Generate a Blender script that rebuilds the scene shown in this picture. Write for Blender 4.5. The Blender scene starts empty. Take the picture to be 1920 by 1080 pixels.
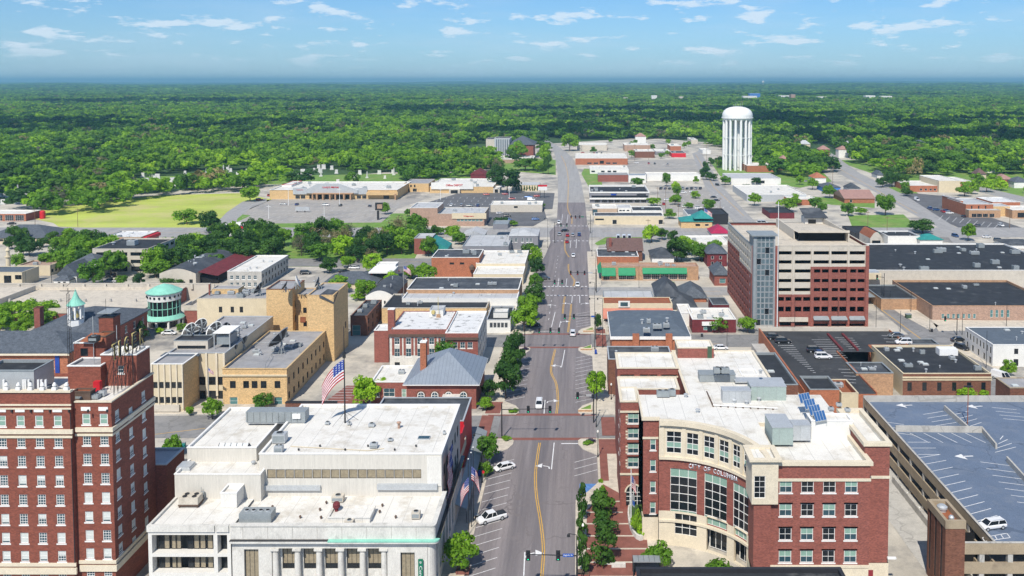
wtrim = 'white_trim'; rwhite = 'roof_white'; mdark = 'metal_dark'; mlight = 'metal_light'; wwall = 'white_wall'; bwall = 'beige_wall'; bred = 'brick_red'; mmid = 'metal_mid'; ctrim = 'cream_trim'; borange = 'brick_orange'; lstone = 'limestone'; rdark = 'roof_dark'; wpaint = 'white_paint'; wdark = 'window_dark'; rblack = 'roof_black'; rlgrey = 'roof_lightgrey'; btan = 'brick_tan'; sgrey = 'shingle_grey'; bbrown = 'brick_brown'
HAZE = 0.00009
import bpy, bmesh, math, random
from math import sin, cos, pi, radians, sqrt, atan2
from mathutils import Vector, Matrix, noise
C = bpy.context.scene.collection
SC = bpy.context.scene
H = 83.0; F = 1650.0; CX = 1085.0; CY = 239.0; PITCH = math.atan(0.0524)
cp, sp = cos(PITCH), sin(PITCH)
# ---------------------------------------------------------------- camera and surveying helpers
cam_d = bpy.data.cameras.new("camera"); cam = bpy.data.objects.new("camera", cam_d); C.objects.link(cam)
cam.location = (0, 0, H); cam.rotation_euler = (pi/2 - PITCH, 0, 0)
cam_d.sensor_width = 36; cam_d.lens = F/1920*36
cam_d.shift_x = (960-CX)/1920; cam_d.shift_y = (CY-540)/1920
cam_d.clip_start = 1; cam_d.clip_end = 60000
SC.camera = cam
def ray(px, py):
 u = -(py-CY)/F
 return ((px-CX)/F, cp + u*sp, -sp + u*cp)
def U(px, py, z=0.0):
 d = ray(px, py); t = (z-H)/d[2]; return (d[0]*t, d[1]*t)
def Wp(px, py, Y):
 d = ray(px, py); t = Y/d[1]; return (d[0]*t, H+d[2]*t)
def Sp(px, py, X):
 d = ray(px, py); t = X/d[0]; return (d[1]*t, H+d[2]*t)
# ---------------------------------------------------------------- materials
MATS = {}
def newmat(name):
 m = bpy.data.materials.new(name); m.use_nodes = True; MATS[name] = m
 nt = m.node_tree; return m, nt, nt.nodes['Principled BSDF']
def N(nt, t, **k):
 n = nt.nodes.new(t)
 for a, v in k.items():
  if a.startswith('i_'):
   n.inputs[a[2:].replace('_', ' ')].default_value = v
  else: setattr(n, a, v)
 return n
def mixc(nt, fac, a, b, blend='MIX'):
 n = nt.nodes.new('ShaderNodeMix'); n.data_type = 'RGBA'; n.blend_type = blend
 for i, v in ((0, fac), (6, a), (7, b)):
  if isinstance(v, (int, float)): n.inputs[i].default_value = v
  elif isinstance(v, tuple): n.inputs[i].default_value = (*v[:3], 1)
  else: nt.links.new(v, n.inputs[i])
 return n.outputs[2]
def ramp(nt, src, a, b):
 n = nt.nodes.new('ShaderNodeMapRange'); n.inputs[1].default_value = a; n.inputs[2].default_value = b
 nt.links.new(src, n.inputs[0]); return n.outputs[0]
def noise_n(nt, pos, scale, detail=3, rough=0.6, stretch=None):
 if stretch:
  mp = nt.nodes.new('ShaderNodeVectorMath'); mp.operation = 'MULTIPLY'; mp.inputs[1].default_value = stretch
  nt.links.new(pos, mp.inputs[0]); pos = mp.outputs[0]
 n = nt.nodes.new('ShaderNodeTexNoise'); n.inputs['Scale'].default_value = scale
 n.inputs['Detail'].default_value = detail; n.inputs['Roughness'].default_value = rough
 nt.links.new(pos, n.inputs['Vector']); return n.outputs[0]
def M(name, col, rough=0.8, var=0.18, scale=0.6, fine=0.12, fscale=6.0, stain=None, stain_at=(0.56, 0.72), sscale=0.25,
      stretch=None, metal=0.0, spec=0.3, seam=None, seam_w=3.0, seam_d=0.06, emit=0, brick=None, crack=None, sst=None):
 m, nt, b = newmat(name)
 pos = N(nt, 'ShaderNodeNewGeometry').outputs['Position']
 n1 = ramp(nt, noise_n(nt, pos, scale, 4, 0.65, stretch), 0.3, 0.7)
 c = mixc(nt, n1, tuple(x*(1-var) for x in col), tuple(min(1, x*(1+var)) for x in col))
 if fine:
  n2 = ramp(nt, noise_n(nt, pos, fscale, 2, 0.7, stretch), 0.3, 0.7)
  g = mixc(nt, n2, (1-fine,)*3, (1+fine,)*3); c = mixc(nt, 1.0, c, g, 'MULTIPLY')
 if stain:
  s = ramp(nt, noise_n(nt, pos, sscale, 6, 0.7, sst), *stain_at); c = mixc(nt, s, c, stain)
 if crack:
  vo = N(nt, 'ShaderNodeTexVoronoi'); vo.feature = 'DISTANCE_TO_EDGE'; vo.inputs['Scale'].default_value = crack
  dv = N(nt, 'ShaderNodeVectorMath', operation='MULTIPLY_ADD'); wn = N(nt, 'ShaderNodeTexNoise'); wn.inputs['Scale'].default_value = .4; nt.links.new(pos, wn.inputs['Vector'])
  nt.links.new(wn.outputs['Color'], dv.inputs[0]); dv.inputs[1].default_value = (5, 5, 0); nt.links.new(pos, dv.inputs[2]); nt.links.new(dv.outputs[0], vo.inputs['Vector'])
  lt = N(nt, 'ShaderNodeMath', operation='LESS_THAN'); nt.links.new(vo.outputs['Distance'], lt.inputs[0]); lt.inputs[1].default_value = .16*crack
  c = mixc(nt, lt.outputs[0], c, tuple(x*.78 for x in col))
  c = mixc(nt, ramp(nt, noise_n(nt, pos, .12, 5, .75), .60, .68), c, tuple(x*.88 for x in col))
 if brick:
  sx = N(nt, 'ShaderNodeSeparateXYZ'); nt.links.new(pos, sx.inputs[0])
  ad = N(nt, 'ShaderNodeMath', operation='ADD'); nt.links.new(sx.outputs[0], ad.inputs[0]); nt.links.new(sx.outputs[1], ad.inputs[1])
  cb = N(nt, 'ShaderNodeCombineXYZ'); nt.links.new(ad.outputs[0], cb.inputs[0]); nt.links.new(sx.outputs[2], cb.inputs[1])
  br = N(nt, 'ShaderNodeTexBrick'); nt.links.new(cb.outputs[0], br.inputs[0])
  br.inputs['Scale'].default_value = brick; br.inputs['Mortar Size'].default_value = 0.025
  br.inputs['Color1'].default_value = (0.72, 0.72, 0.72, 1); br.inputs['Color2'].default_value = (1.2, 1.15, 1.1, 1)
  br.inputs['Mortar'].default_value = (0.9, 0.95, 1.0, 1)
  c = mixc(nt, 1.0, c, br.outputs[0], 'MULTIPLY')
 if seam:
  sx = N(nt, 'ShaderNodeSeparateXYZ'); nt.links.new(pos, sx.inputs[0])
  md = N(nt, 'ShaderNodeMath', operation='PINGPONG'); nt.links.new(sx.outputs[0 if seam == 'x' else 1], md.inputs[0]); md.inputs[1].default_value = seam_w/2
  lt = N(nt, 'ShaderNodeMath', operation='LESS_THAN'); nt.links.new(md.outputs[0], lt.inputs[0]); lt.inputs[1].default_value = seam_d
  c = mixc(nt, lt.outputs[0], c, tuple(x*0.72 for x in col))
 nt.links.new(c, b.inputs['Base Color'])
 b.inputs['Roughness'].default_value = rough; b.inputs['Metallic'].default_value = metal
 b.inputs['Specular IOR Level'].default_value = spec
 if emit: b.inputs['Emission Color'].default_value = (*col, 1); b.inputs['Emission Strength'].default_value = emit
 return m
M(bred, (0.28, 0.098, 0.076), brick=1.6, stain=(0.24, 0.085, 0.065), stain_at=(0.5, 0.8), sscale=0.12, var=0.12, stretch=(1, 1, 3))
M('brick_hotel', (0.235, 0.075, 0.05), brick=1.6, var=0.14, stretch=(1, 1, 3), stain=(0.16, 0.05, 0.04), stain_at=(0.6, 0.8))
M(bbrown, (0.19, 0.085, 0.055), brick=1.4, var=0.15, stretch=(1, 1, 3))
M(borange, (0.40, 0.15, 0.08), brick=1.4, var=0.12)
M('brick_pink', (0.42, 0.28, 0.21), brick=1.2, var=0.10)
M(btan, (0.64, 0.44, 0.22), brick=1.6, var=0.10, stretch=(1, 1, 3))
M('brick_buff', (0.44, 0.27, 0.16), brick=1.4, var=0.14)
M('brick_plum', (0.16, 0.03, 0.035), brick=1.4)
M('cream', (0.62, 0.53, 0.37), var=0.07)
M(ctrim, (0.68, 0.60, 0.46), var=0.07, stain=(0.42, 0.36, 0.27), stain_at=(0.6, 0.85))
M(lstone, (0.64, 0.62, 0.57), var=0.10, stain=(0.33, 0.32, 0.29), stain_at=(0.52, 0.8), sscale=0.35, stretch=(1, 1, .4))
M('office_white', (0.70, 0.68, 0.63), var=0.05, stain=(0.45, 0.43, 0.38), stain_at=(0.6, 0.9), stretch=(2, 2, .3))
M('office_panel', (0.60, 0.57, 0.51), var=0.07, stretch=(6, 6, .2))
M(wwall, (0.72, 0.71, 0.67), var=0.05)
M('grey_wall', (0.22, 0.22, 0.24), var=0.08)
M('blue_wall', (0.07, 0.20, 0.52), var=0.08)
M('tan_wall', (0.48, 0.36, 0.26), var=0.08)
M(bwall, (0.55, 0.50, 0.42), var=0.07, stain=(0.4, 0.36, 0.3))
M('concrete', (0.46, 0.44, 0.40), crack=.12, var=0.12, stain=(0.26, 0.25, 0.23), stain_at=(0.55, 0.8))
M('concrete_tan', (0.36, 0.29, 0.20), var=0.12, stain=(0.22, 0.17, 0.12))
M('pavement', (0.56, 0.50, 0.41), var=0.14, stain=(0.34, 0.31, 0.27), seam='y', seam_w=4, seam_d=0.05)
M('town_paving', (0.50, 0.46, 0.39), var=0.22, scale=0.08, stain=(0.22, 0.21, 0.20), stain_at=(0.5, 0.62), sscale=0.03)
M('asphalt', (0.23, 0.205, 0.205), crack=.05, var=0.16, scale=0.15, stretch=(5, .15, 1), stain=(0.12, 0.112, 0.122), stain_at=(0.42, 0.72), sst=(1.1, .035, 1), fine=.16)
M('asphalt_side', (0.245, 0.24, 0.235), crack=.1, var=0.14, scale=0.1, stain=(0.14, 0.14, 0.145), stain_at=(0.5, 0.75))
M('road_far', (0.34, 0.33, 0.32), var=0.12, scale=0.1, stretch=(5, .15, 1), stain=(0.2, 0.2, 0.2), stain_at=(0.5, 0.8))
M('lot_light', (0.40, 0.37, 0.33), crack=.06, var=0.15, scale=0.05, stain=(0.26, 0.25, 0.24), stain_at=(0.45, 0.65), sscale=0.05, seam='x', seam_w=18, seam_d=0.15)
M('lot_dark', (0.13, 0.13, 0.135), crack=.07, var=0.2, scale=0.1)
M('deck_dark', (0.045, 0.047, 0.05), var=0.25, scale=0.15, stain=(0.09, 0.09, 0.09))
M('deck_blue', (0.125, 0.165, 0.235), crack=.04, var=0.10, scale=0.1, stain=(0.19, 0.22, 0.27), stain_at=(0.5, 0.8), fine=0.2)
M('brick_paving', (0.23, 0.09, 0.07), var=0.18, scale=0.5)
M('grass_town', (0.15, 0.27, 0.045), stain=(0.27, 0.29, 0.10), stain_at=(0.5, 0.7), sscale=0.06, var=0.25, scale=0.2)
M('grass_field', (0.42, 0.48, 0.09), var=0.22, scale=0.03, stain=(0.52, 0.46, 0.20), stain_at=(0.48, 0.7), sscale=0.03, stretch=(.5, 1.5, 1))
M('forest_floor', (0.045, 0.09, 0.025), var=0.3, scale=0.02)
M(rwhite, (0.70, 0.68, 0.63), var=0.06, scale=0.3, fine=0.09, stain=(0.42, 0.37, 0.29), stain_at=(0.50, 0.78), sscale=0.25, seam='x', seam_w=3.2, seam_d=0.05)
M('roof_patchy', (0.66, 0.66, 0.65), var=0.08, stain=(0.16, 0.16, 0.16), stain_at=(0.55, 0.66), sscale=0.45, stretch=(.6, 1.2, 1))
M('roof_grey', (0.30, 0.30, 0.31), var=0.18, scale=0.3, stain=(0.40, 0.38, 0.36), stain_at=(0.5, 0.8), sscale=0.2)
M(rlgrey, (0.45, 0.46, 0.47), var=0.10, scale=0.2, stain=(0.32, 0.32, 0.33), seam='x', seam_w=6, seam_d=0.1)
M(rdark, (0.060, 0.068, 0.080), var=0.25, scale=0.3, stain=(0.12, 0.13, 0.14), stain_at=(0.5, 0.75), sscale=0.15, seam='x', seam_w=5, seam_d=0.05)
M(rblack, (0.030, 0.033, 0.038), var=0.3, scale=0.3, stain=(0.11, 0.11, 0.11), stain_at=(0.58, 0.75), sscale=0.15)
M('roof_bluegrey', (0.10, 0.125, 0.155), var=0.12, stain=(0.15, 0.18, 0.2))
M(sgrey, (0.088, 0.102, 0.122), var=0.3, scale=1.0, fine=0.3, fscale=3)
M('shingle_brown', (0.14, 0.085, 0.075), var=0.2, scale=1.0, fine=0.2, fscale=3)
M('shingle_pinkish', (0.34, 0.20, 0.17), var=0.12)
M('metal_roof_grey', (0.27, 0.31, 0.36), rough=0.45, metal=0.2, var=0.08, seam='x', seam_w=0.9, seam_d=0.05)
M('copper_green', (0.24, 0.56, 0.44), rough=0.6, var=0.12)
M('teal_roof', (0.03, 0.24, 0.22), rough=0.5)
M('green_awning', (0.02, 0.25, 0.11), rough=0.6, var=0.1)
M('crimson_roof', (0.36, 0.02, 0.07), rough=0.5)
M('salmon', (0.50, 0.20, 0.14), var=0.1)
M('rust', (0.28, 0.10, 0.05), var=0.2)
M(wtrim, (0.78, 0.77, 0.74), var=0.04)
M(wpaint, (0.80, 0.80, 0.78), var=0.04, rough=0.4)
M('marking_white', (0.72, 0.72, 0.72), var=0.12, scale=1.5)
M('marking_yellow', (0.62, 0.36, 0.06), var=0.12, scale=1.5)
M('marking_blue', (0.10, 0.22, 0.48), var=0.2)
M(mlight, (0.50, 0.52, 0.53), rough=0.45, metal=0.3, var=0.08)
M(mmid, (0.30, 0.33, 0.34), rough=0.5, metal=0.2, var=0.1)
M('metal_sage', (0.33, 0.40, 0.37), rough=0.5, metal=0.0, var=0.06)
M(mdark, (0.03, 0.03, 0.033), rough=0.5, var=0.1)
M('metal_rusty', (0.12, 0.08, 0.06), rough=0.8)
M('door_green', (0.06, 0.10, 0.06)); M('door_brown', (0.10, 0.06, 0.045)); M('door_red', (0.25, 0.03, 0.04))
M(wdark, (0.012, 0.016, 0.02), rough=0.12, spec=0.5, var=0.2, fine=0)
M('window_blue', (0.03, 0.07, 0.09), rough=0.10, spec=0.6, var=0.3, fine=0)
M('window_teal', (0.08, 0.20, 0.20), rough=0.15, spec=0.6, var=0.2, fine=0)
M('glass_tower', (0.055, 0.10, 0.12), rough=0.12, spec=0.35, var=0.35, scale=0.5, fine=0)
M('blind_white', (0.60, 0.63, 0.60), rough=0.3, spec=0.5, var=0.05)
M('blind_green', (0.24, 0.38, 0.31), rough=0.3, spec=0.5, var=0.06)
M('blind_tan', (0.30, 0.25, 0.17), rough=0.3, spec=0.5, var=0.2, scale=2)
M('void_dark', (0.012, 0.012, 0.013), rough=0.9, var=0.2)  # near-black shade of open bays put into the colour; also dark grille ornaments
M('solar_blue', (0.035, 0.11, 0.27), rough=0.15, spec=0.6, var=0.1)
M('flag_red', (0.42, 0.012, 0.025), rough=0.8, fine=0); M('flag_white', (0.75, 0.75, 0.75), rough=0.8, fine=0); M('flag_blue', (0.03, 0.06, 0.28), rough=0.8, fine=0)
M('sign_green', (0.01, 0.16, 0.09), rough=0.4); M('sign_blue', (0.02, 0.10, 0.42), rough=0.4); M('sign_red', (0.55, 0.02, 0.03), rough=0.5)
M('sign_gold', (0.55, 0.45, 0.18), rough=0.4); M('letter_grey', (0.62, 0.64, 0.70), rough=0.4, metal=0.3)
M('mail_blue', (0.02, 0.06, 0.30), rough=0.4); M('cone_orange', (0.75, 0.16, 0.04))
M('signal_green', (0.0, 0.8, 0.35), emit=1.5); M('signal_red', (0.8, 0.02, 0.02), emit=1.0)
M('pole_dark', (0.025, 0.027, 0.03), rough=0.5); M('pole_grey', (0.35, 0.35, 0.34), rough=0.5); M('wood_pole', (0.2, 0.13, 0.08))
M('bark', (0.12, 0.085, 0.06), var=0.3); M('stone_grave', (0.62, 0.61, 0.58), var=0.15); M('tyre', (0.02, 0.02, 0.02))
M('lamp_globe', (0.8, 0.79, 0.75), rough=0.3)
for k, c in dict(white=(.78, .78, .78), black=(.015, .016, .018), silver=(.45, .46, .47), red=(.42, .02, .02), blue=(.03, .09, .25), grey=(.16, .17, .18), teal=(.05, .2, .25)).items():
 m, nt, b = newmat('car_'+k); b.inputs['Base Color'].default_value = (*c, 1); b.inputs['Roughness'].default_value = 0.3
 b.inputs['Metallic'].default_value = 0.3 if k in ('silver', 'grey', 'blue') else 0; b.inputs['Coat Weight'].default_value = 0.6
def leafmat(name, c1, c2, trans=0.33):
 m, nt, b = newmat(name)
 oi = N(nt, 'ShaderNodeObjectInfo').outputs['Random']
 tc = N(nt, 'ShaderNodeTexCoord').outputs['Object']
 pos = N(nt, 'ShaderNodeNewGeometry').outputs['Position']
 n = ramp(nt, noise_n(nt, tc, 0.55, 3, 0.7), 0.32, 0.68)
 c = mixc(nt, n, c1, c2)
 g = mixc(nt, oi, (0.58, 0.70, 0.80), (1.45, 1.30, 0.95)); c = mixc(nt, 1.0, c, g, 'MULTIPLY')
 big = ramp(nt, noise_n(nt, pos, 0.0045, 3, 0.6), 0.35, 0.65)
 c = mixc(nt, 1.0, c, mixc(nt, big, (0.78, 0.88, 0.95), (1.2, 1.15, 1.0)), 'MULTIPLY')
 nt.links.new(c, b.inputs['Base Color']); b.inputs['Roughness'].default_value = 0.6
 b.inputs['Specular IOR Level'].default_value = 0.25
 tr = N(nt, 'ShaderNodeBsdfTranslucent'); nt.links.new(mixc(nt, 1.0, c, (1.3, 1.5, 0.7), 'MULTIPLY'), tr.inputs[0])
 ms = N(nt, 'ShaderNodeMixShader'); ms.inputs[0].default_value = trans
 nt.links.new(b.outputs[0], ms.inputs[1]); nt.links.new(tr.outputs[0], ms.inputs[2])
 nt.links.new(ms.outputs[0], nt.nodes['Material Output'].inputs[0])
leafmat('leaf_mid', (0.095, 0.205, 0.017), (0.22, 0.40, 0.032))
leafmat('leaf_bright', (0.15, 0.29, 0.018), (0.32, 0.52, 0.036))
leafmat('leaf_dark', (0.032, 0.090, 0.016), (0.085, 0.19, 0.030))
leafmat('leaf_dry', (0.16, 0.14, 0.09), (0.27, 0.24, 0.16))
leafmat('leaf_violet', (0.04, 0.03, 0.08), (0.10, 0.05, 0.14))
# ---------------------------------------------------------------- mesh builder
class MB:
 def __init__(s): s.v = []; s.f = []; s.m = []
 def face(s, pts, mat):
  n = len(s.v); s.v.extend([tuple(p) for p in pts]); s.f.append(tuple(range(n, n+len(pts)))); s.m.append(mat)
 def box(s, x0, x1, y0, y1, z0, z1, mat, top=None, bottom=True):
  n = len(s.v)
  s.v += [(x0,y0,z0),(x1,y0,z0),(x1,y1,z0),(x0,y1,z0),(x0,y0,z1),(x1,y0,z1),(x1,y1,z1),(x0,y1,z1)]
  fs = [(0,1,5,4),(1,2,6,5),(2,3,7,6),(3,0,4,7),(4,5,6,7)] + ([(3,2,1,0)] if bottom else [])
  for i, q in enumerate(fs):
   s.f.append(tuple(n+a for a in q)); s.m.append(top if (i == 4 and top) else mat)
 def prism(s, poly, z0, z1, mat, top=None):
  k = len(poly); n = len(s.v)
  s.v += [(p[0], p[1], z0) for p in poly] + [(p[0], p[1], z1) for p in poly]
  s.f.append(tuple(n+k+i for i in range(k))); s.m.append(top or mat)
  s.f.append(tuple(n+i for i in reversed(range(k)))); s.m.append(mat)
  for i in range(k):
   j = (i+1) % k; s.f.append((n+i, n+j, n+k+j, n+k+i)); s.m.append(mat)
 def bar(s, a, b, r, mat, seg=6, r2=None):
  a = Vector(a); b = Vector(b); d = b-a
  if d.length < 1e-6: return
  r2 = r if r2 is None else r2
  up = Vector((0,0,1)) if abs(d.normalized().z) < 0.9 else Vector((1,0,0))
  x = d.cross(up).normalized(); y = d.cross(x).normalized(); n = len(s.v)
  for c, rr in ((a, r), (b, r2)):
   for i in range(seg):
    t = 2*pi*i/seg; s.v.append(tuple(c + x*cos(t)*rr + y*sin(t)*rr))
  for i in range(seg):
   j = (i+1) % seg; s.f.append((n+i, n+j, n+seg+j, n+seg+i)); s.m.append(mat)
  s.f.append(tuple(n+i for i in reversed(range(seg)))); s.m.append(mat)
  s.f.append(tuple(n+seg+i for i in range(seg))); s.m.append(mat)
 def lathe(s, cx, cy, prof, mat, seg=20, a0=0, a1=2*pi):
  n = len(s.v); full = abs(a1-a0-2*pi) < 1e-6; k = seg if full else seg+1
  for r, z in prof:
   for i in range(k):
    t = a0+(a1-a0)*i/seg; s.v.append((cx+r*cos(t), cy+r*sin(t), z))
  for j in range(len(prof)-1):
   for i in range(seg):
    i2 = (i+1) % k
    s.f.append((n+j*k+i, n+j*k+i2, n+(j+1)*k+i2, n+(j+1)*k+i)); s.m.append(mat if isinstance(mat, str) else mat[j])
 def hip(s, x0, x1, y0, y1, z0, z1, mat, ov=0.5, ridge='auto', th=0.25, gable=False):
  x0 -= ov; x1 += ov; y0 -= ov; y1 += ov; w = x1-x0; d = y1-y0
  if ridge == 'auto': ridge = 'x' if w >= d else 'y'
  ins = 0.0 if gable else min(w, d)/2
  if ridge == 'x': a = (x0+ins, (y0+y1)/2, z1); b = (x1-ins, (y0+y1)/2, z1)
  else: a = ((x0+x1)/2, y0+ins, z1); b = ((x0+x1)/2, y1-ins, z1)
  c = [(x0,y0,z0),(x1,y0,z0),(x1,y1,z0),(x0,y1,z0)]
  if ridge == 'x':
   fs = [[c[0],c[1],b,a],[c[2],c[3],a,b],[c[1],c[2],b],[c[3],c[0],a]]
  else:
   fs = [[c[1],c[2],b,a],[c[3],c[0],a,b],[c[0],c[1],a],[c[2],c[3],b]]
  for q in fs: s.face(q, mat)
  s.box(x0, x1, y0, y1, z0-th, z0-0.01, mat)
 def build(s, name, parent=None, origin=(0,0,0), smooth=False):
  me = bpy.data.meshes.new(name)
  o = origin
  me.from_pydata([(x-o[0], y-o[1], z-o[2]) for x, y, z in s.v], [], s.f)
  names = []; idx = []
  for m in s.m:
   if m not in names: names.append(m)
   idx.append(names.index(m))
  for m in names: me.materials.append(MATS[m])
  me.polygons.foreach_set('material_index', idx)
  if smooth: me.polygons.foreach_set('use_smooth', [True]*len(s.f))
  me.update()
  ob = bpy.data.objects.new(name, me); C.objects.link(ob)
  if parent: ob.parent = parent
  return ob
def tag(o, label=None, cat=None, group=None, kind=None):
 if label: o['label'] = label
 if cat: o['category'] = cat
 if group: o['group'] = group
 if kind: o['kind'] = kind
 return o
def empty(name, label, cat, loc, rz=0, group=None):
 o = bpy.data.objects.new(name, None); C.objects.link(o); o.location = loc; o.rotation_euler = (0, 0, rz)
 o.empty_display_size = 1
 return tag(o, label, cat, group)
def copy_tree(o, parent=None):
 c = o.copy(); C.objects.link(c)
 if parent: c.parent = parent
 for ch in list(KIDS.get(o.name, [])):
  copy_tree(ch, c)
 return c
KIDS = {}
def kid(p, o):
 o.parent = p; KIDS.setdefault(p.name, []).append(o); return o
class T:
 ALL = []
 def __init__(s, name, label, cat, loc, group=None):
  s.o = empty(name, label, cat, loc, 0, group); s.loc = loc; s.parts = {}; s.nwin = 0; s.extra = None; T.ALL.append(s)
 def p(s, part):
  if part not in s.parts: s.parts[part] = MB()
  return s.parts[part]
 def one(s, name, mb, parent=None, smooth=False):
  ob = mb.build(name, parent or s.o, s.loc, smooth)
  return ob
 def finish(s):
  for k, mb in s.parts.items(): mb.build(k, s.o, s.loc)
def structure(name, mb, z=0, smooth=False):
 o = mb.build(name, None, (0,0,0), smooth); o['kind'] = 'structure'; return o
FOOT = []; ROADS = []
# ---------------------------------------------------------------- windows
WC = {}
def win_mesh(w, h, st):
 key = (round(w*20), round(h*20), st)
 if key in WC: return WC[key]
 nx, nz, fm, glass, blind, bf, sill, ft, head = STY[st]
 fr = MB(); d = 0.06; b = 0.03
 fr.box(-w/2, -w/2+ft, -d, b, 0, h, fm); fr.box(w/2-ft, w/2, -d, b, 0, h, fm)
 fr.box(-w/2+ft, w/2-ft, -d, b, h-ft, h, fm); fr.box(-w/2+ft, w/2-ft, -d, b, 0, ft, fm)
 mt = ft*0.55
 for i in range(1, nx): x = -w/2+w*i/nx; fr.box(x-mt/2, x+mt/2, -d+.02, b, ft, h-ft, fm)
 for i in range(1, nz): z = h*i/nz; fr.box(-w/2+ft, w/2-ft, -d+.015, b, z-mt/2, z+mt/2, fm)
 if sill: fr.box(-w/2-.15, w/2+.15, -0.18, b, -0.22, -0.002, wtrim)
 if head: fr.box(-w/2-.15, w/2+.15, -0.14, b, h+0.002, h+0.24, wtrim)
 pn = MB(); y = 0.0
 z1 = h-ft
 if bf > 0:
  zb = h*(1-bf) if bf < 1 else ft
  pn.face([(-w/2+ft,y,zb),(w/2-ft,y,zb),(w/2-ft,y,z1),(-w/2+ft,y,z1)], blind); z1 = zb
 if z1 > ft+.01: pn.face([(-w/2+ft,y,ft),(w/2-ft,y,ft),(w/2-ft,y,z1),(-w/2+ft,y,z1)], glass)
 res = []
 for mb, nm in ((fr, 'window'), (pn, 'pane')):
  o = mb.build(nm); me = o.data; bpy.data.objects.remove(o); res.append(me)
 WC[key] = res; return res
STY = {
 'sash':   (3, 4, wtrim, 'window_blue', 'blind_white', 0, 1, .10, 0),
 'sash_h': (3, 4, wtrim, 'window_blue', 'blind_white', .45, 1, .10, 0),
 'sash_b': (1, 2, wtrim, 'window_blue', 'blind_white', .82, 1, .10, 0),
 'sash_f': (1, 2, wtrim, 'window_blue', 'blind_white', 1, 1, .10, 0),
 'sash_t': (1, 2, wtrim, 'window_blue', 'blind_green', .9, 1, .14, 0),
 'city':   (2, 2, wtrim, 'window_blue', 'blind_green', .5, 1, .09, 1),
 'city_d': (2, 2, wtrim, wdark, 'blind_green', 0, 1, .09, 1),
 'city_s': (1, 2, wtrim, 'window_blue', 'blind_green', .5, 1, .09, 1),
 'cityb':  (2, 4, wtrim, wdark, 'blind_green', .0, 0, .09, 0),
 'atrium': (3, 6, wtrim, wdark, 'blind_green', .16, 0, .10, 0),
 'plain':  (1, 1, wtrim, wdark, 'blind_white', 0, 0, .09, 0),
 'pair':   (2, 2, wtrim, 'window_blue', 'blind_white', 0, 1, .10, 0),
 'dark':   (1, 1, mdark, wdark, 'blind_white', 0, 0, .06, 0),
 'dark2':  (2, 2, mdark, wdark, 'blind_white', 0, 0, .07, 0),
 'dark4':  (4, 1, mdark, wdark, 'blind_tan', 0, 0, .08, 0),
 'tall':   (3, 1, mdark, wdark, 'blind_tan', .78, 0, .10, 0),
 'ribbon': (1, 1, mdark, wdark, 'blind_tan', 1, 0, .07, 0),
 'teal':   (1, 2, wtrim, 'window_teal', 'blind_white', 0, 0, .07, 0),
 'shop':   (3, 1, mlight, wdark, 'blind_white', 0, 0, .08, 0),
 'door':   (1, 1, mdark, wdark, 'blind_white', 0, 0, .10, 0),
 'bays':   (4, 3, wtrim, wdark, 'blind_white', 0, 0, .10, 0),
 'tower':  (3, 1, mlight, 'glass_tower', 'blind_white', 0, 0, .12, 0),
}
ROT = {'F': 0, 'R': pi/2, 'L': -pi/2, 'B': pi}
def win(th, face, u, z, w, h, st, at, inset=0.14, name='window'):
 """window centred at u with its sill at z, on the wall plane `at`; inset behind the wall face"""
 w = round(w*20)/20; h = round(h*20)/20
 fm, pm = win_mesh(w, h, st)
 if face == 'F': loc = (u, at+inset, z)
 elif face == 'B': loc = (u, at-inset, z)
 elif face == 'R': loc = (at-inset, u, z)
 else: loc = (at+inset, u, z)
 rz = ROT[face] if isinstance(face, str) else face
 th.nwin += 1
 if th.nwin > 95:
  mb = th.p('far_windows'); R = Matrix.Rotation(rz, 3, 'Z')
  for me in (fm, pm):
   n = len(mb.v)
   for v in me.vertices: p = R @ v.co; mb.v.append((p.x+loc[0], p.y+loc[1], p.z+loc[2]))
   for q in me.polygons: mb.f.append(tuple(n+i for i in q.vertices)); mb.m.append(me.materials[q.material_index].name)
  return
 o = bpy.data.objects.new(name, fm); C.objects.link(o); o.parent = th.o
 o.location = (loc[0]-th.loc[0], loc[1]-th.loc[1], loc[2]-th.loc[2]); o.rotation_euler = (0, 0, rz)
 q = bpy.data.objects.new('pane', pm); C.objects.link(q); q.parent = o
 return o
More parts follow.
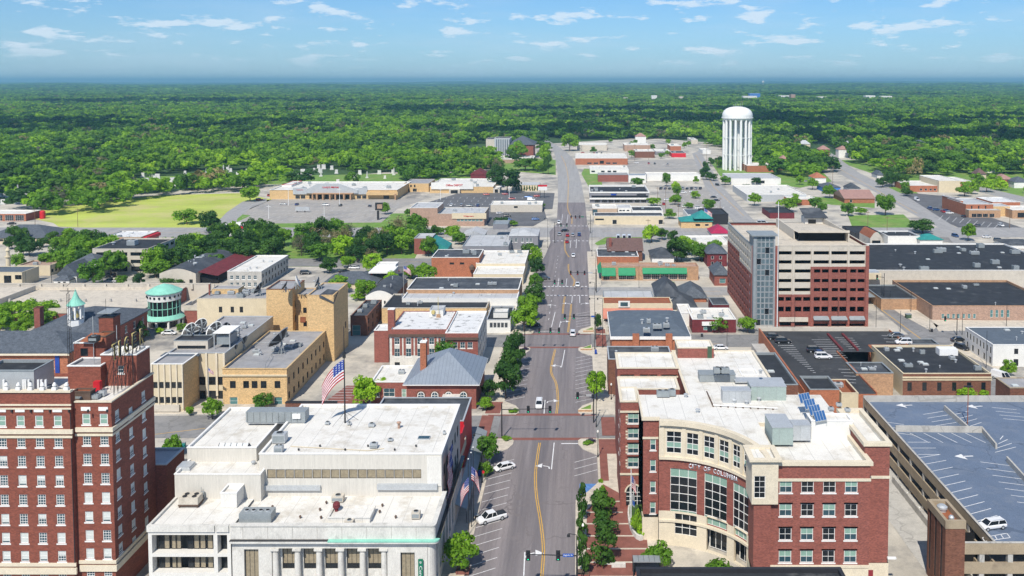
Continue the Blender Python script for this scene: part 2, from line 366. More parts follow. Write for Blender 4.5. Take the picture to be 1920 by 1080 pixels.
def wallface(mb, face, at, u0, u1, z0, z1, rects, mat, rev=0.16, revmat=None):
 """one wall plane with real openings; rects = (u0,u1,z0,z1)"""
 us = sorted(set([u0, u1]+[min(max(r[i], u0), u1) for r in rects for i in (0, 1)]))
 zs = sorted(set([z0, z1]+[min(max(r[i], z0), z1) for r in rects for i in (2, 3)]))
 sgn = {'F': 1, 'B': -1, 'R': -1, 'L': 1}[face]
 def P(u, z, d=0): return (u, at+sgn*d, z) if face in 'FB' else (at+sgn*d, u, z)
 def q(a, b, c, d, m):
  mb.face([a, b, c, d] if face in 'FR' else [d, c, b, a], m)
 for i in range(len(us)-1):
  run = None
  for j in range(len(zs)-1):
   uc = (us[i]+us[i+1])/2; zc = (zs[j]+zs[j+1])/2
   hole = any(r[0] < uc < r[1] and r[2] < zc < r[3] for r in rects)
   if not hole and run is None: run = zs[j]
   if hole and run is not None:
    q(P(us[i], run), P(us[i+1], run), P(us[i+1], zs[j]), P(us[i], zs[j]), mat); run = None
  if run is not None: q(P(us[i], run), P(us[i+1], run), P(us[i+1], zs[-1]), P(us[i], zs[-1]), mat)
 rm = revmat or mat
 for r in rects:
  a, b, c, d = r
  q(P(a, c), P(a, c, rev), P(a, d, rev), P(a, d), rm); q(P(b, c, rev), P(b, c), P(b, d), P(b, d, rev), rm)
  q(P(a, c), P(b, c), P(b, c, rev), P(a, c, rev), rm); q(P(a, d, rev), P(b, d, rev), P(b, d), P(a, d), rm)
def volume(th, x0, x1, y0, y1, z0, z1, wall=bred, roof=rwhite, cap=wtrim, par=0.6, pt=0.35, wins=None, capo=0.08, noroof=False, walls=None, capt=0.18):
 """a flat roofed block: walls with window openings, parapet, coping and roof deck.
 wins: list of (face, style, [u...], [z...], w, h)"""
 wb = th.p('wall'); wins = wins or []; FOOT.append((x0, x1, y0, y1))
 rec = {'F': [], 'R': [], 'L': [], 'B': []}
 pl = {'F': y0, 'B': y1, 'R': x1, 'L': x0}
 for wspec in wins:
  face, st, us, zs, w, h = wspec[:6]
  w = round(w*20)/20; h = round(h*20)/20
  for u in us:
   for z in zs:
    rec[face].append((u-w/2, u+w/2, z, z+h))
    s2 = st if isinstance(st, str) else random.choice(st)
    if s2 == 'void': continue
    win(th, face, u, z, w, h, s2, pl[face])
 wm = walls or {}
 wallface(wb, 'F', y0, x0, x1, z0, z1, rec['F'], wm.get('F', wall)); wallface(wb, 'B', y1, x0, x1, z0, z1, rec['B'], wm.get('B', wall))
 wallface(wb, 'R', x1, y0, y1, z0, z1, rec['R'], wm.get('R', wall)); wallface(wb, 'L', x0, y0, y1, z0, z1, rec['L'], wm.get('L', wall))
 if noroof: return
 rb = th.p('roof'); zr = z1-par
 rb.face([(x0+.02,y0+.02,zr),(x1-.02,y0+.02,zr),(x1-.02,y1-.02,zr),(x0+.02,y1-.02,zr)], roof)
 cb = th.p('coping'); e = capo
 xi0, xi1, yi0, yi1 = x0+pt, x1-pt, y0+pt, y1-pt
 for a, b in (((xi0,yi0),(xi1,yi0)), ((xi1,yi0),(xi1,yi1)), ((xi1,yi1),(xi0,yi1)), ((xi0,yi1),(xi0,yi0))):
  cb.face([(b[0],b[1],zr),(a[0],a[1],zr),(a[0],a[1],z1),(b[0],b[1],z1)], roof if roof != rblack else cap)
 for (a0, a1, b0, b1) in ((x0-e, x1+e, y0-e, yi0), (x0-e, x1+e, yi1, y1+e), (x0-e, xi0, yi0, yi1), (xi1, x1+e, yi0, yi1)):
  cb.box(a0, a1, b0, b1, z1, z1+capt, cap)
def seq(a, b, n): return [a+(b-a)*(i+0.5)/n for i in range(n)]
def lin(a, b, n): return [a+(b-a)*i/(n-1) for i in range(n)] if n > 1 else [(a+b)/2]
def ac_unit(th, x, y, z, w=2.0, d=1.6, h=1.3, mat=mlight, fans=2, name='air_conditioner'):
 mb = MB(); mb.box(x-w/2, x+w/2, y-d/2, y+d/2, z+.15, z+h, mat); mb.box(x-w/2+.1, x+w/2-.1, y-d/2+.1, y+d/2-.1, z-.02, z+.15, mdark)
 mb.box(x-w/2+.12, x+w/2-.12, y-d/2-.03, y-d/2+.02, z+.3, z+h-.25, mmid)
 for i in range(fans):
  cx = x-w/2+w*(i+.5)/fans; r = min(w/fans, d)*.36
  mb.lathe(cx, y, [(r, z+h-.01), (r, z+h+.14), (r*.85, z+h+.14), (r*.85, z+h+.05), (0.01, z+h+.05)], [mmid, mmid, mdark, mdark], 14)
 return th.one(name, mb)
def vent(th, x, y, z, h=0.8, r=0.2, mat=mlight):
 mb = MB(); mb.bar((x,y,z-.02), (x,y,z+h), r, mat, 8); mb.lathe(x, y, [(r*1.7, z+h), (r*1.7, z+h+.18), (0.01, z+h+.35)], mat, 10)
 return th.one('roof_vent', mb)
def skylight(th, x, y, z, w=1.6, d=1.2):
 mb = MB(); mb.box(x-w/2, x+w/2, y-d/2, y+d/2, z-.02, z+.3, mlight); mb.box(x-w/2+.1, x+w/2-.1, y-d/2+.1, y+d/2-.1, z+.3, z+.42, 'blind_white')
 return th.one('skylight', mb)
def clutter(th, x0, x1, y0, y1, z, n, seed, big=1.0, mats=(mlight, mmid)):
 rn = random.Random(seed)
 for i in range(n):
  x = rn.uniform(x0, x1); y = rn.uniform(y0, y1); k = rn.random()
  if k < .45: ac_unit(th, x, y, z, rn.uniform(1.2, 2.4)*big, rn.uniform(1.0, 1.8)*big, rn.uniform(.8, 1.4)*big, rn.choice(mats), rn.choice((1, 2)))
  elif k < .8: vent(th, x, y, z, rn.uniform(.4, 1.0), rn.uniform(.12, .3)*big)
  else: skylight(th, x, y, z)
def text_mesh(th, body, width, height, mat, loc, rot, depth=0.08, name='lettering', bold=0.0, shear=0, spacing=1.0):
 cu = bpy.data.curves.new('t', 'FONT'); cu.body = body; cu.size = 1; cu.extrude = 0; cu.align_x = 'CENTER'; cu.offset = bold; cu.shear = shear; cu.space_character = spacing
 cu.resolution_u = 3
 to = bpy.data.objects.new('t', cu); C.objects.link(to)
 dg = bpy.context.evaluated_depsgraph_get(); me = bpy.data.meshes.new_from_object(to.evaluated_get(dg))
 bpy.data.objects.remove(to)
 xs = [v.co.x for v in me.vertices]; ys = [v.co.y for v in me.vertices]
 cx = (min(xs)+max(xs))/2; y0 = min(ys); kx = width/(max(xs)-min(xs)); ky = height/(max(ys)-y0)
 bm = bmesh.new(); bm.from_mesh(me)
 for v in bm.verts: v.co = Vector(((v.co.x-cx)*kx, (v.co.y-y0)*ky, 0))
 r = bmesh.ops.extrude_face_region(bm, geom=bm.faces[:])
 for e in r['geom']:
  if isinstance(e, bmesh.types.BMVert): e.co.z -= depth
 bmesh.ops.recalc_face_normals(bm, faces=bm.faces[:])
 bm.to_mesh(me); bm.free(); me.materials.clear(); me.materials.append(MATS[mat])
 o = bpy.data.objects.new(name, me); C.objects.link(o)
 if th: o.parent = th.o; o.location = (loc[0]-th.loc[0], loc[1]-th.loc[1], loc[2]-th.loc[2])
 else: o.location = loc
 o.rotation_euler = rot; return o
# ---------------------------------------------------------------- light, sky, air
random.seed(7)
SUN_EL = radians(50); SUN_AZ = radians(194)
sd = Vector((sin(SUN_AZ)*cos(SUN_EL), cos(SUN_AZ)*cos(SUN_EL), sin(SUN_EL)))
ld = bpy.data.lights.new('sun', 'SUN'); ld.energy = 4.9; ld.angle = radians(0.5); ld.color = (1, 0.94, 0.84)
lo = bpy.data.objects.new('sun', ld); C.objects.link(lo); lo.rotation_euler = sd.to_track_quat('Z', 'Y').to_euler()
w = bpy.data.worlds.new("World"); SC.world = w; w.use_nodes = True; nt = w.node_tree
bg = nt.nodes['Background']; bg.inputs[1].default_value = 0.095
sky = N(nt, 'ShaderNodeTexSky'); sky.sky_type = 'NISHITA'; sky.sun_disc = False; sky.sun_elevation = SUN_EL; sky.sun_rotation = SUN_AZ
sky.air_density = 1.0; sky.dust_density = 0.2; sky.ozone_density = 2.5
tc = N(nt, 'ShaderNodeTexCoord'); gen = tc.outputs['Generated']
sx = N(nt, 'ShaderNodeSeparateXYZ'); nt.links.new(gen, sx.inputs[0])
col = mixc(nt, 1.0, sky.outputs[0], (0.55, 0.86, 1.22), 'MULTIPLY')
mz = N(nt, 'ShaderNodeMath', operation='MAXIMUM'); nt.links.new(sx.outputs[2], mz.inputs[0]); mz.inputs[1].default_value = 0.004
ax = N(nt, 'ShaderNodeMath', operation='ARCTAN2'); nt.links.new(sx.outputs[0], ax.inputs[0]); nt.links.new(sx.outputs[1], ax.inputs[1])
lg = N(nt, 'ShaderNodeMath', operation='LOGARITHM'); nt.links.new(mz.outputs[0], lg.inputs[0]); lg.inputs[1].default_value = 2.718
pw = N(nt, 'ShaderNodeMath', operation='POWER'); nt.links.new(mz.outputs[0], pw.inputs[0]); pw.inputs[1].default_value = 0.75
def cloud_layer(kx, ky, seed, lo_, hi_):
 cb = N(nt, 'ShaderNodeCombineXYZ')
 a = N(nt, 'ShaderNodeMath', operation='MULTIPLY'); nt.links.new(ax.outputs[0], a.inputs[0]); a.inputs[1].default_value = kx
 b = N(nt, 'ShaderNodeMath', operation='MULTIPLY'); nt.links.new(pw.outputs[0], b.inputs[0]); b.inputs[1].default_value = ky
 nt.links.new(a.outputs[0], cb.inputs[0]); nt.links.new(b.outputs[0], cb.inputs[1]); cb.inputs[2].default_value = seed
 nz = noise_n(nt, cb.outputs[0], 1.0, 8, 0.6)
 return ramp(nt, nz, lo_, hi_)
c1 = cloud_layer(19, 46, 3.9, 0.545, 0.615); c2 = cloud_layer(7, 26, 11.7, 0.46, 0.85)
lowfade = ramp(nt, sx.outputs[2], 0.012, 0.035)
m1 = N(nt, 'ShaderNodeMath', operation='MULTIPLY'); nt.links.new(c1, m1.inputs[0]); nt.links.new(lowfade, m1.inputs[1])
m1b = N(nt, 'ShaderNodeMath', operation='MULTIPLY'); nt.links.new(m1.outputs[0], m1b.inputs[0]); m1b.inputs[1].default_value = 0.75
m2 = N(nt, 'ShaderNodeMath', operation='MULTIPLY'); nt.links.new(c2, m2.inputs[0]); m2.inputs[1].default_value = 0.3
hz = N(nt, 'ShaderNodeMapRange'); nt.links.new(sx.outputs[2], hz.inputs[0]); hz.inputs[1].default_value = 0.0; hz.inputs[2].default_value = 0.10; hz.inputs[3].default_value = 0.45; hz.inputs[4].default_value = 0.0
col = mixc(nt, hz.outputs[0], col, (4.2, 6.4, 8.8))
col = mixc(nt, m2.outputs[0], col, (6.4, 8.0, 9.6))
col = mixc(nt, m1b.outputs[0], col, (7.8, 9.0, 10.2))
nt.links.new(col, bg.inputs[0])
SC.view_settings.view_transform = 'Standard'; SC.view_settings.look = 'None'; SC.view_settings.exposure = 0.03; SC.view_settings.gamma = 1
SC.view_settings.use_curve_mapping = False
SC.cycles.max_bounces = 6; SC.cycles.diffuse_bounces = 2; SC.cycles.glossy_bounces = 2; SC.cycles.transmission_bounces = 4; SC.cycles.volume_bounces = 1; SC.cycles.transparent_max_bounces = 4
hm, hnt, hb = newmat('haze_air'); hnt.nodes.remove(hb)
pv = N(hnt, 'ShaderNodeVolumePrincipled'); pv.inputs['Color'].default_value = (0.34, 0.66, 0.92, 1); pv.inputs['Density'].default_value = HAZE
pv.inputs['Anisotropy'].default_value = 0.2
hnt.links.new(pv.outputs[0], hnt.nodes['Material Output'].inputs['Volume'])
if HAZE > 0:
 b = MB(); b.box(-16500, 17500, -150, 26000, -3, 150, 'haze_air'); tag(b.build('haze'), 'pale blue summer air over the whole town and woods', 'haze', None, 'stuff')
# ---------------------------------------------------------------- ground
def hill(x, y):
 k = min(1, max(0, (y-3000)/9000)); z = k*(34*noise.noise(Vector((x*.00016, y*.00022, 1.5))) + 12*noise.noise(Vector((x*.0007, y*.0007, 4)))) + min(1, max(0, (y-6000)/17000))*56
 if y > 3000: kk = min(1, (y-3000)/5000); z += kk*(24*noise.noise(Vector((x*.0009, y*.0016, 2)))+9*noise.noise(Vector((x*.003, y*.004, 5))))+6
 return z
def grid_terrain():
 rows = [-200, 100, 400, 800, 1200, 1800]
 y = 1800
 while y < 25500: y *= 1.013; rows.append(min(y, 25500))
 mb = MB(); nx = 150
 vs = []
 for j, yy in enumerate(rows):
  half = 500 + yy*0.66 + 200
  for i in range(nx+1):
   x = (i/nx*2-1)*half + yy*(-0.07)
   z = hill(x, yy)
   vs.append((x, yy, z))
 mb.v = vs
 for j in range(len(rows)-1):
  for i in range(nx):
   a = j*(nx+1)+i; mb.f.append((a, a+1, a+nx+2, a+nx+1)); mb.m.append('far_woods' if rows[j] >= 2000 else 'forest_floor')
 structure('ground', mb, smooth=True)
m, nt, b = newmat('far_woods')
pos = N(nt, 'ShaderNodeNewGeometry').outputs['Position']
n1 = ramp(nt, noise_n(nt, pos, 0.012, 6, 0.8, (1, .12, 1)), 0.40, 0.60); n2 = ramp(nt, noise_n(nt, pos, 0.0016, 5, 0.65, (1, .35, 1)), 0.42, 0.58)
c = mixc(nt, n1, (0.02, 0.06, 0.018), (0.11, 0.22, 0.045)); c = mixc(nt, 1.0, c, mixc(nt, n2, (0.55, 0.65, 0.75), (1.3, 1.25, 1)), 'MULTIPLY')
n3 = ramp(nt, noise_n(nt, pos, 0.006, 5, 0.7, (1, .5, 1)), 0.66, 0.72); c = mixc(nt, n3, c, (0.30, 0.32, 0.20))
nt.links.new(c, b.inputs['Base Color']); b.inputs['Roughness'].default_value = 0.9
bp = N(nt, 'ShaderNodeBump'); bp.inputs['Strength'].default_value = 1; bp.inputs['Distance'].default_value = 8; nt.links.new(noise_n(nt, pos, 0.05, 3), bp.inputs['Height']); nt.links.new(bp.outputs[0], b.inputs['Normal'])
grid_terrain()
def sheet(name, pts, mat, z, kind='structure', raw=False, label=None):
 mb = MB(); P = pts if raw else [U(x, y, z) for x, y in pts]
 if name == 'road': ROADS.append(P)
 bm = bmesh.new(); vs = [bm.verts.new((p[0], p[1], z)) for p in P]; f = bm.faces.new(vs)
 bmesh.ops.triangulate(bm, faces=[f])
 for t in bm.faces:
  q = [tuple(v.co) for v in t.verts]
  a = (q[1][0]-q[0][0])*(q[2][1]-q[0][1])-(q[1][1]-q[0][1])*(q[2][0]-q[0][0])
  mb.face(q if a > 0 else q[::-1], mat)
 bm.free()
 return structure(name, mb)
sheet('town_ground', [(-260,40),(330,40),(560,600),(560,760),(330,900),(230,1120),(100,1300),(-60,1150),(-120,860),(-330,640),(-420,560),(-420,300)], 'town_paving', 0.05, raw=True)
Z1 = 0.09
sheet('lawn', [(0,398),(100,418),(110,425),(200,428),(330,432),(400,424),(455,398),(510,374),(455,362),(300,366),(150,384),(60,392)], 'grass_field', Z1)
sheet('lawn', [(-60,352),(0,350),(300,342),(520,346),(760,343),(930,330),(930,322),(500,330),(0,330),(-60,332)], 'grass_town', Z1)
sheet('lawn', [(1020,326),(1042,328),(1042,300),(1000,296),(930,300),(900,316)], 'grass_town', Z1)
sheet('lawn', [(1090,326),(1105,352),(1130,352),(1125,318),(1095,316)], 'grass_town', Z1)
sheet('lawn', [(1115,456),(1135,445),(1200,438),(1228,440),(1215,446),(1150,456),(1120,460)], 'grass_town', Z1+.02)
sheet('lawn', [(1590,404),(1694,402),(1722,428),(1600,432)], 'grass_town', Z1)
sheet('lawn', [(1500,366),(1560,372),(1640,380),(1640,390),(1560,384),(1500,374)], 'grass_town', Z1)
sheet('lawn', [(1651,556),(1672,554),(1712,584),(1706,588)], 'grass_town', Z1+.02)
sheet('lawn', [(1660,352),(1700,348),(1735,372),(1716,376)], 'grass_town', Z1)
sheet('lawn', [(1840,352),(1920,372),(1920,350),(1860,346)], 'grass_town', Z1)
sheet('lawn', [(400,422),(455,402),(470,404),(425,426)], 'grass_town', Z1+.01)
sheet('lawn', [(280,500),(340,440),(430,400),(790,400),(800,440),(770,500),(500,500)], 'grass_town', Z1-.02)
sheet('lawn', [(1330,300),(1520,300),(1560,340),(1500,352),(1350,330)], 'grass_town', Z1)
sheet('lawn', [(1560,300),(1650,330),(1700,345),(1800,352),(1960,350),(1960,310),(1700,300)], 'grass_town', Z1)
sheet('parking_lot', [(395,420),(470,378),(510,374),(800,372),(745,392),(715,417)], 'lot_light', Z1)
sheet('parking_lot', [(800,380),(860,362),(960,360),(1040,362),(1036,392),(940,394),(800,394)], 'lot_dark', Z1+.01)
sheet('parking_lot', [(905,395),(1020,392),(1025,410),(1000,424),(915,424)], 'lot_dark', Z1+.02)
sheet('parking_lot', [(1165,302),(1300,298),(1330,322),(1170,322)], 'lot_light', Z1)
sheet('parking_lot', [(1235,352),(1345,352),(1392,398),(1240,398)], 'lot_light', Z1)
sheet('parking_lot', [(1680,362),(1710,362),(1800,370),(1780,380),(1850,405),(1920,428),(1800,428),(1770,415),(1720,382)], 'lot_dark', Z1+.01)
sheet('parking_lot', [(1130,440),(1330,438),(1360,470),(1180,480),(1120,470)], 'lot_light', Z1)
sheet('parking_lot', [(720,497),(800,497),(800,520),(735,522)], 'lot_dark', Z1+.01)
sheet('parking_lot', [(640,495),(760,495),(740,530),(560,530)], 'lot_light', Z1)
sheet('parking_lot', [(120,500),(200,448),(180,448),(240,446),(190,470),(160,500)], 'asphalt_side', Z1)
sheet('parking_lot', [(285,860),(370,860),(345,990),(270,1000)], 'lot_dark', Z1)
sheet('parking_lot', [(600,760),(650,723),(705,723),(690,760)], 'brick_paving', Z1)
sheet('parking_lot', [(1290,560),(1345,540),(1400,620),(1340,620)], 'lot_light', Z1)
ZR = 0.12
BL = [(-19.2, 20), (-19.2, 380)]; BR = [(4.1, 20), (4.1, 380)]
rows = [(480,1022,1110),(455,1032,1104),(435,1030,1106),(420,1044,1101),(380,1046,1097),(340,1046,1089),(320,1045,1084),(300,1042,1076),(290,1040,1067),(283,1038,1059),(275,1031,1047),(268,1025,1036),(260,1012,1019)]
L = list(BL); R_ = list(BR)
for y, a, b_ in rows: L.append(U(a, y)); R_.append(U(b_, y))
k = 7
sheet('road', [*L[:k], *R_[:k][::-1]], 'asphalt', ZR, raw=True)
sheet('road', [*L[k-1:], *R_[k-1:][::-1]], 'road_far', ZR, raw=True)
ZS = 0.115
def cross(y0, y1, x0, x1, mat='asphalt_side', z=ZS): sheet('road', [(x0,y0),(x1,y0),(x1,y1),(x0,y1)], mat, z, raw=True)
def YY(py): return U(1085, py)[1]
SEV = (YY(822), YY(780)); SIX = (YY(651), YY(628)); FIF = (YY(553), YY(540)); PRO = (YY(445), YY(427)); EIG = (112, 130)
cross(*EIG, -130, 130); cross(SEV[0], SEV[1], -180, 8.8); cross(SIX[0], SIX[1], -30, 150); cross(FIF[0]-1, FIF[1]+1, -19, 130, 'road_far'); cross(PRO[0], PRO[1], -420, 420, 'road_far')
cross(YY(500), YY(485), -200, -19, 'asphalt_side')
sheet('road', [U(1310,283),U(1298,288),U(1322,350),U(1350,385),U(1378,420),U(1388,436),U(1440,436),U(1410,410),U(1377,375),U(1355,350),U(1316,290)], 'road_far', ZR-.002, raw=True)
sheet('road', [U(1533,285),U(1530,292),U(1572,325),U(1650,365),U(1700,395),U(1762,428),U(1800,470),U(1950,580),U(1990,560),U(1850,470),U(1800,432),U(1700,368),U(1612,325),U(1556,285)], 'road_far', ZR-.001, raw=True)
sheet('road', [U(1640,525),U(1624,540),U(1640,575),U(1730,650),U(1850,745),U(1935,745),U(1800,645),U(1690,575),U(1665,545),U(1655,525)], 'asphalt_side', ZS+.004, raw=True)
sheet('road', [(1690,640),(1750,612),(1960,606),(1960,650)], 'asphalt_side', ZS+.001)
sheet('road', [(395,430),(425,398),(455,378),(500,372),(500,378),(470,390),(445,410),(440,430)], 'road_far', ZS+.003)
sheet('road', [(90,540),(130,518),(240,480),(265,480),(180,540)], 'asphalt_side', ZS+.006)
sheet('road', [(1760,333),(1800,352),(1925,380),(1925,370),(1840,350),(1790,333)], 'road_far', ZS)
AX = U(1676, 985)[0]
sheet('alley', [(AX-.3,100),(AX+11.5,100),(AX+11.5,200),(AX-.3,200)], 'concrete', ZS, raw=True)
def slab(name, poly, mat, z1=0.24, top=None):
 mb = MB(); mb.prism(poly, 0, z1, 'concrete', mat); return structure(name, mb)
def bulb(sx, y0, y1, dirn, out=3.2, k=5):
 pts = []
 return pts
def side(x_in, x_out, y0, y1, b0=True, b1=True, out=4.2, ln=9):
 s = 1 if x_in > x_out else -1
 pts = [(x_out, y0)]
 if b0:
  pts += [(x_in+s*out*.85, y0), (x_in+s*out, y0+1), (x_in+s*out, y0+ln*.35), (x_in+s*out*.75, y0+ln*.65), (x_in, y0+ln)]
 else: pts.append((x_in, y0))
 if b1: pts += [(x_in, y1-ln), (x_in+s*out*.75, y1-ln*.65), (x_in+s*out, y1-ln*.35), (x_in+s*out, y1-1), (x_in+s*out*.85, y1)]
 else: pts.append((x_in, y1))
 pts.append((x_out, y1))
 if s < 0: pts = pts[::-1]; pts = pts[::-1] if False else pts
 a = sum(pts[i][0]*pts[(i+1) % len(pts)][1]-pts[(i+1) % len(pts)][0]*pts[i][1] for i in range(len(pts)))
 return pts if a > 0 else pts[::-1]
slab('pavement', side(-19.2, -23.6, EIG[1]+2, SEV[0]-.6, False, True), 'pavement')
slab('pavement', side(4.1, 8.9, 178, SEV[0]-.6, False, True), 'pavement')
slab('pavement', [(-.6,EIG[1]+2),(19,EIG[1]+2),(19,140),(14,150),(14,178),(4.1,178),(2,174),(-.6,170)], 'pavement')
for xi, xo, o in ((-19.2, -24.0, 4.2), (4.1, 9.2, 4.2)):
 slab('pavement', side(xi, xo, SEV[1]+.6, SIX[0]-.6), 'pavement')
 slab('pavement', side(xi, xo, SIX[1]+.6, FIF[0]-2, True, False), 'pavement')
 slab('pavement', side(xi, xo, FIF[1]+2, 425, False, False), 'pavement')
slab('pavement', [U(1640,555),U(1688,590),U(1746,622),U(1760,612),U(1715,586),U(1655,545)], 'pavement')
slab('pavement', [U(1745,600),U(1960,604),U(1960,618),U(1760,622)], 'pavement')
slab('pavement', [U(1775,650),U(1860,690),U(1900,722),U(1915,716),U(1864,676),U(1800,640)], 'pavement')
slab('pavement', [(-180,SEV[1]+.6),(-180,SEV[1]+4.5),(-32,SEV[1]+4.5),(-32,SEV[1]+.6)][::-1], 'pavement')
ZM = 0.128
def strip(mb, x0, x1, y0, y1, mat, z=ZM): mb.face([(x0,y0,z),(x1,y0,z),(x1,y1,z),(x0,y1,z)], mat)
for (a, b_) in ((SEV[0]-1.3, SEV[0]+.1), (SEV[1]-.1, SEV[1]+1.3), (SIX[0]-1.3, SIX[0]+.1), (SIX[1]-.1, SIX[1]+1.3)):
 mb = MB(); strip(mb, -22.5 if a < SIX[0]-2 else -19, 4.1, a, b_, 'brick_paving', ZM+.003); structure('crosswalk', mb)
mb = MB()
strip(mb, 4.6, 6.3, 178.5, SEV[0]-1, 'brick_paving', .247); strip(mb, 5, 8.8, SEV[0]-9, SEV[0]-1, 'brick_paving', .249); strip(mb, 5.5, 8.8, SEV[0]+1.2, SEV[1]-1.2, 'brick_paving', .2)
strip(mb, 5.5, 8.8, SIX[0]+.5, SIX[1]-.5, 'brick_paving', .2); strip(mb, 5.5, 8.8, SIX[1]+1, SIX[1]+6, 'brick_paving', .249)
strip(mb, -23.4, -19.6, SEV[0]-6, SEV[0]-1, 'brick_paving', .249); strip(mb, -23.4, -19.6, SEV[1]+1, SEV[1]+9, 'brick_paving', .249); strip(mb, -24, -21, SEV[0], SEV[1], 'brick_paving', .2)
structure('brick_paving', mb)
mb = MB()
plz = [(1.0,136),(12,134),(13.6,143),(12.3,152),(12.6,166),(9,172),(5,177),(3.5,170),(1.6,166)]
mb.face([(x, y, .252) for x, y in plz], 'brick_paving'); structure('brick_plaza', mb)
mb = MB()
for i in range(8):
 y = 138.5+i*4.4; strip(mb, 1.2, 12.2 if i < 6 else 8.5, y, y+.45, 'pavement', .258)
structure('plaza_bands', mb)
wm = MB()
def pl(a, b_, wd, mat='marking_white', mb=None, z=ZM):
 mb = mb or wm; a = Vector((a[0], a[1])); b2 = Vector((b_[0], b_[1])); d = (b2-a).normalized(); n = Vector((-d.y, d.x))*wd/2
 mb.face([(*(a+n), z), (*(a-n), z), (*(b2-n), z), (*(b2+n), z)][::-1], mat)
def stalls(x_k, dx, dy, y0, y1, step=2.75/sin(radians(56)), wd=.13):
 y = y0
 while y < y1: pl((x_k, y), (x_k+dx, y+dy), wd); y += step
stalls(-19.1, 4.9, 3.0, 133, SEV[0]-13); stalls(-19.1, 4.9, 3.0, SEV[1]+10, SIX[0]-13); stalls(-19.1, 4.9, 3.0, SIX[1]+10, FIF[0]-16)
stalls(4.0, -4.9, -3.0, 184, SEV[0]-8); stalls(4.0, -4.9, -3.0, SEV[1]+12, SIX[0]-8); stalls(4.0, -4.9, -3.0, SIX[1]+12, SIX[1]+30)
def polyl(pts, wd, mat, z=ZM, mb=None):
 P = [U(x, y, z) for x, y in pts]
 for i in range(len(P)-1): pl(P[i], P[i+1], wd, mat, mb, z)
ym = MB()
def dbl(pts, mat='marking_yellow'):
 P = [Vector((*U(x, y, ZM), 0)) for x, y in pts]; Q = []
 for i in range(len(P)-1):
  p0 = P[max(i-1, 0)]; p1 = P[i]; p2 = P[i+1]; p3 = P[min(i+2, len(P)-1)]
  for t in (0, .25, .5, .75):
   Q.append(0.5*((2*p1)+(p2-p0)*t+(2*p0-5*p1+4*p2-p3)*t*t+(3*p1-p0-3*p2+p3)*t**3))
 Q.append(P[-1])
 for off in (-.19, .19):
  for i in range(len(Q)-1):
   d = (Q[i+1]-Q[i]).normalized(); n = Vector((-d.y, d.x, 0))*off
   pl((Q[i]+n)[:2], (Q[i+1]+n)[:2], .17, mat, ym)
dbl([(1014,1120),(1016,1080),(1019,1030),(1014,980),(1006,930),(1004,890),(1008,855),(1012,830)])
dbl([(1043,777),(1046,750),(1043,720),(1034,700),(1034,685),(1041,655)])
dbl([(1065,623),(1070,583)]); dbl([(1055,588),(1057,570),(1059,556)])
dbl([(1070,583),(1071,570)])
dbl([(1075,536),(1077,526),(1070,515),(1066,505),(1066,495)]); dbl([(1067,482),(1060,470),(1059,455),(1061,447)])
dbl([(1072,420),(1072,408),(1066,396),(1064,384),(1065,370),(1065,330),(1059,305),(1052,292)])
structure('yellow_centre_lines', ym)
for pts in ([(982,1080),(984,1035)],[(1034,880),(1039,830)],[(1020,776),(1022,750)],[(1053,688),(1059,656)],[(1034,613),(1041,585)],[(1049,613),(1051,602)],
   [(1072,568),(1073,555)],[(1087,568),(1087,555)],[(1046,537),(1048,522)],[(1061,537),(1063,522)],[(1069,465),(1070,452)],[(1080,465),(1081,448)],[(1053,418),(1055,402)],[(1063,418),(1065,402)]):
 polyl(pts, .2, 'marking_white')
for i in range(14): pl((-10.5+(i*.05), 302+i*8.5), (-10.4+i*.05, 304.5+i*8.5), .15)
def arrow(px, py, s=1):
 x, y = U(px, py, ZM)
 pl((x+s*1.1, y-1.3), (x+s*.9, y-.2), .26); pl((x+s*.95, y-.25), (x-s*.4, y+.25), .26); wm.face([(x-s*2.1, y+.1, ZM), (x-s*.6, y-.7, ZM), (x-s*.5, y+1.3, ZM)][::(1 if s > 0 else -1)], 'marking_white')
arrow(1021, 874); arrow(1034, 752, -1); arrow(1045, 686); arrow(998, 1038, -1); arrow(1036, 572); arrow(1064, 569); arrow(1095, 569, -1); arrow(1058, 603, -1)
for y in (FIF[0]-1.2, FIF[1]+2.2):
 x = -20 if y > FIF[0] else -14
 while x < 4: pl((x, y), (x+.9, y), .9); x += 1.5
for i, y in enumerate((YY(452), YY(424))):
 x = -18
 while x < 5: pl((x, y), (x+1.0, y), 1.2); x += 2.2
pl((-4, SEV[0]-3.2), (2.5, SEV[0]-3.2), .4); pl((-18, SIX[1]+4), (-8, SIX[1]+4), .35)
polyl([(760,491),(1020,491)], .2, 'marking_yellow'); polyl([(1130,433),(1330,433)], .2, 'marking_yellow'); polyl([(0,437),(400,436)], .2, 'marking_yellow')
polyl([(1645,575),(1760,660)], .3, 'marking_yellow'); polyl([(1305,290),(1338,350),(1395,405)], .3, 'marking_yellow'); polyl([(1545,300),(1720,400)], .3, 'marking_yellow')
polyl([(1150,645),(1350,645)], .2, 'marking_yellow'); polyl([(1140,547),(1350,546)], .2, 'marking_yellow'); polyl([(285,815),(385,803)], .2, 'marking_yellow')
for r in range(6):
 for i in range(22):
  a = U(470+i*13-r*4, 384+r*6, ZM); pl(a, (a[0]+1.0, a[1]+5), .2)
for r in range(4):
 for i in range(16):
  a = U(810+i*13-r*5, 372+r*6, ZM); pl(a, (a[0], a[1]+5), .25)
for r in range(3):
 for i in range(9):
  a = U(1245+i*14+r*6, 366+r*12, ZM); pl(a, (a[0]+2, a[1]+6), .25)
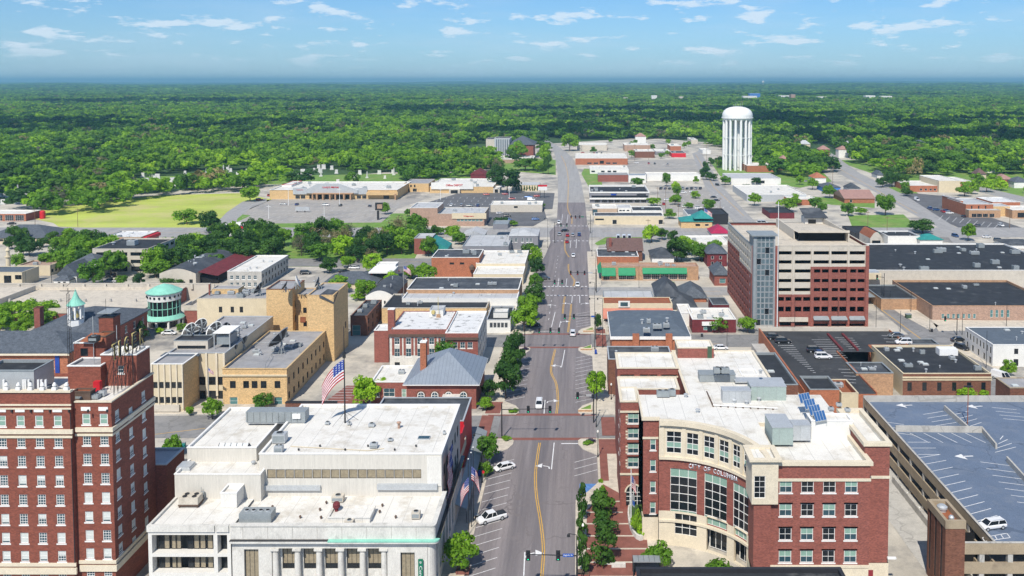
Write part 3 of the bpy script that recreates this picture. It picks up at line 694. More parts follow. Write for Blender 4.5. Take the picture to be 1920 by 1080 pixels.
for i in range(9):
 a = U(1180+i*15, 310, ZM); pl(a, (a[0]+6, a[1]+14), .3); a = U(1185+i*15, 316, ZM); pl(a, (a[0]-6, a[1]+8), .3)
for i in range(8): a = U(625+i*.5, 757-i*6, ZM); pl(U(607+i*6, 756-i*5, ZM), U(650+i*6-3, 756-i*5, ZM), .18)
for i in range(9): pl(U(1750-i*2, 400, ZM) if 0 else U(1760+i*13, 412+i*2, ZM), U(1768+i*13, 404+i*2, ZM), .2)
for i in range(5): pl(U(291, 868+i*11, ZM), U(318-i*2, 868+i*11, ZM), .14)
structure('road_markings', wm)
mb = MB(); strip(mb, .2, 3.9, 171.8, 177.4, 'marking_blue', ZM-.002); structure('blue_parking_bay', mb)
# ---------------------------------------------------------------- trees
def crown_mesh(name, seed, nl, leaves, leaf, mat, shape='round', trunk_z=0.22):
 """crown of a tree of height 1 and radius 1 (scaled per tree); many leaf faces over uneven clumps"""
 rn = random.Random(seed); mb = MB(); lobes = []; k0 = rn.random()
 for i in range(nl):
  if shape == 'cone':
   t = rn.random()**0.8; z = .18+.8*t; rr = (1-t)*.75; a = rn.uniform(0, 2*pi); r = rr*sqrt(rn.random()); s = .16+.22*(1-t)
  elif shape == 'column':
   t = rn.random(); z = .2+.72*t; rr = .55*sin(pi*min(1, .15+t*.8)); a = rn.uniform(0, 2*pi); r = rr*sqrt(rn.random()); s = rn.uniform(.2, .4); a += k0; r *= 1.5
  elif shape == 'bush':
   a = rn.uniform(0, 2*pi); r = .65*sqrt(rn.random()); z = .25+.45*rn.random()*(1-r*.5); s = rn.uniform(.28, .42)
  else:
   a = rn.uniform(0, 2*pi); u = rn.random(); r = .76*sqrt(rn.random()); z = trunk_z+.02+(.60*rn.random()**.8)*(1-.45*r*r)+.06; s = rn.uniform(.20, .40)
  lobes.append((r*cos(a), r*sin(a), z, s))
 hz = .42 if shape != 'cone' else .35
 for (x, y, z, s) in lobes:
  for k in range(leaves):
   u = rn.uniform(-.55, 1); a = rn.uniform(0, 2*pi); q = sqrt(max(0, 1-u*u)); n = Vector((q*cos(a), q*sin(a), u))
   rad = s*rn.uniform(.72, 1.1)
   p = Vector((x+n.x*rad, y+n.y*rad, z+n.z*rad*hz*1.1))
   nn = (n + Vector((rn.gauss(0, .38), rn.gauss(0, .38), rn.gauss(0, .38)))).normalized()
   t1 = nn.cross(Vector((rn.gauss(0,1), rn.gauss(0,1), rn.gauss(0,1)))).normalized(); t2 = nn.cross(t1)
   l = leaf*rn.uniform(.6, 1.35)
   e = [p+t1*l*rn.uniform(.7,1.2), p+t2*l*rn.uniform(.5,1), p-t1*l*rn.uniform(.7,1.2), p-t2*l*rn.uniform(.5,1)]
   mb.face([(v.x, v.y, p.z+(v.z-p.z)*.5) for v in e], mat)
 o = mb.build(name); me = o.data; bpy.data.objects.remove(o); return me, lobes
def trunk_mesh(name, lobes, seed, tr=.045):
 rn = random.Random(seed); mb = MB(); th = .38
 mb.bar((0,0,-.02), (0,0,.12), tr*1.25, 'bark', 6, tr); mb.bar((0,0,.12), (.01,.01,th), tr, 'bark', 6, tr*.7)
 mb.bar((.01,.01,th), (0,0,.8), tr*.65, 'bark', 5, tr*.2)
 for (x, y, z, s) in rn.sample(lobes, min(8, len(lobes))):
  mb.bar((.01,.01,th*rn.uniform(.7, 1)), (x*.8, y*.8, z), tr*.5, 'bark', 4, tr*.15)
 o = mb.build(name); me = o.data; bpy.data.objects.remove(o); return me
PROTO = {}
def proto(key, *a, **k):
 cm, lb = crown_mesh('crown', *a, **k); tm = trunk_mesh('trunk', lb, a[0]); PROTO[key] = (cm, tm)
for i in range(3): proto('mid%d' % i, 11+i, 30, 75, .085, 'leaf_mid')
for i in range(2): proto('bright%d' % i, 21+i, 30, 75, .085, 'leaf_bright')
for i in range(2): proto('dark%d' % i, 31+i, 30, 75, .085, 'leaf_dark')
proto('dry0', 41, 22, 45, .06, 'leaf_dry'); proto('cone0', 51, 34, 60, .07, 'leaf_dark', 'cone'); proto('column0', 61, 15, 55, .11, 'leaf_dark', 'column')
proto('bush0', 71, 16, 80, .10, 'leaf_mid', 'bush'); proto('bush1', 72, 16, 80, .10, 'leaf_bright', 'bush'); proto('purple0', 73, 12, 60, .09, 'leaf_violet', 'bush')
TREE_XY = []
NTREE = [0]
def tree(key, x, y, h, r, label, group=None, cat='tree', z=0.05, name=None, rz=None):
 if key in ('mid', 'bright', 'dark'):
  n = {'mid': 3, 'bright': 2, 'dark': 2}[key]; key = key+str(NTREE[0] % n)
 elif key + '0' in PROTO: key += '0'
 cm, tm = PROTO[key]; NTREE[0] += 1
 nm = name or ('bush' if cat in ('bush', 'shrub') else 'tree')
 o = empty(nm, label, cat, (x, y, z), random.uniform(0, 6.28) if rz is None else rz, group)
 for me, nn in ((cm, 'crown'), (tm, 'trunk')):
  c = bpy.data.objects.new(nn, me); C.objects.link(c); c.parent = o; c.scale = (r, r, h)
 TREE_XY.append((x, y, r))
 return o
def ptree(key, px, pyb, pyt, rpx, label, group=None, cat='tree', z=.05, name=None):
 """tree surveyed from the photo: foot, top and half width"""
 x, y = U(px, pyb, z); h = Wp(px, pyt, y)[1]-z
 return tree(key, x, y, h, rpx*y/F*1.08, label, group, cat, z, name)
ptree('mid', 868, 1072, 1000, 34, 'bushy green street tree in a brick planter beside the bank building')
ptree('mid', 914, 872, 812, 21, 'small green street tree by the mailbox at the kerb')
ptree('mid', 909, 892, 866, 16, 'low dark green street tree just below the mailbox', None, 'tree')
ptree('dark', 948, 748, 678, 26, 'dark green street tree on the left pavement nearest the Seventh Street crossing')
ptree('dark', 958, 712, 648, 24, 'dark green street tree, second from the Seventh Street crossing')
ptree('dark', 967, 690, 622, 21, 'dark conical street tree beside the brick forecourt left of the road')
ptree('mid', 983, 622, 572, 26, 'bright edged street tree at the corner with the parked cars below')
ptree('mid', 994, 600, 550, 21, 'rounded green street tree leaning over the left parking bays')
ptree('dark', 1002, 572, 532, 20, 'dense dark street tree between the shops and the two crosswalks')
ptree('mid', 1006, 545, 512, 15, 'green street tree by the left corner of the dashed crosswalk')
ptree('dark', 1006, 520, 480, 15, 'dark green street tree beside the brick side wall of the white roofed shops')
ptree('mid', 1003, 500, 462, 14, 'green street tree next to the grey corner house')
ptree('dark', 993, 482, 455, 15, 'small dark tree squeezed beside the grey corner house')
ptree('mid', 1119, 752, 690, 20, 'lone street tree on the right pavement near the city hall lamps')
ptree('dark', 1121, 622, 586, 7, 'slim dark tree beside the mast arm at the right kerb')
ptree('mid', 1157, 628, 590, 16, 'leafy tree in the yard behind the mansard roofed restaurant')
ptree('column', 1093, 1078, 1006, 17, 'slender plaza tree in a red planter at the foot of the signal pole')
ptree('column', 1090, 1018, 962, 14, 'slender young tree at the kerb, middle one of the plaza row')
ptree('column', 1091, 975, 908, 14, 'tall narrow tree at the top end of the plaza kerb row')
ptree('column', 1134, 1060, 994, 32, 'layered green tree on the brick plaza in front of the stone bench')
ptree('column', 1133, 1012, 962, 31, 'layered green tree in the middle of the brick plaza')
ptree('column', 1131, 972, 920, 32, 'layered green tree at the far end of the brick plaza')
ptree('column', 1118, 962, 922, 15, 'small dark tree squeezed between the two rows of the plaza')
ptree('bush0', 1238, 1066, 1004, 28, 'round greyish green bush in front of the curved entrance', None, 'bush')
ptree('bush1', 1214, 1062, 1030, 18, 'low bright green bush beside the round bush at the entrance', None, 'bush')
ptree('bush0', 1352, 1098, 1040, 38, 'wide dark bush at the near edge below the curved entrance', None, 'bush')
ptree('bush0', 1194, 1006, 944, 12, 'tall planting in the curved stone planter behind the flagpole', None, 'bush')
ptree('bush1', 1204, 1010, 975, 10, 'bright green planting at the near tip of the curved stone planter', None, 'bush')
ptree('bush1', 1127, 905, 896, 6, 'green shrub in the brick strip by the kerb', None, 'bush')
ptree('bush1', 1129, 920, 908, 6, 'yellow green shrub in the brick strip nearest the plaza', None, 'bush')
ptree('bright', 688, 766, 703, 27, 'large yellow green tree in front of the brick paved car park')
ptree('bright', 717, 752, 708, 15, 'small bright tree against the brick annex of the hipped roof hall')
ptree('mid', 838, 700, 640, 30, 'dark green tree rising behind the grey hipped roof')
ptree('mid', 869, 752, 730, 13, 'small green tree under the arches of the hipped roof hall')
ptree('bright', 909, 770, 744, 15, 'bright green bush right of the hipped roof hall', None, 'bush')
ptree('dark', 918, 752, 712, 17, 'dark shrubby tree at the corner of the hipped roof hall')
ptree('mid', 398, 786, 744, 18, 'round green tree on the lawn before the satellite dish building')
ptree('mid', 356, 780, 762, 8, 'small clipped bush at the steps of the satellite dish building', None, 'bush')
ptree('mid', 492, 766, 738, 19, 'dark green bush in front of the tan stone building', None, 'bush')
ptree('bush1', 323, 856, 806, 19, 'pale green tree beside the green bin in the yard behind the hotel')
ptree('cone', 265, 640, 603, 17, 'dark pointed tree in front of the round green roofed tower')
ptree('mid', 339, 622, 606, 9, 'small dark bush right of the round tower entrance', None, 'bush')
ptree('bush1', 298, 625, 612, 9, 'low bush left of the round tower entrance', None, 'bush')
ptree('mid', 685, 562, 522, 21, 'round dark green tree behind the tall tan tower')
ptree('bright', 672, 563, 550, 14, 'low bright bush behind the tall tan tower', None, 'bush')
ptree('mid', 799, 528, 492, 20, 'broad green tree left of the orange brick wall')
ptree('dark', 772, 522, 503, 12, 'small dark tree left of the broad tree by the orange wall')
ptree('mid', 1030+0, 1, 1, 1, 'x') if False else None
ptree('mid', 803, 480, 443, 17, 'dark green tree before the red brick house with the green side')
ptree('mid', 822, 440, 425, 11, 'small street tree left of the pharmacy wall end')
ptree('mid', 845, 440, 424, 13, 'small street tree behind the grey roofed house')
ptree('mid', 1256, 547, 527, 13, 'round green tree on the kerb behind the black hipped house')
ptree('dark', 1269, 492, 447, 24, 'large loose tree behind the green fronted garage')
ptree('mid', 1312, 490, 455, 20, 'loose green tree beside the plum coloured house')
ptree('mid', 1337, 468, 451, 12, 'small green tree between the white roof and the tall garage')
ptree('mid', 1348, 624, 595, 16, 'rounded street tree before the left half of the plum shop front')
ptree('mid', 1402, 624, 594, 17, 'rounded street tree before the right half of the plum shop front')
ptree('bush1', 1445, 618, 590, 1, 'x') if False else None
ptree('mid', 1890, 706, 674, 14, 'round green tree at the end of the white two storey house')
ptree('bright', 1812, 748, 728, 17, 'leafy bush before the dark windows of the brick wall', None, 'bush')
ptree('bright', 1843, 744, 730, 9, 'small bush at the right end of the windowed brick wall', None, 'bush')
ptree('dark', 1730, 437, 412, 25, 'round dark tree at the corner of the small park')
ptree('mid', 1815, 452, 418, 14, 'tall pale tree on the far side of the crossroads')
ptree('mid', 1660, 404, 362, 19, 'tall loose tree at the far corner of the small park')
ptree('mid', 1590, 405, 380, 13, 'small tree at the left corner of the small park')
ptree('mid', 1613, 402, 388, 12, 'small rounded tree in the middle of the park edge')
ptree('mid', 1250, 350, 322, 8, 'lone young tree before the long white shed')
ptree('mid', 1305, 344, 330, 6, 'young tree at the right end of the long white shed')
ptree('dark', 1324, 337, 321, 10, 'round tree at the kerb of the side road by the white shed')
ptree('mid', 1225, 386, 369, 13, 'bushy tree at the end of the two storey shop block')
ptree('mid', 1256, 410, 391, 12, 'round tree in the light car park near the teal roof')
ptree('mid', 1291, 391, 379, 9, 'small round tree on the car park island')
ptree('mid', 942, 388, 381, 8, 'first of three clipped trees along the low white building', 'clipped trees by the low white building')
ptree('mid', 982, 390, 381, 8, 'middle one of three clipped trees along the low white building', 'clipped trees by the low white building')
ptree('mid', 1012, 391, 379, 10, 'largest of three clipped trees along the low white building', 'clipped trees by the low white building')
ptree('bush0', 962, 424, 411, 11, 'low green hedge tree on the island by the main crossroads', None, 'bush')
ptree('dark', 951, 362, 313, 23, 'big dark green tree mass right of the office supply store')
ptree('dark', 930, 352, 308, 16, 'dark green tree beside the big dark tree mass')
ptree('bright', 973, 300, 264, 19, 'bright yellow green tree before the striped church')
ptree('bright', 1068, 283, 250, 17, 'bright rounded tree right of the road crest')
ptree('bright', 1020, 312, 268, 14, 'bright green tree left of the road crest')
ptree('dark', 1028, 327, 290, 8, 'dark pointed tree at the left kerb before the crest')
ptree('dark', 1018, 326, 308, 8, 'small dark conifer left of the pointed tree')
ptree('mid', 985, 320, 296, 22, 'broad green tree on the church lawn')
ptree('mid', 1008, 322, 300, 12, 'green tree between the church lawn and the road')
ptree('mid', 350, 420, 392, 22, 'flat topped tree on the field corner')
ptree('dark', 392, 436, 393, 20, 'loose dark tree beside the field road')
ptree('mid', 469, 378, 348, 18, 'green tree at the far corner of the field')
ptree('mid', 722, 402, 379, 10, 'small tree beside the tall pylon sign')
ptree('mid', 764, 406, 391, 7, 'small bush tree left of the pharmacy building')
ptree('mid', 148, 445, 434, 9, 'round shrub by the left car park entrance', None, 'shrub')
ptree('dark', 100, 455, 434, 12, 'dark round tree at the end of the long grey roof')
ptree('dark', 121, 448, 433, 7, 'small conifer between the two round shrubs')
ptree('mid', 229, 536, 514, 11, 'small tree in the car park beside the white pickup')
ptree('mid', 175, 536, 487, 24, 'big dark tree in front of the white gabled house')
ptree('mid', 208, 520, 468, 27, 'broad green tree before the pale three storey office')
ptree('mid', 292, 520, 487, 26, 'light green tree right of the pale three storey office')
ptree('dark', 262, 538, 511, 11, 'dark tree at the car park exit')
ptree('dark', 323, 536, 520, 22, 'dark shrubs before the arched roof building', None, 'shrub')
ptree('dark', 55, 480, 445, 20, 'dark conifers before the long grey roof')
ptree('mid', 333, 502, 473, 26, 'green tree behind the arched roof building')
ptree('mid', 345, 500, 494, 6, 'x') if False else None
ptree('mid', 140, 500, 455, 24, 'pale rounded tree by the parked cars on the left')
ptree('mid', 95, 505, 470, 22, 'green tree behind the flat roofed cream house')
ptree('mid', 118, 510, 478, 16, 'bush tree left of the white gabled house')
ptree('mid', 341, 530, 512, 10, 'small round tree on the planted roadside island')
ptree('mid', 349, 507, 492, 12, 'mid green tree beside the grey stone building') if False else None
ptree('mid', 346+8, 0, 0, 0, 'x') if False else None
random.seed(99)
EXC = []; CHECK = [0]
def in_poly(x, y, P):
 c = False; j = len(P)-1
 for i in range(len(P)):
  if (P[i][1] > y) != (P[j][1] > y) and x < (P[j][0]-P[i][0])*(y-P[i][1])/(P[j][1]-P[i][1])+P[i][0]: c = not c
  j = i
 return c
def scatter(poly, n, sp_, keys, hr, rr, label, group, cat='tree'):
 P = [U(*p) for p in poly]; x0 = min(p[0] for p in P); x1 = max(p[0] for p in P); y0 = min(p[1] for p in P); y1 = max(p[1] for p in P)
 got = []; k = 0
 while len(got) < n and k < n*80:
  k += 1; x = random.uniform(x0, x1); y = random.uniform(y0, y1)
  if in_poly(x, y, P) and not any(f[0]-2.5 < x < f[1]+2.5 and f[2]-2 < y < f[3]+2.5 for f in FOOT) and not (CHECK[0] and any(in_poly(x, y, r_) for r_ in ROADS)) and all((x-a)**2+(y-b)**2 > sp_*sp_ for a, b in got):
   got.append((x, y)); s = random.uniform(.8, 1.2)
   kk = random.choice(keys)
   tree(kk, x, y, random.uniform(*hr)*s, random.uniform(*rr)*s, label, group, cat)
 return got
scatter([(345,500),(350,462),(400,448),(480,445),(560,452),(610,470),(600,492),(480,500),(400,508)], 32, 6.0, ['dark','mid','dark'], (8,11), (4,6), 'dark broadleaf tree in the creek side park, left part', 'park trees along the creek')
scatter([(560,480),(555,450),(640,444),(780,440),(790,455),(762,480),(700,494)], 38, 6.0, ['dark','mid','bright','dry','dark'], (8,11.5), (4,6), 'tall tree in the park wood below the big car park', 'park trees below the car park')
scatter([(0,632),(0,596),(60,592),(95,604),(60,632)], 9, 6, ['mid','bright'], (7,9), (4,5), 'green tree in the courtyard behind the slate roofed brick building', 'courtyard trees at the left edge')
scatter([(0,478),(20,450),(70,448),(60,480)], 4, 8, ['dark'], (8,10), (4,5), 'dark tree before the long grey roofed hall', 'trees before the long grey roof')
scatter([(1420,330),(1430,305),(1530,300),(1560,335),(1500,342),(1462,322)], 14, 9, ['mid','bright','mid'], (9,12), (5,6.5), 'green tree between the water tower and the side road', 'trees right of the water tower')
scatter([(1640,352),(1650,335),(1690,338),(1700,352),(1660,358)], 5, 8, ['mid','dark'], (9,12), (5,6), 'green tree by the road bend left of the school', 'trees left of the school')
scatter([(1800,375),(1820,350),(1900,345),(1930,360),(1860,372)], 6, 9, ['mid','bright'], (9,12), (5,6.5), 'green tree behind the brick shop block', 'trees behind the brick shop block')
scatter([(1310,330),(1330,300),(1352,300),(1352,330),(1400,335),(1340,342)], 7, 6, ['mid','dark'], (7,10), (3,4.5), 'tree at the foot of the water tower', 'trees below the water tower')
scatter([(930,325),(935,302),(1000,300),(1010,322)], 5, 9, ['mid','dark'], (8,11), (4.5,6), 'tree on the church lawn', 'trees on the church lawn')
for (px, py, k, lb) in ((1103,832,'bush0','low planting in the rounded kerb bed right of the road'), (1108,829,'purple0','violet flowers in the rounded kerb bed right of the road'), (950,824,'bush0','low planting in the left kerb bed at Seventh Street'),
      (962,772,'bush1','low planting in the left kerb bed beyond Seventh Street'), (985,656,'purple0','flowering patch in the left kerb bed at Sixth Street')):
 x, y = U(px, py, .24); tree(k, x, y, .9, 1.5, lb, None, 'plants', .24, 'flower_bed')
# ---- the woods
def edge(px):
 E = [(-400,392),(0,386),(90,405),(180,404),(205,388),(262,374),(350,366),(460,360),(500,350),(760,346),(800,340),(930,326),(931,296),(1018,290),(1019,258),(1075,263),(1080,262),(1300,262),(1330,272),(1420,312),(1470,334),(1520,336),(1560,326),(1600,334),(1690,350),(1800,340),(1960,348),(2300,355)]
 for i in range(len(E)-1):
  if E[i][0] <= px <= E[i+1][0]:
   t = (px-E[i][0])/(E[i+1][0]-E[i][0]); return E[i][1]*(1-t)+E[i+1][1]*t
 return 340
GAPS = [
 [(120,366),(130,352),(330,324),(470,318),(480,338),(330,352),(250,360)], [(0,384),(0,362),(60,360),(70,384)], [(520,346),(530,318),(620,314),(640,324),(760,326),(760,346)],
 [(880,300),(880,272),(1016,272),(1016,300)], [(1340,325),(1340,292),(1418,292),(1418,325)], [(1500,285),(1580,325),(1700,370),(1720,345),(1600,305),(1560,275),(1530,262)],
 [(1300,262),(1300,300),(1340,300),(1330,262)],[(1680,362),(1690,335),(1830,328),(1830,362)], [(1860,352),(1860,330),(1930,330),(1930,352)], [(1392,314),(1452,310),(1456,340),(1392,340)],
 [(825,292),(825,276),(900,272),(900,292)], [(1000,262),(1010,230),(1014,230),(1022,262)]]
GP = [[U(*p) for p in g] for g in GAPS]
def clear_at(x, y): return any(in_poly(x, y, g) for g in GP)
pts = []; y = 480.0
rn = random.Random(5)
while y < 13000:
 st = 14.5 if y < 1400 else (15.5 if y < 2400 else (18 if y < 4000 else (25 if y < 7500 else 38)))
 x = -0.68*y-20
 while x < 0.60*y:
  X = x+rn.uniform(-.45, .45)*st; Y = y+rn.uniform(-.45, .45)*st
  d = Y*cp+H*sp; px = CX+F*X/d; py = CY+F*(H*cp-Y*sp)/d
  if -60 < px < 2000 and py < edge(px) and not clear_at(X, Y) and all((X-a)**2+(Y-b)**2 > (r+2)**2 for a, b, r in ((0,0,0),)):
   if rn.random() < .96: pts.append((X, Y, st))
  x += st
 y += st*.92
pts.sort(key=lambda p: p[1])
NIND = 300-NTREE[0]-89
left_lab = [('mid', 'green broadleaf tree at the near edge of the wood left of the road', 'trees at the near edge of the left wood'),
   ('bright', 'bright yellow green tree at the near edge of the wood left of the road', 'bright trees at the near edge of the left wood'),
   ('dark', 'dark green tree at the near edge of the wood left of the road', 'dark trees at the near edge of the left wood'),
   ('dry', 'sparse greyish tree at the near edge of the wood left of the road', 'sparse trees at the near edge of the left wood')]
for (X, Y, st) in pts[:max(0, NIND)]:
 k = rn.choices((0, 1, 2, 3), (5, 4, 2, .5))[0]; key, lb, gp = left_lab[k]
 if X > 0: lb = lb.replace('left', 'right'); gp = gp.replace('left', 'right')
 s = rn.uniform(.65, 1.35); tree(key, X, Y, 12.5*s, 7.6*s, lb, gp)
print('individual trees', NTREE[0], 'wood trees', len(pts))
def low_crown(seed, mat, nl=11, leaves=50, leaf=.13):
 me, lb = crown_mesh('wood_crown', seed, nl, leaves, leaf, mat); o = bpy.data.objects.new('wood_crown', me); return o
LOW = [low_crown(101, 'leaf_mid'), low_crown(102, 'leaf_bright'), low_crown(103, 'leaf_dark'), low_crown(104, 'leaf_mid'), low_crown(105, 'leaf_dry', 12, 18, .12)]
rest = pts[max(0, NIND):]
buck = [[] for _ in LOW]
for p in rest:
 nz = noise.noise(Vector((p[0]*.005, p[1]*.004, 0)))*2.2
 wts = [4, max(.2, 2.4+nz*2.2), max(.2, 1.8-nz*2.2), 3, .6]
 buck[rn.choices(range(5), wts)[0]].append(p)
def wood_group(objs, name):
 ng = bpy.data.node_groups.new(name, 'GeometryNodeTree'); ng.interface.new_socket('Geometry', in_out='INPUT', socket_type='NodeSocketGeometry'); ng.interface.new_socket('Geometry', in_out='OUTPUT', socket_type='NodeSocketGeometry')
 gi = ng.nodes.new('NodeGroupInput'); go = ng.nodes.new('NodeGroupOutput'); jn = ng.nodes.new('GeometryNodeJoinGeometry'); L = ng.links.new
 for i, ob in enumerate(objs):
  oi = ng.nodes.new('GeometryNodeObjectInfo'); oi.inputs['Object'].default_value = ob; oi.inputs['As Instance'].default_value = True
  ii = ng.nodes.new('GeometryNodeInstanceOnPoints'); cmpn = ng.nodes.new('FunctionNodeCompare'); cmpn.data_type = 'INT'; cmpn.operation = 'EQUAL'
  at = ng.nodes.new('GeometryNodeInputNamedAttribute'); at.data_type = 'INT'; at.inputs[0].default_value = 'kind'
  L(at.outputs[0], [s for s in cmpn.inputs if s.type == 'INT'][0]); [s for s in cmpn.inputs if s.type == 'INT'][1].default_value = i
  sc = ng.nodes.new('GeometryNodeInputNamedAttribute'); sc.data_type = 'FLOAT_VECTOR'; sc.inputs[0].default_value = 'size'
  ro = ng.nodes.new('GeometryNodeInputNamedAttribute'); ro.data_type = 'FLOAT_VECTOR'; ro.inputs[0].default_value = 'turn'
  L(gi.outputs[0], ii.inputs['Points']); L(cmpn.outputs[0], ii.inputs['Selection']); L(oi.outputs['Geometry'], ii.inputs['Instance'])
  L(sc.outputs[0], ii.inputs['Scale']); L(ro.outputs[0], ii.inputs['Rotation']); L(ii.outputs[0], jn.inputs[0])
 L(jn.outputs[0], go.inputs[0]); return ng
me = bpy.data.meshes.new('wood'); vs = []; kd = []; sz = []; tu = []
for k, b_ in enumerate(buck):
 for (X, Y, st) in b_:
  s = rn.uniform(.5, 1.45); r = st*.66*s; z = 0.0
  z = hill(X, Y)-1 if Y > 3000 else 0.0
  vs.append((X, Y, z)); kd.append(k); sz += [r, r, (13.5 if st < 15 else (15 if st < 30 else 20))*rn.uniform(.6, 1.35)]; tu += [0, 0, rn.uniform(0, 6.28)]
me.from_pydata(vs, [], [])
a = me.attributes.new('kind', 'INT', 'POINT'); a.data.foreach_set('value', kd)
a = me.attributes.new('size', 'FLOAT_VECTOR', 'POINT'); a.data.foreach_set('vector', sz)
a = me.attributes.new('turn', 'FLOAT_VECTOR', 'POINT'); a.data.foreach_set('vector', tu)
wo = bpy.data.objects.new('woodland', me); C.objects.link(wo); tag(wo, 'deep green woods stretching from the town to the horizon', 'woodland', None, 'stuff')
md = wo.modifiers.new('wood', 'NODES'); md.node_group = wood_group(LOW, 'wood')
# ---------------------------------------------------------------- foreground buildings
def X_(px, Y): return Wp(px, 600, Y)[0]
def Z_(py, Y): return Wp(CX, py, Y)[1]
random.seed(3)
YH = 137.5
h = T('brick_hotel', 'tall dark red brick hotel with white sash windows and rooftop letters', 'hotel', (-92, 144, 0))
xr = X_(204, YH); xm = X_(133, YH); zt = Z_(752, YH); zl = Z_(732, YH-.8); yb = U(281, 698, zt)[1]
bot = [835,871,907,943,979,1014,1048]; zs = [Z_(b, YH) for b in bot]; ztop = Z_(796, YH)
wb = h.p('wall'); wh = 1.75; ww = 1.3
pat = ['sssss','sssss','bhhss','sssff','shsbb','fsffs','bbhfb']
colsL = [X_(p, YH) for p in (-67, -32, 3, 38, 73, 108)]; colsR = [X_(p, YH) for p in (156, 189)]
recL = []; recR = []; rn = random.Random(4)
SM = {'s': 'sash', 'h': 'sash_h', 'b': 'sash_b', 'f': 'sash_f'}
for j, z in enumerate(zs):
 for i, u in enumerate(colsL): recL.append((u-.65, u+.65, z, z+wh)); win(h, 'F', u, z, ww, wh, SM[pat[j][i-3]] if i >= 3 else rn.choice(list(SM.values())), YH-.8)
 for i, u in enumerate(colsR): recR.append((u-.65, u+.65, z, z+wh)); win(h, 'F', u, z, ww, wh, SM[pat[j][3+i]], YH)
for u in colsL: recL.append((u-.65, u+.65, ztop, ztop+wh)); win(h, 'F', u, ztop, ww, wh, 'sash_t', YH-.8)
for u in colsR: recR.append((u-.65, u+.65, ztop, ztop+wh)); win(h, 'F', u, ztop, ww, wh, 'sash_t', YH)
z2 = Z_(1084, YH)
for u in colsL: recL.append((u-.65, u+.65, z2, z2+1.4)); win(h, 'F', u, z2, ww, 1.4, 'sash', YH-.8)
for u in colsR: recR.append((u-.65, u+.65, z2, z2+1.4)); win(h, 'F', u, z2, ww, 1.4, 'sash', YH)
ys = [Sp(p, 850, xr)[0] for p in (222, 247.5, 272)]; recS = []
for z in zs + [ztop]:
 for i, u in enumerate(ys): recS.append((u-.65, u+.65, z-1.2*(i == 1), z+wh-1.2*(i == 1))); win(h, 'R', u, z-1.2*(i == 1), ww, wh, rn.choice(('sash_b', 'sash_h', 'sash_f')), xr)
xl = X_(-90, YH)
wallface(wb, 'F', YH-.8, xl, xm, 0, zl-.3, recL, 'brick_hotel'); wallface(wb, 'F', YH, xm, xr, 0, zt-.2, recR, 'brick_hotel')
wallface(wb, 'R', xr, YH, yb, 0, zt-.2, recS, 'brick_hotel'); wallface(wb, 'R', xm, YH-.8, YH+.4, 0, zl-.3, [], 'brick_hotel')
wb.box(xl, xr-.02, yb-.3, yb, 0, zt-.2, 'brick_hotel');
rb = h.p('roof'); rb.face([(xl, YH+.3, zt-.7), (xr-.3, YH+.3, zt-.7), (xr-.3, yb-.3, zt-.7), (xl, yb-.3, zt-.7)], rwhite)
cb = h.p('coping')
cb.box(xl, xm+.15, YH-1.05, YH-.3, zl-.3, zl+.05, ctrim); cb.box(xl, xm-.01, YH-.77, YH-.3, zt-.7, zl-.31, ctrim); cb.box(xm+.15, xr+.15, YH-.15, YH+.35, zt-.2, zt, ctrim); cb.box(xr-.35, xr+.15, YH+.35, yb, zt-.2, zt, ctrim)
cb.box(xr-.36, xr-.3, YH+.3, yb-.3, zt-.7, zt-.2, rwhite); cb.box(xm+.1, xr-.36, YH+.24, YH+.3, zt-.7, zt-.2, rwhite)
tb = h.p('stone_trim')
for za, zb_, e in ((Z_(757,YH), Z_(754,YH), .14), (Z_(764,YH), Z_(761,YH), .10), (Z_(809,YH), Z_(801,YH), .30), (Z_(817,YH), Z_(813,YH), .18), (Z_(1056,YH), Z_(1050,YH), .2), (Z_(1070,YH), Z_(1059,YH), .3)):
 tb.box(xl, xm+e, YH-.8-e, YH-.81, za, zb_, ctrim);
 if za < zt-1.5: tb.box(xm+e+.01, xr+e, YH-e, YH-.01, za, zb_, ctrim); tb.box(xr+.01, xr+e, YH, yb, za, zb_, ctrim)
for u in colsL: tb.box(u-.75, u+.75, YH-.88, YH-.81, Z_(769,YH), Z_(762.5,YH)-.05, wtrim); tb.box(u-.7, u+.7, YH-.95, YH-.82, Z_(1100,YH)+.1, Z_(1084,YH)-.25, ctrim)
for u in colsR: tb.box(u-.75, u+.75, YH-.08, YH-.01, Z_(770,YH), Z_(763,YH), wtrim)
for i in range(10): x = xm-.6-i*1.0*1.9; tb.box(x-.35, x+.35, YH-1.0, YH-.45, zl+.06, zl+.5, wtrim); tb.lathe(x, YH-.72, [(.12, zl+.5), (.34, zl+.8), (.2, zl+1.15), (.06, zl+1.3)], wtrim, 10)
for i in range(7):
 x = X_(16+36*i-35, YH-.8); mb = MB(); mb.box(x-.12, x+.12, YH-1.05, YH-.82, Z_(769,YH), Z_(764,YH), mdark); h.one('wall_lamp', mb)
mb = MB(); mb.bar((xm-.05, YH-.86, 0), (xm-.05, YH-.86, Z_(770,YH)), .07, mdark, 5); h.one('downpipe', mb)
def block(th, pxa, pxb, Y, pyt, z0, depth, wall='brick_hotel', roof=rwhite, cap=wtrim, par=.3, **k):
 volume(th, X_(pxa, Y), X_(pxb, Y), Y, Y+depth, z0, Z_(pyt, Y), wall, roof, cap, par, .25, **k)
zr = zt-.7
block(h, 187, 254, 146.5, 666, zr, 4.6, wins=[('F', 'pair', [X_(224, 146.5)], [Z_(700, 146.5)], 1.0, 1.3)])
block(h, 124, 186, 145, 687, zr, 4.4, roof='roof_grey', wins=None)
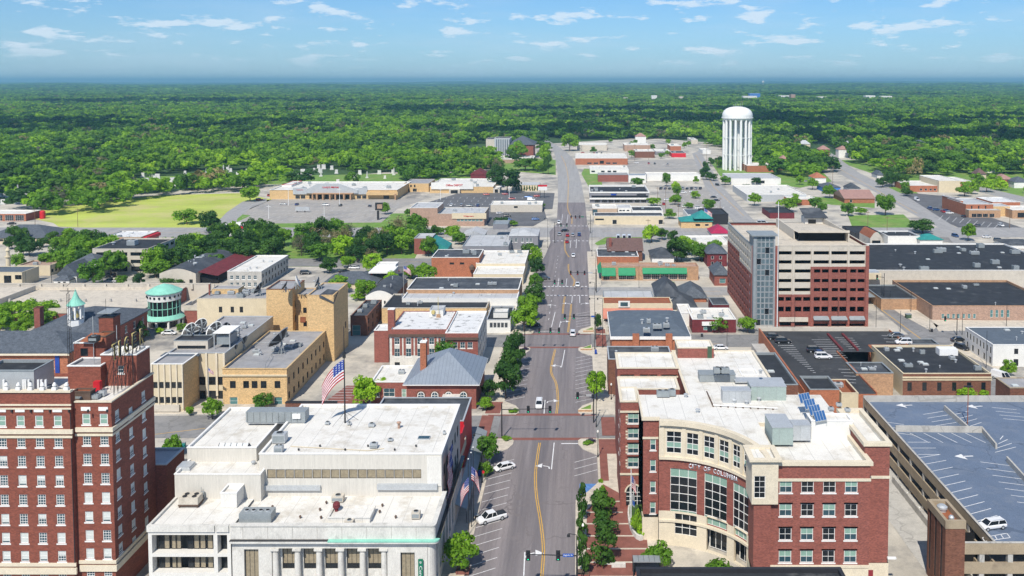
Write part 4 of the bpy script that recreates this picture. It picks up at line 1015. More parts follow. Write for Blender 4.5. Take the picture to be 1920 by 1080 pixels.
block(h, 137, 175, 149.5, 644, zr, 3.0, wins=[('F', 'dark', [X_(156, 149.5)], [Z_(668, 149.5)], 1.3, 1.4)])
block(h, 175, 198, 149.8, 632, zr, 3.0, roof='rust', cap='metal_rusty')
block(h, 185, 212, 153, 596, zr, 2.4, roof=mlight, cap=mdark)
block(h, -40, 60, 141, 696, zr, 5.5, mlight, rblack, mmid)
mb = MB(); Y = 152.8; mb.box(X_(184, Y), X_(211, Y), Y-.3, Y+3, Z_(588, Y), Z_(586, Y), mmid); h.one('chimney_cap', mb)
mb = MB(); x0 = X_(148, 148.7); x1 = X_(190, 148.7); zz = Z_(628, 149.7); mb.face([(x0, 148.6, zz-.9), (x1, 148.6, zz-.9), (x1-.8, 151, zz), (x0+.8, 151, zz)], 'rust'); h.one('canopy', mb)
ac_unit(h, X_(172, 146), 146.6, Z_(636, 148), 1.5, 1.2, 1.0, mdark, 1)
mb = MB(); x0 = X_(174, 143.5); mb.box(x0, x0+1.1, 143, 143.8, zr, zr+1.9, 'sign_red'); h.one('roof_door', mb)
clutter(h, X_(60, 142), X_(125, 142), 139.5, 145, zr, 9, 8, .7); clutter(h, X_(150, 142), X_(200, 142), 139.5, 143, zr, 6, 18, .7)
block(h, 130, 165, 139.6, 736, zr, 1.6, 'metal_rusty', 'rust', 'metal_rusty')
for i, px in enumerate((44, 50, 68, 74, 82, 40, 3)):
 mb = MB(); x = X_(px, 140.6); mb.box(x-.16, x+.16, 140.5, 140.7, zr+.9, zr+3.1, wpaint); mb.bar((x, 140.8, zr), (x, 140.8, zr+3.2), .04, mlight, 5); h.one('antenna_panel', mb)
for (px, pyt, Y, wd) in ((129, 540, 148, .05), (174, 593, 147, .06), (218, 610, 150, .06), (199, 560, 154, .03), (247, 655, 145, .05)):
 mb = MB(); x = X_(px, Y); zz = Z_(pyt, Y); mb.bar((x, Y, zr), (x, Y, zz), wd, mlight if wd > .055 else mdark, 5)
 if px == 129:
  for k in range(14): mb.bar((x-.35, Y, zr+1+k*1.3), (x+.35, Y+.2, zr+1.6+k*1.3), .03, mdark, 4)
  mb.bar((x-.4, Y, zr), (x-.25, Y, zz-1), .04, mdark, 4); mb.bar((x+.4, Y, zr), (x+.25, Y, zz-1), .04, mdark, 4); mb.bar((x-1.4, Y, zz-.5), (x+1.4, Y, zz-.5), .05, mdark, 4)
 h.one('antenna_mast', mb)
XS = X_(203, 142.2) ; XS = -76.0
mb = MB()
for k in range(9):
 y = 142+k*1.25; mb.bar((XS-.3, y, zr), (XS-.3, y, 40.6), .05, mdark, 4); mb.bar((XS-2.2, y, zr), (XS-.3, y, 38.5), .04, mdark, 4)
 if k < 8: mb.bar((XS-.3, y, zr), (XS-.3, y+1.25, 37.3), .035, mdark, 4); mb.bar((XS-.3, y+1.25, zr), (XS-.3, y, 37.3), .035, mdark, 4)
for z in (35.4, 37.3, 38.8, 40.2): mb.bar((XS-.3, 142, z), (XS-.3, 152, z), .05, mdark, 4)
sg = T('roof_sign', 'roof sign with gold edged black letters reading TIGER on a steel frame', 'sign', (XS, 147, zr))
sg.one('frame', mb)
for ch, px in (('T', 203), ('I', 213), ('G', 226), ('E', 241), ('R', 256)):
 y = XS*F/(px-CX); wdt = .55 if ch == 'I' else 1.35
 text_mesh(sg, ch, wdt+.12, 2.75, 'sign_gold', (XS-.06, y, 37.35), (pi/2, 0, pi/2), .10, 'letter', .03)
 text_mesh(sg, ch, wdt-.02, 2.55, mdark, (XS+.02, y, 37.45), (pi/2, 0, pi/2), .06, 'letter_face', .0)
Y = 151.6
volume(h, xr-6, X_(305, Y), Y, Y+7, 0, Z_(872, Y), 'brick_hotel', rlgrey, mlight, .3)
o = T('office_building', 'white stepped office block with a ribbon window and flat membrane roofs', 'office building', (-50, 155, 0))
zL = Z_(985, YH); yL = U(300, 932, zL)[1]
x0 = X_(267, YH); x1 = X_(426, YH); xa = X_(396, YH)
wbk = o.p('wall'); zf = [Z_(1003, YH), Z_(1038, YH), Z_(1044, YH), Z_(1074, YH), Z_(1081, YH), Z_(1115, YH)]
recs = []; bays = [(X_(274, YH), X_(391, YH)), (X_(398.5, YH), X_(417, YH))]
for a, b_ in bays:
 for i in range(3): recs.append((a, b_, zf[2*i+1], zf[2*i]))
wallface(wbk, 'F', YH, x0, x1, 0, zL, recs, 'office_white', rev=1.5)
for i in range(3):
 for k, px in enumerate((278, 289, 303, 311, 334, 346, 358, 372, 384)):
  a = X_(px, YH); b_ = X_(px+11, YH); st = 'ribbon' if k % 4 else 'dark'
  if b_ < bays[0][1]: win(o, 'F', (a+b_)/2, zf[2*i+1]+.02, b_-a-.02, zf[2*i]-zf[2*i+1]-.05, st, YH, 1.45)
 a, b_ = bays[1]; win(o, 'F', (a+b_)/2, zf[2*i+1]+.02, b_-a-.02, zf[2*i]-zf[2*i+1]-.05, 'dark', YH, 1.45)
wallface(wbk, 'L', x0, YH, 172, 0, zL, [], 'office_white')
rb = o.p('roof'); rb.face([(x0+.3, YH+.3, zL-.35), (x1, YH+.3, zL-.35), (x1, yL, zL-.35), (x0+.3, yL, zL-.35)], rwhite)
cb = o.p('coping'); cb.box(x0-.1, X_(394, YH), YH-.25, YH+.35, zL-1.0, zL+.02, lstone); cb.box(X_(396.5, YH), X_(421, YH), YH-.25, YH+.35, zL-1.0, zL+.02, lstone); cb.box(x0-.05, x0+.35, YH+.36, yL, zL-.6, zL+.02, lstone)
zM = Z_(890, yL); xM0 = X_(320, yL); xM1 = X_(483, yL); yM = U(345, 863, zM)[1]
volume(o, xM0, xM1, yL, yM+8, 0, zM, 'office_panel', rwhite, wtrim, .3, .25)
zT = Z_(840, yM); xT0 = X_(345, yM); yT = U(415, 765, zT)[1]; xT1 = X_(476, yM)
volume(o, xT0, xT1, yM, yT, 0, zT, 'office_panel', rwhite, wtrim, .3, .3)
yB = U(600, 930, Z_(988, YH)-.5)[1]; xB0 = X_(481, yB); xB1 = X_(826, yB); zB = Z_(852, yB)
rib = [X_(495+17.2*(i+.5), yB) for i in range(17)]
volume(o, xB0, xB1, yB, yT+.5, 0, zB, 'office_panel', rwhite, wtrim, .3, .35, wins=[('F', 'ribbon', rib, [Z_(897, yB)], 1.5, 1.6), ('R', 'dark4', lin(yB+3, yT-3, 6), [9, 13.5], 1.8, 2.2)])
mb = MB(); mb.box(X_(798, yB), X_(825, yB), yB-.12, yB-.01, Z_(911, yB), zB-.3, 'office_white'); o.one('panel', mb)
volume(o, X_(421, yL), X_(451, yL), yL-3.2, yL-.01, zL-.3, Z_(911, yL)+.2, 'office_white', rwhite, wtrim, .2, .2)
zq = zB-.3
def at(px, py, z): return U(px, py, z)
x, y = at(521, 790, zq); mb = MB(); mb.box(x-5.6, x+5.6, y-1.3, y+1.3, zq+.3, zq+2.3, mmid); mb.box(x-5.4, x+5.4, y-1.1, y+1.1, zq-.02, zq+.3, mlight); mb.box(x+3.3, x+4.8, y-1.6, y-1.31, zq+1.1, zq+2.0, wtrim)
for k in range(9): mb.box(x-5.3+k*1.18, x-5.26+k*1.18, y-1.34, y-1.31, zq+.4, zq+2.2, mdark)
o.one('air_handler', mb)
for (px, py, w_, d_, h_, f_) in ((525, 829, 2.3, 1.8, 1.7, 1), (523, 848, 1.4, 1.2, 1.2, 2), (701, 840, 1.3, 1.1, .9, 1), (697, 800, 1.1, 1, .6, 1), (732, 827, .9, .8, .4, 1), (614, 796, .8, .8, .5, 1), (655, 797, .7, .6, .5, 1), (833, 815, .5, .5, .6, 1)):
 x, y = at(px, py, zq); ac_unit(o, x, y, zq, w_, d_, h_, mlight, f_)
x, y = at(795, 822, zq); mb = MB(); mb.box(x-1.1, x+1.1, y-.7, y+.7, zq-.02, zq+.2, mlight); mb.box(x-1, x+1, y-.6, y+.6, zq+.2, zq+.24, 'window_blue'); o.one('roof_hatch', mb)
x, y = at(748, 803, zq); vent(o, x, y, zq, 1.0, .25, 'brick_pink')
for px in (560, 600, 647, 690, 740, 780): x, y = at(px, 845 if px % 3 else 838, zq); vent(o, x, y, zq, .15, .1, mdark)
mb = MB(); a = at(545, 838, zq); b_ = at(690, 846, zq); mb.bar((*a, zq+.12), (*b_, zq+.12), .07, 'cream', 5); c_ = at(720, 842, zq); mb.bar((*b_, zq+.12), (*c_, zq+.12), .07, 'cream', 5); o.one('roof_pipe', mb)
x, y = at(439, 838, zT-.3)
mb = MB();
for k in range(6): xx = x-2.6+k*1.05; mb.bar((xx, y-.8, zT-.3), (xx, y, zT+.45), .05, mdark, 4); mb.bar((xx, y+.8, zT-.3), (xx, y, zT+.45), .05, mdark, 4)
mb.face([(x-2.6, y-.8, zT-.28), (x+2.6, y-.8, zT-.28), (x+2.6, y, zT+.42), (x-2.6, y, zT+.42)], mlight); mb.face([(x+2.6, y+.8, zT-.28), (x-2.6, y+.8, zT-.28), (x-2.6, y, zT+.42), (x+2.6, y, zT+.42)], mlight); o.one('barrel_skylight', mb)
x, y = at(349, 877, zM-.3); mb = MB(); mb.box(x-1.2, x+1.2, y-1.3, y+1.3, zM-.32, zM+.1, mlight); mb.box(x-1.1, x+1.1, y-1.2, y+1.2, zM+.1, zM+.35, mlight); o.one('skylight', mb)
x, y = at(475, 871, zM-.3); vent(o, x, y, zM-.3, .4, .25)
zz = zL-.35; x, y = at(358, 947, zz); mb = MB(); mb.box(x-1.6, x+1.6, y-1.0, y+1.0, zz+.55, zz+1.7, bwall); mb.box(x-1.7, x+1.7, y-1.1, y-.9, zz+.3, zz+.5, 'metal_rusty'); mb.box(x-1.7, x+1.7, y+.9, y+1.1, zz+.3, zz+.5, 'metal_rusty')
for a in (-.8, .8):
 for c_ in (-.45, .45): mb.lathe(x+a, y+c_, [(.38, zz+1.69), (.38, zz+1.82), (.3, zz+1.82), (.3, zz+1.74), (.01, zz+1.74)], [mdark]*4, 12)
for a in (-1.5, 1.5): mb.box(x+a-.1, x+a+.1, y-1, y+1, zz-.02, zz+.55, 'metal_rusty')
o.one('condenser_unit', mb)
x, y = at(380, 938, zz); mb = MB(); mb.box(x-.3, x+.3, y-.2, y+.2, zz+.6, zz+1.5, mmid); mb.bar((x-.2, y, zz), (x-.2, y, zz+2.3), .05, mmid, 5); o.one('meter_box', mb)
x, y = at(647, 793, zq)
fp = T('flagpole', 'very tall dark rooftop flagpole guyed on the white office roof', 'flagpole', (x, y, zq))
mb = MB(); zt_ = Z_(612, y); mb.bar((x, y, zq), (x, y, zt_), .16, 'pole_dark', 8, .06)
for a in (.6, 2.2, 3.9, 5.4): mb.bar((x+2.6*cos(a), y+2.6*sin(a), zq), (x, y, zq+2.2), .03, 'pole_dark', 4)
fp.one('pole', mb); mb = MB(); mb.box(x-.25, x+.25, y-.25, y+.25, Z_(671, y), Z_(661, y), 'pole_dark'); fp.one('float_lamp', mb)
def flag(th_name, label, x, y, z, length, hoist, ang, droop, group=None, lift=0, vertical=False, seedf=1):
 """stars and stripes hanging from the pole at x, y; z is its top hoist corner"""
 f = T(th_name, label, 'flag', (x, y, z), group)
 n, m_ = 26, 26; mb = MB(); rn = random.Random(seedf); pts = {}
 for i in range(n+1):
  for j in range(m_+1):
   u = i/n*length; v = j/m_*hoist
   if vertical:
    pts[i, j] = (x+.12*sin(v*2.3), y+u*cos(ang), z-v)
   else:
    ca, sa = cos(ang), sin(ang); dr = droop*u*(.55+.45*u/length); wv = .22*sin(u*2.6+v*1.2+seedf)*(u/length)
    sh = 1-.45*droop/1.2*(u/length)*.6
    pts[i, j] = (x+ca*u*sh-sa*wv, y+sa*u*sh+ca*wv, z-v-dr+lift*u)
 for i in range(n):
  for j in range(m_):
   if vertical: s = int(i/n*13); mat = 'flag_red' if s % 2 == 0 else 'flag_white'; can = j < m_*.4 and i >= n*6/13
   else: s = int(j/m_*13); mat = 'flag_red' if s % 2 == 0 else 'flag_white'; can = i < n*.4 and j < m_*7/13
   if can: mat = 'flag_blue' if not (i % 3 == 1 and j % 3 == 1) else 'flag_white'
   mb.face([pts[i, j+1], pts[i+1, j+1], pts[i+1, j], pts[i, j]], mat)
 f.one('cloth', mb); return f
flag('flag', 'large stars and stripes flying from the rooftop flagpole', x-.1, y, Z_(674, y), 5.2, 3.7, radians(188), .95, seedf=2)
k_ = T('bank_building', 'classical pale stone bank with round columns and a green copper cornice', 'bank', (-42, 143, 0))
zb1 = Z_(986, YH); zc = Z_(1016, YH); xb0 = X_(424, YH); xb1 = X_(812, YH)
wx = [X_(p, YH) for p in (530.5, 571.5, 612.5, 654, 695)]; zw0 = Z_(1074, YH); zw1 = Z_(1030, YH)
cx0 = X_(501, YH); cx1 = X_(721, YH)
wbk = k_.p('wall')
wallface(wbk, 'F', YH, xb0, cx0, 0, zc, [(X_(448.5, YH), X_(476, YH), zw0-3, zw1)], lstone, rev=.5); wallface(wbk, 'F', YH, cx1, xb1-1.2, 0, zc, [(X_(746, YH), X_(773, YH), zw0-3, Z_(1036, YH))], lstone, rev=.5)
wallface(wbk, 'F', YH+1.1, cx0, cx1, 0, zw1+.15, [(u-1.15, u+1.15, zw0, zw1) for u in wx], lstone, rev=.3)
wbk.box(cx0, cx1, YH, YH+1.2, zw1+.16, zc, lstone)
wallface(wbk, 'R', cx0, YH, YH+1.1, 0, zw1+.16, [], lstone); wallface(wbk, 'L', cx1, YH, YH+1.1, 0, zw1+.16, [], lstone)
sidew = [(u-.9, u+.9, 2.2, 9.6) for u in lin(YH+2.2, yB+8, 6)]
wallface(wbk, 'R', xb1, YH+1.2, 170, 0, zc, sidew, lstone, rev=.5)
for a, b_, c_, _ in sidew: win(k_, 'R', (a+b_)/2, 2.2, 1.8, 7.4, 'tall', xb1, .48)
for u in wx: win(k_, 'F', u, zw0, 2.3, zw1-zw0, 'tall', YH+1.1, .28)
win(k_, 'F', X_(462, YH), zw0-3, 2.25, zw1-zw0+3, 'tall', YH, .48); win(k_, 'F', X_(759.5, YH), zw0-3, 2.2, Z_(1036, YH)-zw0+3, 'tall', YH, .48)
def rounded(x0, x1, y0, y1, r, k=6):
 return [(x0, y0)]+[(x1-r+r*sin(t), y0+r-r*cos(t)) for t in lin(0, pi/2, k)]+[(x1, y1), (x0, y1)]
wbk.prism(rounded(xb1-1.25, xb1, YH, YH+1.25, 1.2), 0, zc, lstone)
cb = k_.p('parapet'); cb.prism(rounded(xb0, xb1+.1, YH-.1, YH+.5, .5), zc+.5, zb1, lstone); cb.box(xb1-.5, xb1+.1, YH+.5, yB-.02, zc+.5, zb1, lstone); cb.prism(rounded(xb0, xb1+.2, YH-.25, YH+.6, .6), zb1, zb1+.22, lstone); cb.box(xb1-.6, xb1+.2, YH+.6, yB-.02, zb1, zb1+.22, lstone)
for i in range(8): u = lin(xb0+2, xb1-3, 8)[i]; cb.box(u-.04, u+.04, YH-.125, YH-.1, zc+.6, zb1-.1, 'concrete')
cn = k_.p('cornice'); xg = X_(610, YH); cn.box(xb0, xg, YH-.7, YH+.2, zc+.05, zc+.45, lstone); cn.box(xb0, xg, YH-.75, YH-.2, zc+.45, zc+.5, mdark)
cn.prism(rounded(xg+.02, xb1+.7, YH-.75, YH+.2, .9), zc+.05, zc+.3, lstone); cn.prism(rounded(xg+.02, xb1+.75, YH-.8, YH+.25, .9), zc+.31, zc+.5, 'copper_green'); cn.box(xb1, xb1+.72, YH+.26, 169, zc+.05, zc+.5, wdark)
rbk = k_.p('roof'); zrk = zb1-.7; rbk.face([(xb0, YH+.4, zrk), (xb1-.5, YH+.4, zrk), (xb1-.5, yB, zrk), (xb0, yB, zrk)], rwhite)
volume(k_, X_(620, 143), X_(698, 143), 139.6, 143.6, zrk-.02, zrk+.9, rwhite, rwhite, rwhite, .12, .2)
for p in (507, 549, 590, 631.5, 673, 714):
 u = X_(p, YH); mb = MB(); mb.lathe(u, YH+.42, [(.52, 0), (.52, zw0-1), (.48, zw1-.9), (.46, zw1-.5)], lstone, 14); mb.lathe(u, YH+.42, [(.5, zw1-.5), (.62, zw1-.25), (.62, zw1-.2)], lstone, 14); mb.box(u-.68, u+.68, YH-.25, YH+1.08, zw1-.2, zw1+.14, lstone); k_.one('column', mb)
for px, py, w_, d_, h_ in ((634, 940, 2.0, 1.3, 1.1), (780, 972, 1.4, 1.1, 1.2), (655, 985, 1.4, 1.0, .9)): x, y = at(px, py, zrk); ac_unit(k_, x, y, zrk, w_, d_, h_, bwall, 1)
x, y = at(631, 957, zrk+.9); mb = MB(); mb.lathe(x, y, [(.3, zrk+.8), (.3, zrk+1.2), (.6, zrk+1.5), (.6, zrk+2.0), (.4, zrk+2.3), (.01, zrk+2.3)], 'brick_plum', 12); k_.one('roof_fan', mb)
x, y = at(483, 975, zrk); mb = MB(); mb.box(x-2.6, x+2.6, y-1.2, y+1.2, zrk+.1, zrk+1.6, mmid);
for a in (-1.7, -.6, .6, 1.7): mb.lathe(x+a, y, [(.42, zrk+1.59), (.42, zrk+1.75), (.33, zrk+1.75), (.33, zrk+1.64), (.01, zrk+1.64)], [mlight, mlight, mdark, mdark], 12)
mb.box(x-2.5, x+2.5, y-1.1, y+1.1, zrk-.02, zrk+.1, mdark); k_.one('chiller', mb)
for px, py in ((511, 953), (612, 945), (600, 958), (563, 972), (602, 973), (717, 950), (712, 962), (742, 972)): x, y = at(px, py, zrk); vent(k_, x, y, zrk, .25, .12, 'metal_rusty')
mb = MB(); mb.box(X_(484, yB), X_(597, yB), yB-.5, yB-.01, zrk+1.2, zrk+2, mlight); mb.box(X_(704, yB), X_(818, yB), yB-.5, yB-.01, zrk+1.3, zrk+2.3, mlight); k_.one('duct', mb)
x = X_(785, YH); mb = MB(); z1 = Z_(1046, YH); mb.box(x-.38, x+.38, YH-.45, YH-.3, z1-6.5, z1, 'sign_green'); mb.box(x-.1, x+.1, YH-.3, YH, z1-1, z1-.8, mdark); bs = T('bank_sign', 'upright green sign with white lettering on the bank corner', 'sign', (x, YH, z1-6.5)); bs.one('sign_panel', mb)
mb = MB(); mb.lathe(x, YH-.47, [(.24, z1-.5), (.25, z1-.5)], wpaint, 12)
mb = MB();
for a in range(8): t = a*pi/4; mb.face([(x+.07*cos(t+.8), YH-.462, z1-.5+.07*sin(t+.8)), (x+.25*cos(t), YH-.462, z1-.5+.25*sin(t)), (x+.07*cos(t-.8), YH-.462, z1-.5+.07*sin(t-.8))], wpaint)
bs.one('emblem', mb)
text_mesh(bs, 'Central Bank', 5.2, .44, wpaint, (x+.20-.44+.05, YH-.455, z1-3.7), (pi/2, pi/2, 0), .02, 'lettering')
flag('wall_flag', 'huge stars and stripes hanging down the side of the white office block', xB1+.8, yB+1.6, zB-1.0, 5.5, 9.5, 0, 0, vertical=True)
c = T('city_hall', 'large red brick city hall with a curved glazed front and cream top storey', 'city hall', (32, 155, 0))
Yc = YH; z0 = Z_(868, Yc); xa = X_(1448, Yc); xb = X_(1637, Yc)
cols = [X_(p, Yc) for p in (1477.5, 1518.5, 1560, 1601.5)]; rows_ = [Z_(p, Yc) for p in (924, 968, 1013, 1055)]
wl = []
for j, z in enumerate(rows_): wl.append(('F', ['city', 'city', 'city_d'], cols, [z], 2.0, 2.0))
yR = U(1600, 800, z0-.6)[1]
volume(c, xa, xb, Yc, yR, Z_(1065, Yc), z0-.35, bred, rwhite, ctrim, .25, .5, wins=wl, capo=.35, capt=.6, walls={'B': bred})
tb = c.p('stone_trim')
tb.box(xa-.15, xb+.1, Yc-.15, Yc-.01, Z_(902, Yc), Z_(897, Yc), ctrim); tb.box(xa-.2, xb+.15, Yc-.2, Yc-.01, Z_(1064, Yc), Z_(1056, Yc)-.28, ctrim)
volume(c, xa-.1, X_(1636, Yc), Yc-.1, yR, 0, Z_(1065, Yc), ctrim, noroof=True)
win(c, 'F', X_(1490, Yc), 1, 2.2, 2.4, 'dark', Yc-.1, -.02)
Yt = 140.5; zt2 = Z_(829, Yt); xt0 = X_(1626, Yt); xt1 = X_(1673, Yt); yt1 = U(1600, 766, zt2)[1]
volume(c, xt0, xt1, Yt, yt1, Z_(1055, Yt), zt2-.6, bred, rwhite, ctrim, .4, .5, capo=.3, capt=.6)
volume(c, xt0-.0, xt1+.1, Yt-.1, yt1, 0, Z_(1055, Yt), ctrim, noroof=True)
tb.box(xb+.1, xt1+.12, Yt-.12, Yt-.01, Z_(897, Yt), Z_(892, Yt), ctrim)
mb = MB(); mb.box(X_(1634, Yt), X_(1645, Yt), Yt-.15, Yt-.11, 0, Z_(1068, Yt), 'door_red'); c.one('side_door', mb)
mb = MB(); x = X_(1672, Yt); mb.box(x-.2, x+1.2, Yt-.8, Yt-.4, Z_(1044, Yt), Z_(1041, Yt), wpaint); c.one('wall_camera', mb)
zu = Z_(793, 148); volume(c, X_(1524, 148), X_(1602, 148), 148, yt1-4, z0-.6, Z_(790, 148), wwall, rwhite, wtrim, .15, .3)
xL = X_(1238, 152.5); yc = Yc; R_c = xa-xL;
def arc(r, n=24, t0=0, t1=pi/2): return [(xL+r*sin(t), yc+r*cos(t)) for t in lin(t0, t1, n)]
zk = Z_(786, yc+R_c)
zs1 = Z_(857, yc+R_c)
zg = Z_(973, yc+R_c)
def arcwall(mb, r, t0, t1, z0_, z1_, mat, n=6):
 P = [(xL+r*sin(t), yc+r*cos(t)) for t in lin(t0, t1, n)]
 for i in range(n-1): mb.face([(*P[i], z0_), (*P[i+1], z0_), (*P[i+1], z1_), (*P[i], z1_)], mat)
def arcgrid(mb, r, t0, t1, z0_, z1_, holes, mat, rev=.25):
 ts = sorted(set([t0, t1]+[v for h_ in holes for v in h_[:2]])); zz_ = sorted(set([z0_, z1_]+[v for h_ in holes for v in h_[2:]]))
 for i in range(len(ts)-1):
  for j in range(len(zz_)-1):
   tc_, zc_ = (ts[i]+ts[i+1])/2, (zz_[j]+zz_[j+1])/2
   if not any(h_[0] < tc_ < h_[1] and h_[2] < zc_ < h_[3] for h_ in holes): arcwall(mb, r, ts[i], ts[i+1], zz_[j], zz_[j+1], mat, max(2, int((ts[i+1]-ts[i])/.06)+2))
 for a, b_, lo_, hi_ in holes:
  for t in (a, b_):
   p = (xL+r*sin(t), yc+r*cos(t)); q = (xL+(r+rev)*sin(t), yc+(r+rev)*cos(t)); mb.face([(*p, lo_), (*q, lo_), (*q, hi_), (*p, hi_)], mat)
  for zz in (lo_, hi_):
   P = [(xL+r*sin(t), yc+r*cos(t)) for t in lin(a, b_, 5)]; Q = [(xL+(r+rev)*sin(t), yc+(r+rev)*cos(t)) for t in lin(a, b_, 5)]
   for i in range(4): mb.face([(*P[i], zz), (*P[i+1], zz), (*Q[i+1], zz), (*Q[i], zz)], mat)
def arcwin(r, t0, t1, lo_, hi_, nx, nz, blinds, name='window'):
 """curved glazing: bars and panes that follow the arc"""
 fr = MB(); pn = MB(); r1 = r+.2
 def pt(t, rr): return (xL+rr*sin(t), yc+rr*cos(t))
 for i in range(nx+1):
  t = t0+(t1-t0)*i/nx; wd = .08 if i in (0, nx) else .045
  a, b_ = t-wd/r, t+wd/r; P = [pt(a, r1-.1), pt(b_, r1-.1), pt(b_, r1), pt(a, r1)]; fr.prism(P, lo_, hi_, wtrim)
 for j in range(nz+1):
  z = lo_+(hi_-lo_)*j/nz
  for i in range(nx):
   a, b_ = t0+(t1-t0)*i/nx, t0+(t1-t0)*(i+1)/nx; fr.prism([pt(a, r1-.08), pt(b_, r1-.08), pt(b_, r1), pt(a, r1)], z-.05, z+.05, wtrim)
 for i in range(nx):
  for j in range(nz):
   a, b_ = t0+(t1-t0)*i/nx, t0+(t1-t0)*(i+1)/nx; za = lo_+(hi_-lo_)*j/nz; zb_ = lo_+(hi_-lo_)*(j+1)/nz
   mat = 'blind_green' if (nz-1-j) in blinds else wdark
   pn.face([(*pt(a, r1-.03), za), (*pt(b_, r1-.03), za), (*pt(b_, r1-.03), zb_), (*pt(a, r1-.03), zb_)], mat)
 f_ = fr.build(name, c.o, c.loc); p_ = pn.build('pane', f_, c.loc)
def th_at(px, py_z):
 best = None
 for i in range(400):
  t = i/399*pi/2; X = xL+R_c*sin(t); Y = yc+R_c*cos(t); d = Y*cp+(H-py_z)*sp; p_ = CX+F*X/d
  if best is None or abs(p_-px) < best[0]: best = (abs(p_-px), t)
 return best[1]
up = [(1250, 1277.5), (1288, 1310), (1320, 1340), (1349, 1367), (1375, 1389), (1396, 1406.5)]
UH = [(th_at(a, zk-3), th_at(b_, zk-3), zs1+.9, zk-2.1) for a, b_ in up]
big = [(1257, 1306.5), (1321, 1363), (1374.5, 1403)]
BH = [(th_at(a, 13), th_at(b_, 13), Z_(972, yc+R_c)+.2, Z_(877, yc+R_c)) for a, b_ in big]
wbk = c.p('wall')
arcgrid(wbk, R_c, .0, pi/2, zg, zs1, BH, bred); arcgrid(wbk, R_c-.12, .0, pi/2, zs1, zk-.9, UH, ctrim)
gH = [(th_at(1265, 4), th_at(1307, 4), 2.2, 6.0), (th_at(1326, 4), th_at(1365, 4), 0.3, 6.4), (th_at(1378, 4), th_at(1402, 4), .3, 6.4)]
arcgrid(wbk, R_c-.3, .0, pi/2, 0.0, zg, gH, ctrim, .5)
arcwin(R_c-.2, *gH[0], 3, 3, ()); arcwin(R_c+1.2, *gH[1], 4, 2, ()); arcwin(R_c+1.2, *gH[2], 3, 2, ())
for (a, b_) in ((R_c-.3, zg), (R_c-.12, zs1)):
 pass
tbm = MB()
for (r, za, zb_, out) in ((R_c, zs1-.25, zs1+.25, .45), (R_c, zk-.9, zk, .7), (R_c, zk-1.4, zk-.9, .25), (R_c, zg-.25, zg+.15, .55)):
 P = lin(0, pi/2, 25)
 for i in range(24):
  a, b_ = P[i], P[i+1]; q = [(xL+(r-out)*sin(a), yc+(r-out)*cos(a)), (xL+(r-out)*sin(b_), yc+(r-out)*cos(b_)), (xL+(r+.2)*sin(b_), yc+(r+.2)*cos(b_)), (xL+(r+.2)*sin(a), yc+(r+.2)*cos(a))]
  tbm.prism(q, za, zb_, ctrim)
for t in [UH[0][0]-.05]+[(UH[i][1]+UH[i+1][0])/2 for i in range(5)]+[UH[5][1]+.06]:
 q = [(xL+(R_c-.3)*sin(t+s_*.022), yc+(R_c-.3)*cos(t+s_*.022)) for s_ in (-1, 1)]+[(xL+(R_c-.1)*sin(t+s_*.022), yc+(R_c-.1)*cos(t+s_*.022)) for s_ in (1, -1)]
 tbm.prism(q, zs1+.26, zk-1.41, ctrim)
c.one('curved_cornice', tbm)
for h_ in UH: arcwin(R_c-.12, *h_, 2, 4, (2,) )
for h_ in BH: arcwin(R_c, *h_, 3, 6, (0, 5))
xq0 = xa-5.0 if False else X_(1416, 136.2);
volume(c, X_(1413, 136.6), X_(1463, 136.6), 136.6, 141.5, max(zs1-.2, 0), zk-.02, ctrim, rwhite, ctrim, .2, .4, wins=[('F', 'cityb', [X_(1428, 136.6)], [zs1+.8], 1.8, 3.6)], capo=.5, capt=.35)
volume(c, X_(1417, 136.9), xa, 136.9, 141, zg, zs1-.2, bred, noroof=True); volume(c, X_(1415, 136.8), xa, 136.8, 141, 0, zg, ctrim, noroof=True)
msg = 'CITY OF COLUMBIA'; t0, t1 = th_at(1291, zs1-1), th_at(1384, zs1-1); sgc = T('wall_lettering', 'silver capital letters spelling CITY OF COLUMBIA around the curved brick front', 'sign', (xL+R_c*.7, yc+R_c*.7, zs1-1.6))
wl_ = [{'I': .45, ' ': .7, 'M': 1.25, 'O': 1.12}.get(ch, 1.0) for ch in msg]; tot = sum(wl_); acc = 0
for ch, w_ in zip(msg, wl_):
 t = t0+(t1-t0)*(acc+w_/2)/tot; acc += w_
 if ch == ' ': continue
 r = R_c-.12; text_mesh(sgc, ch, (t1-t0)*r*w_/tot*.80, .88, 'letter_grey', (xL+r*sin(t), yc+r*cos(t), zs1-1.62), (pi/2, 0, -t), .12, 'letter', .015)
text_mesh(sgc, '701', .9, .4, mdark, (xL+(R_c-.45)*sin(gH[1][0]+.15), yc+(R_c-.45)*cos(gH[1][0]+.15), 6.7), (pi/2, 0, -(gH[1][0]+.15)), .05, 'house_number')
Pr = arc(R_c-.3, 25)
yW = U(1163, 752, 21.5)[1]; zW = 21.5
rbk = c.p('roof'); zr1 = zk-.35
yBk = U(1300, 700, 21)[1]
xl0 = X_(1206, 156); yl0 = yc+R_c+1.2
volume(c, xl0, xL+.02, yl0, yW+2, 5, zk-.55, bred, noroof=True, wins=[('F', 'city_s', [X_(1225.5, yl0)], [Z_(p, yl0) for p in (844, 884, 924, 963)], 1.0, 2.1)])
volume(c, xl0-.1, xL+.02, yl0-.1, yl0+2, 0, Z_(961+8, yl0), ctrim, noroof=True)
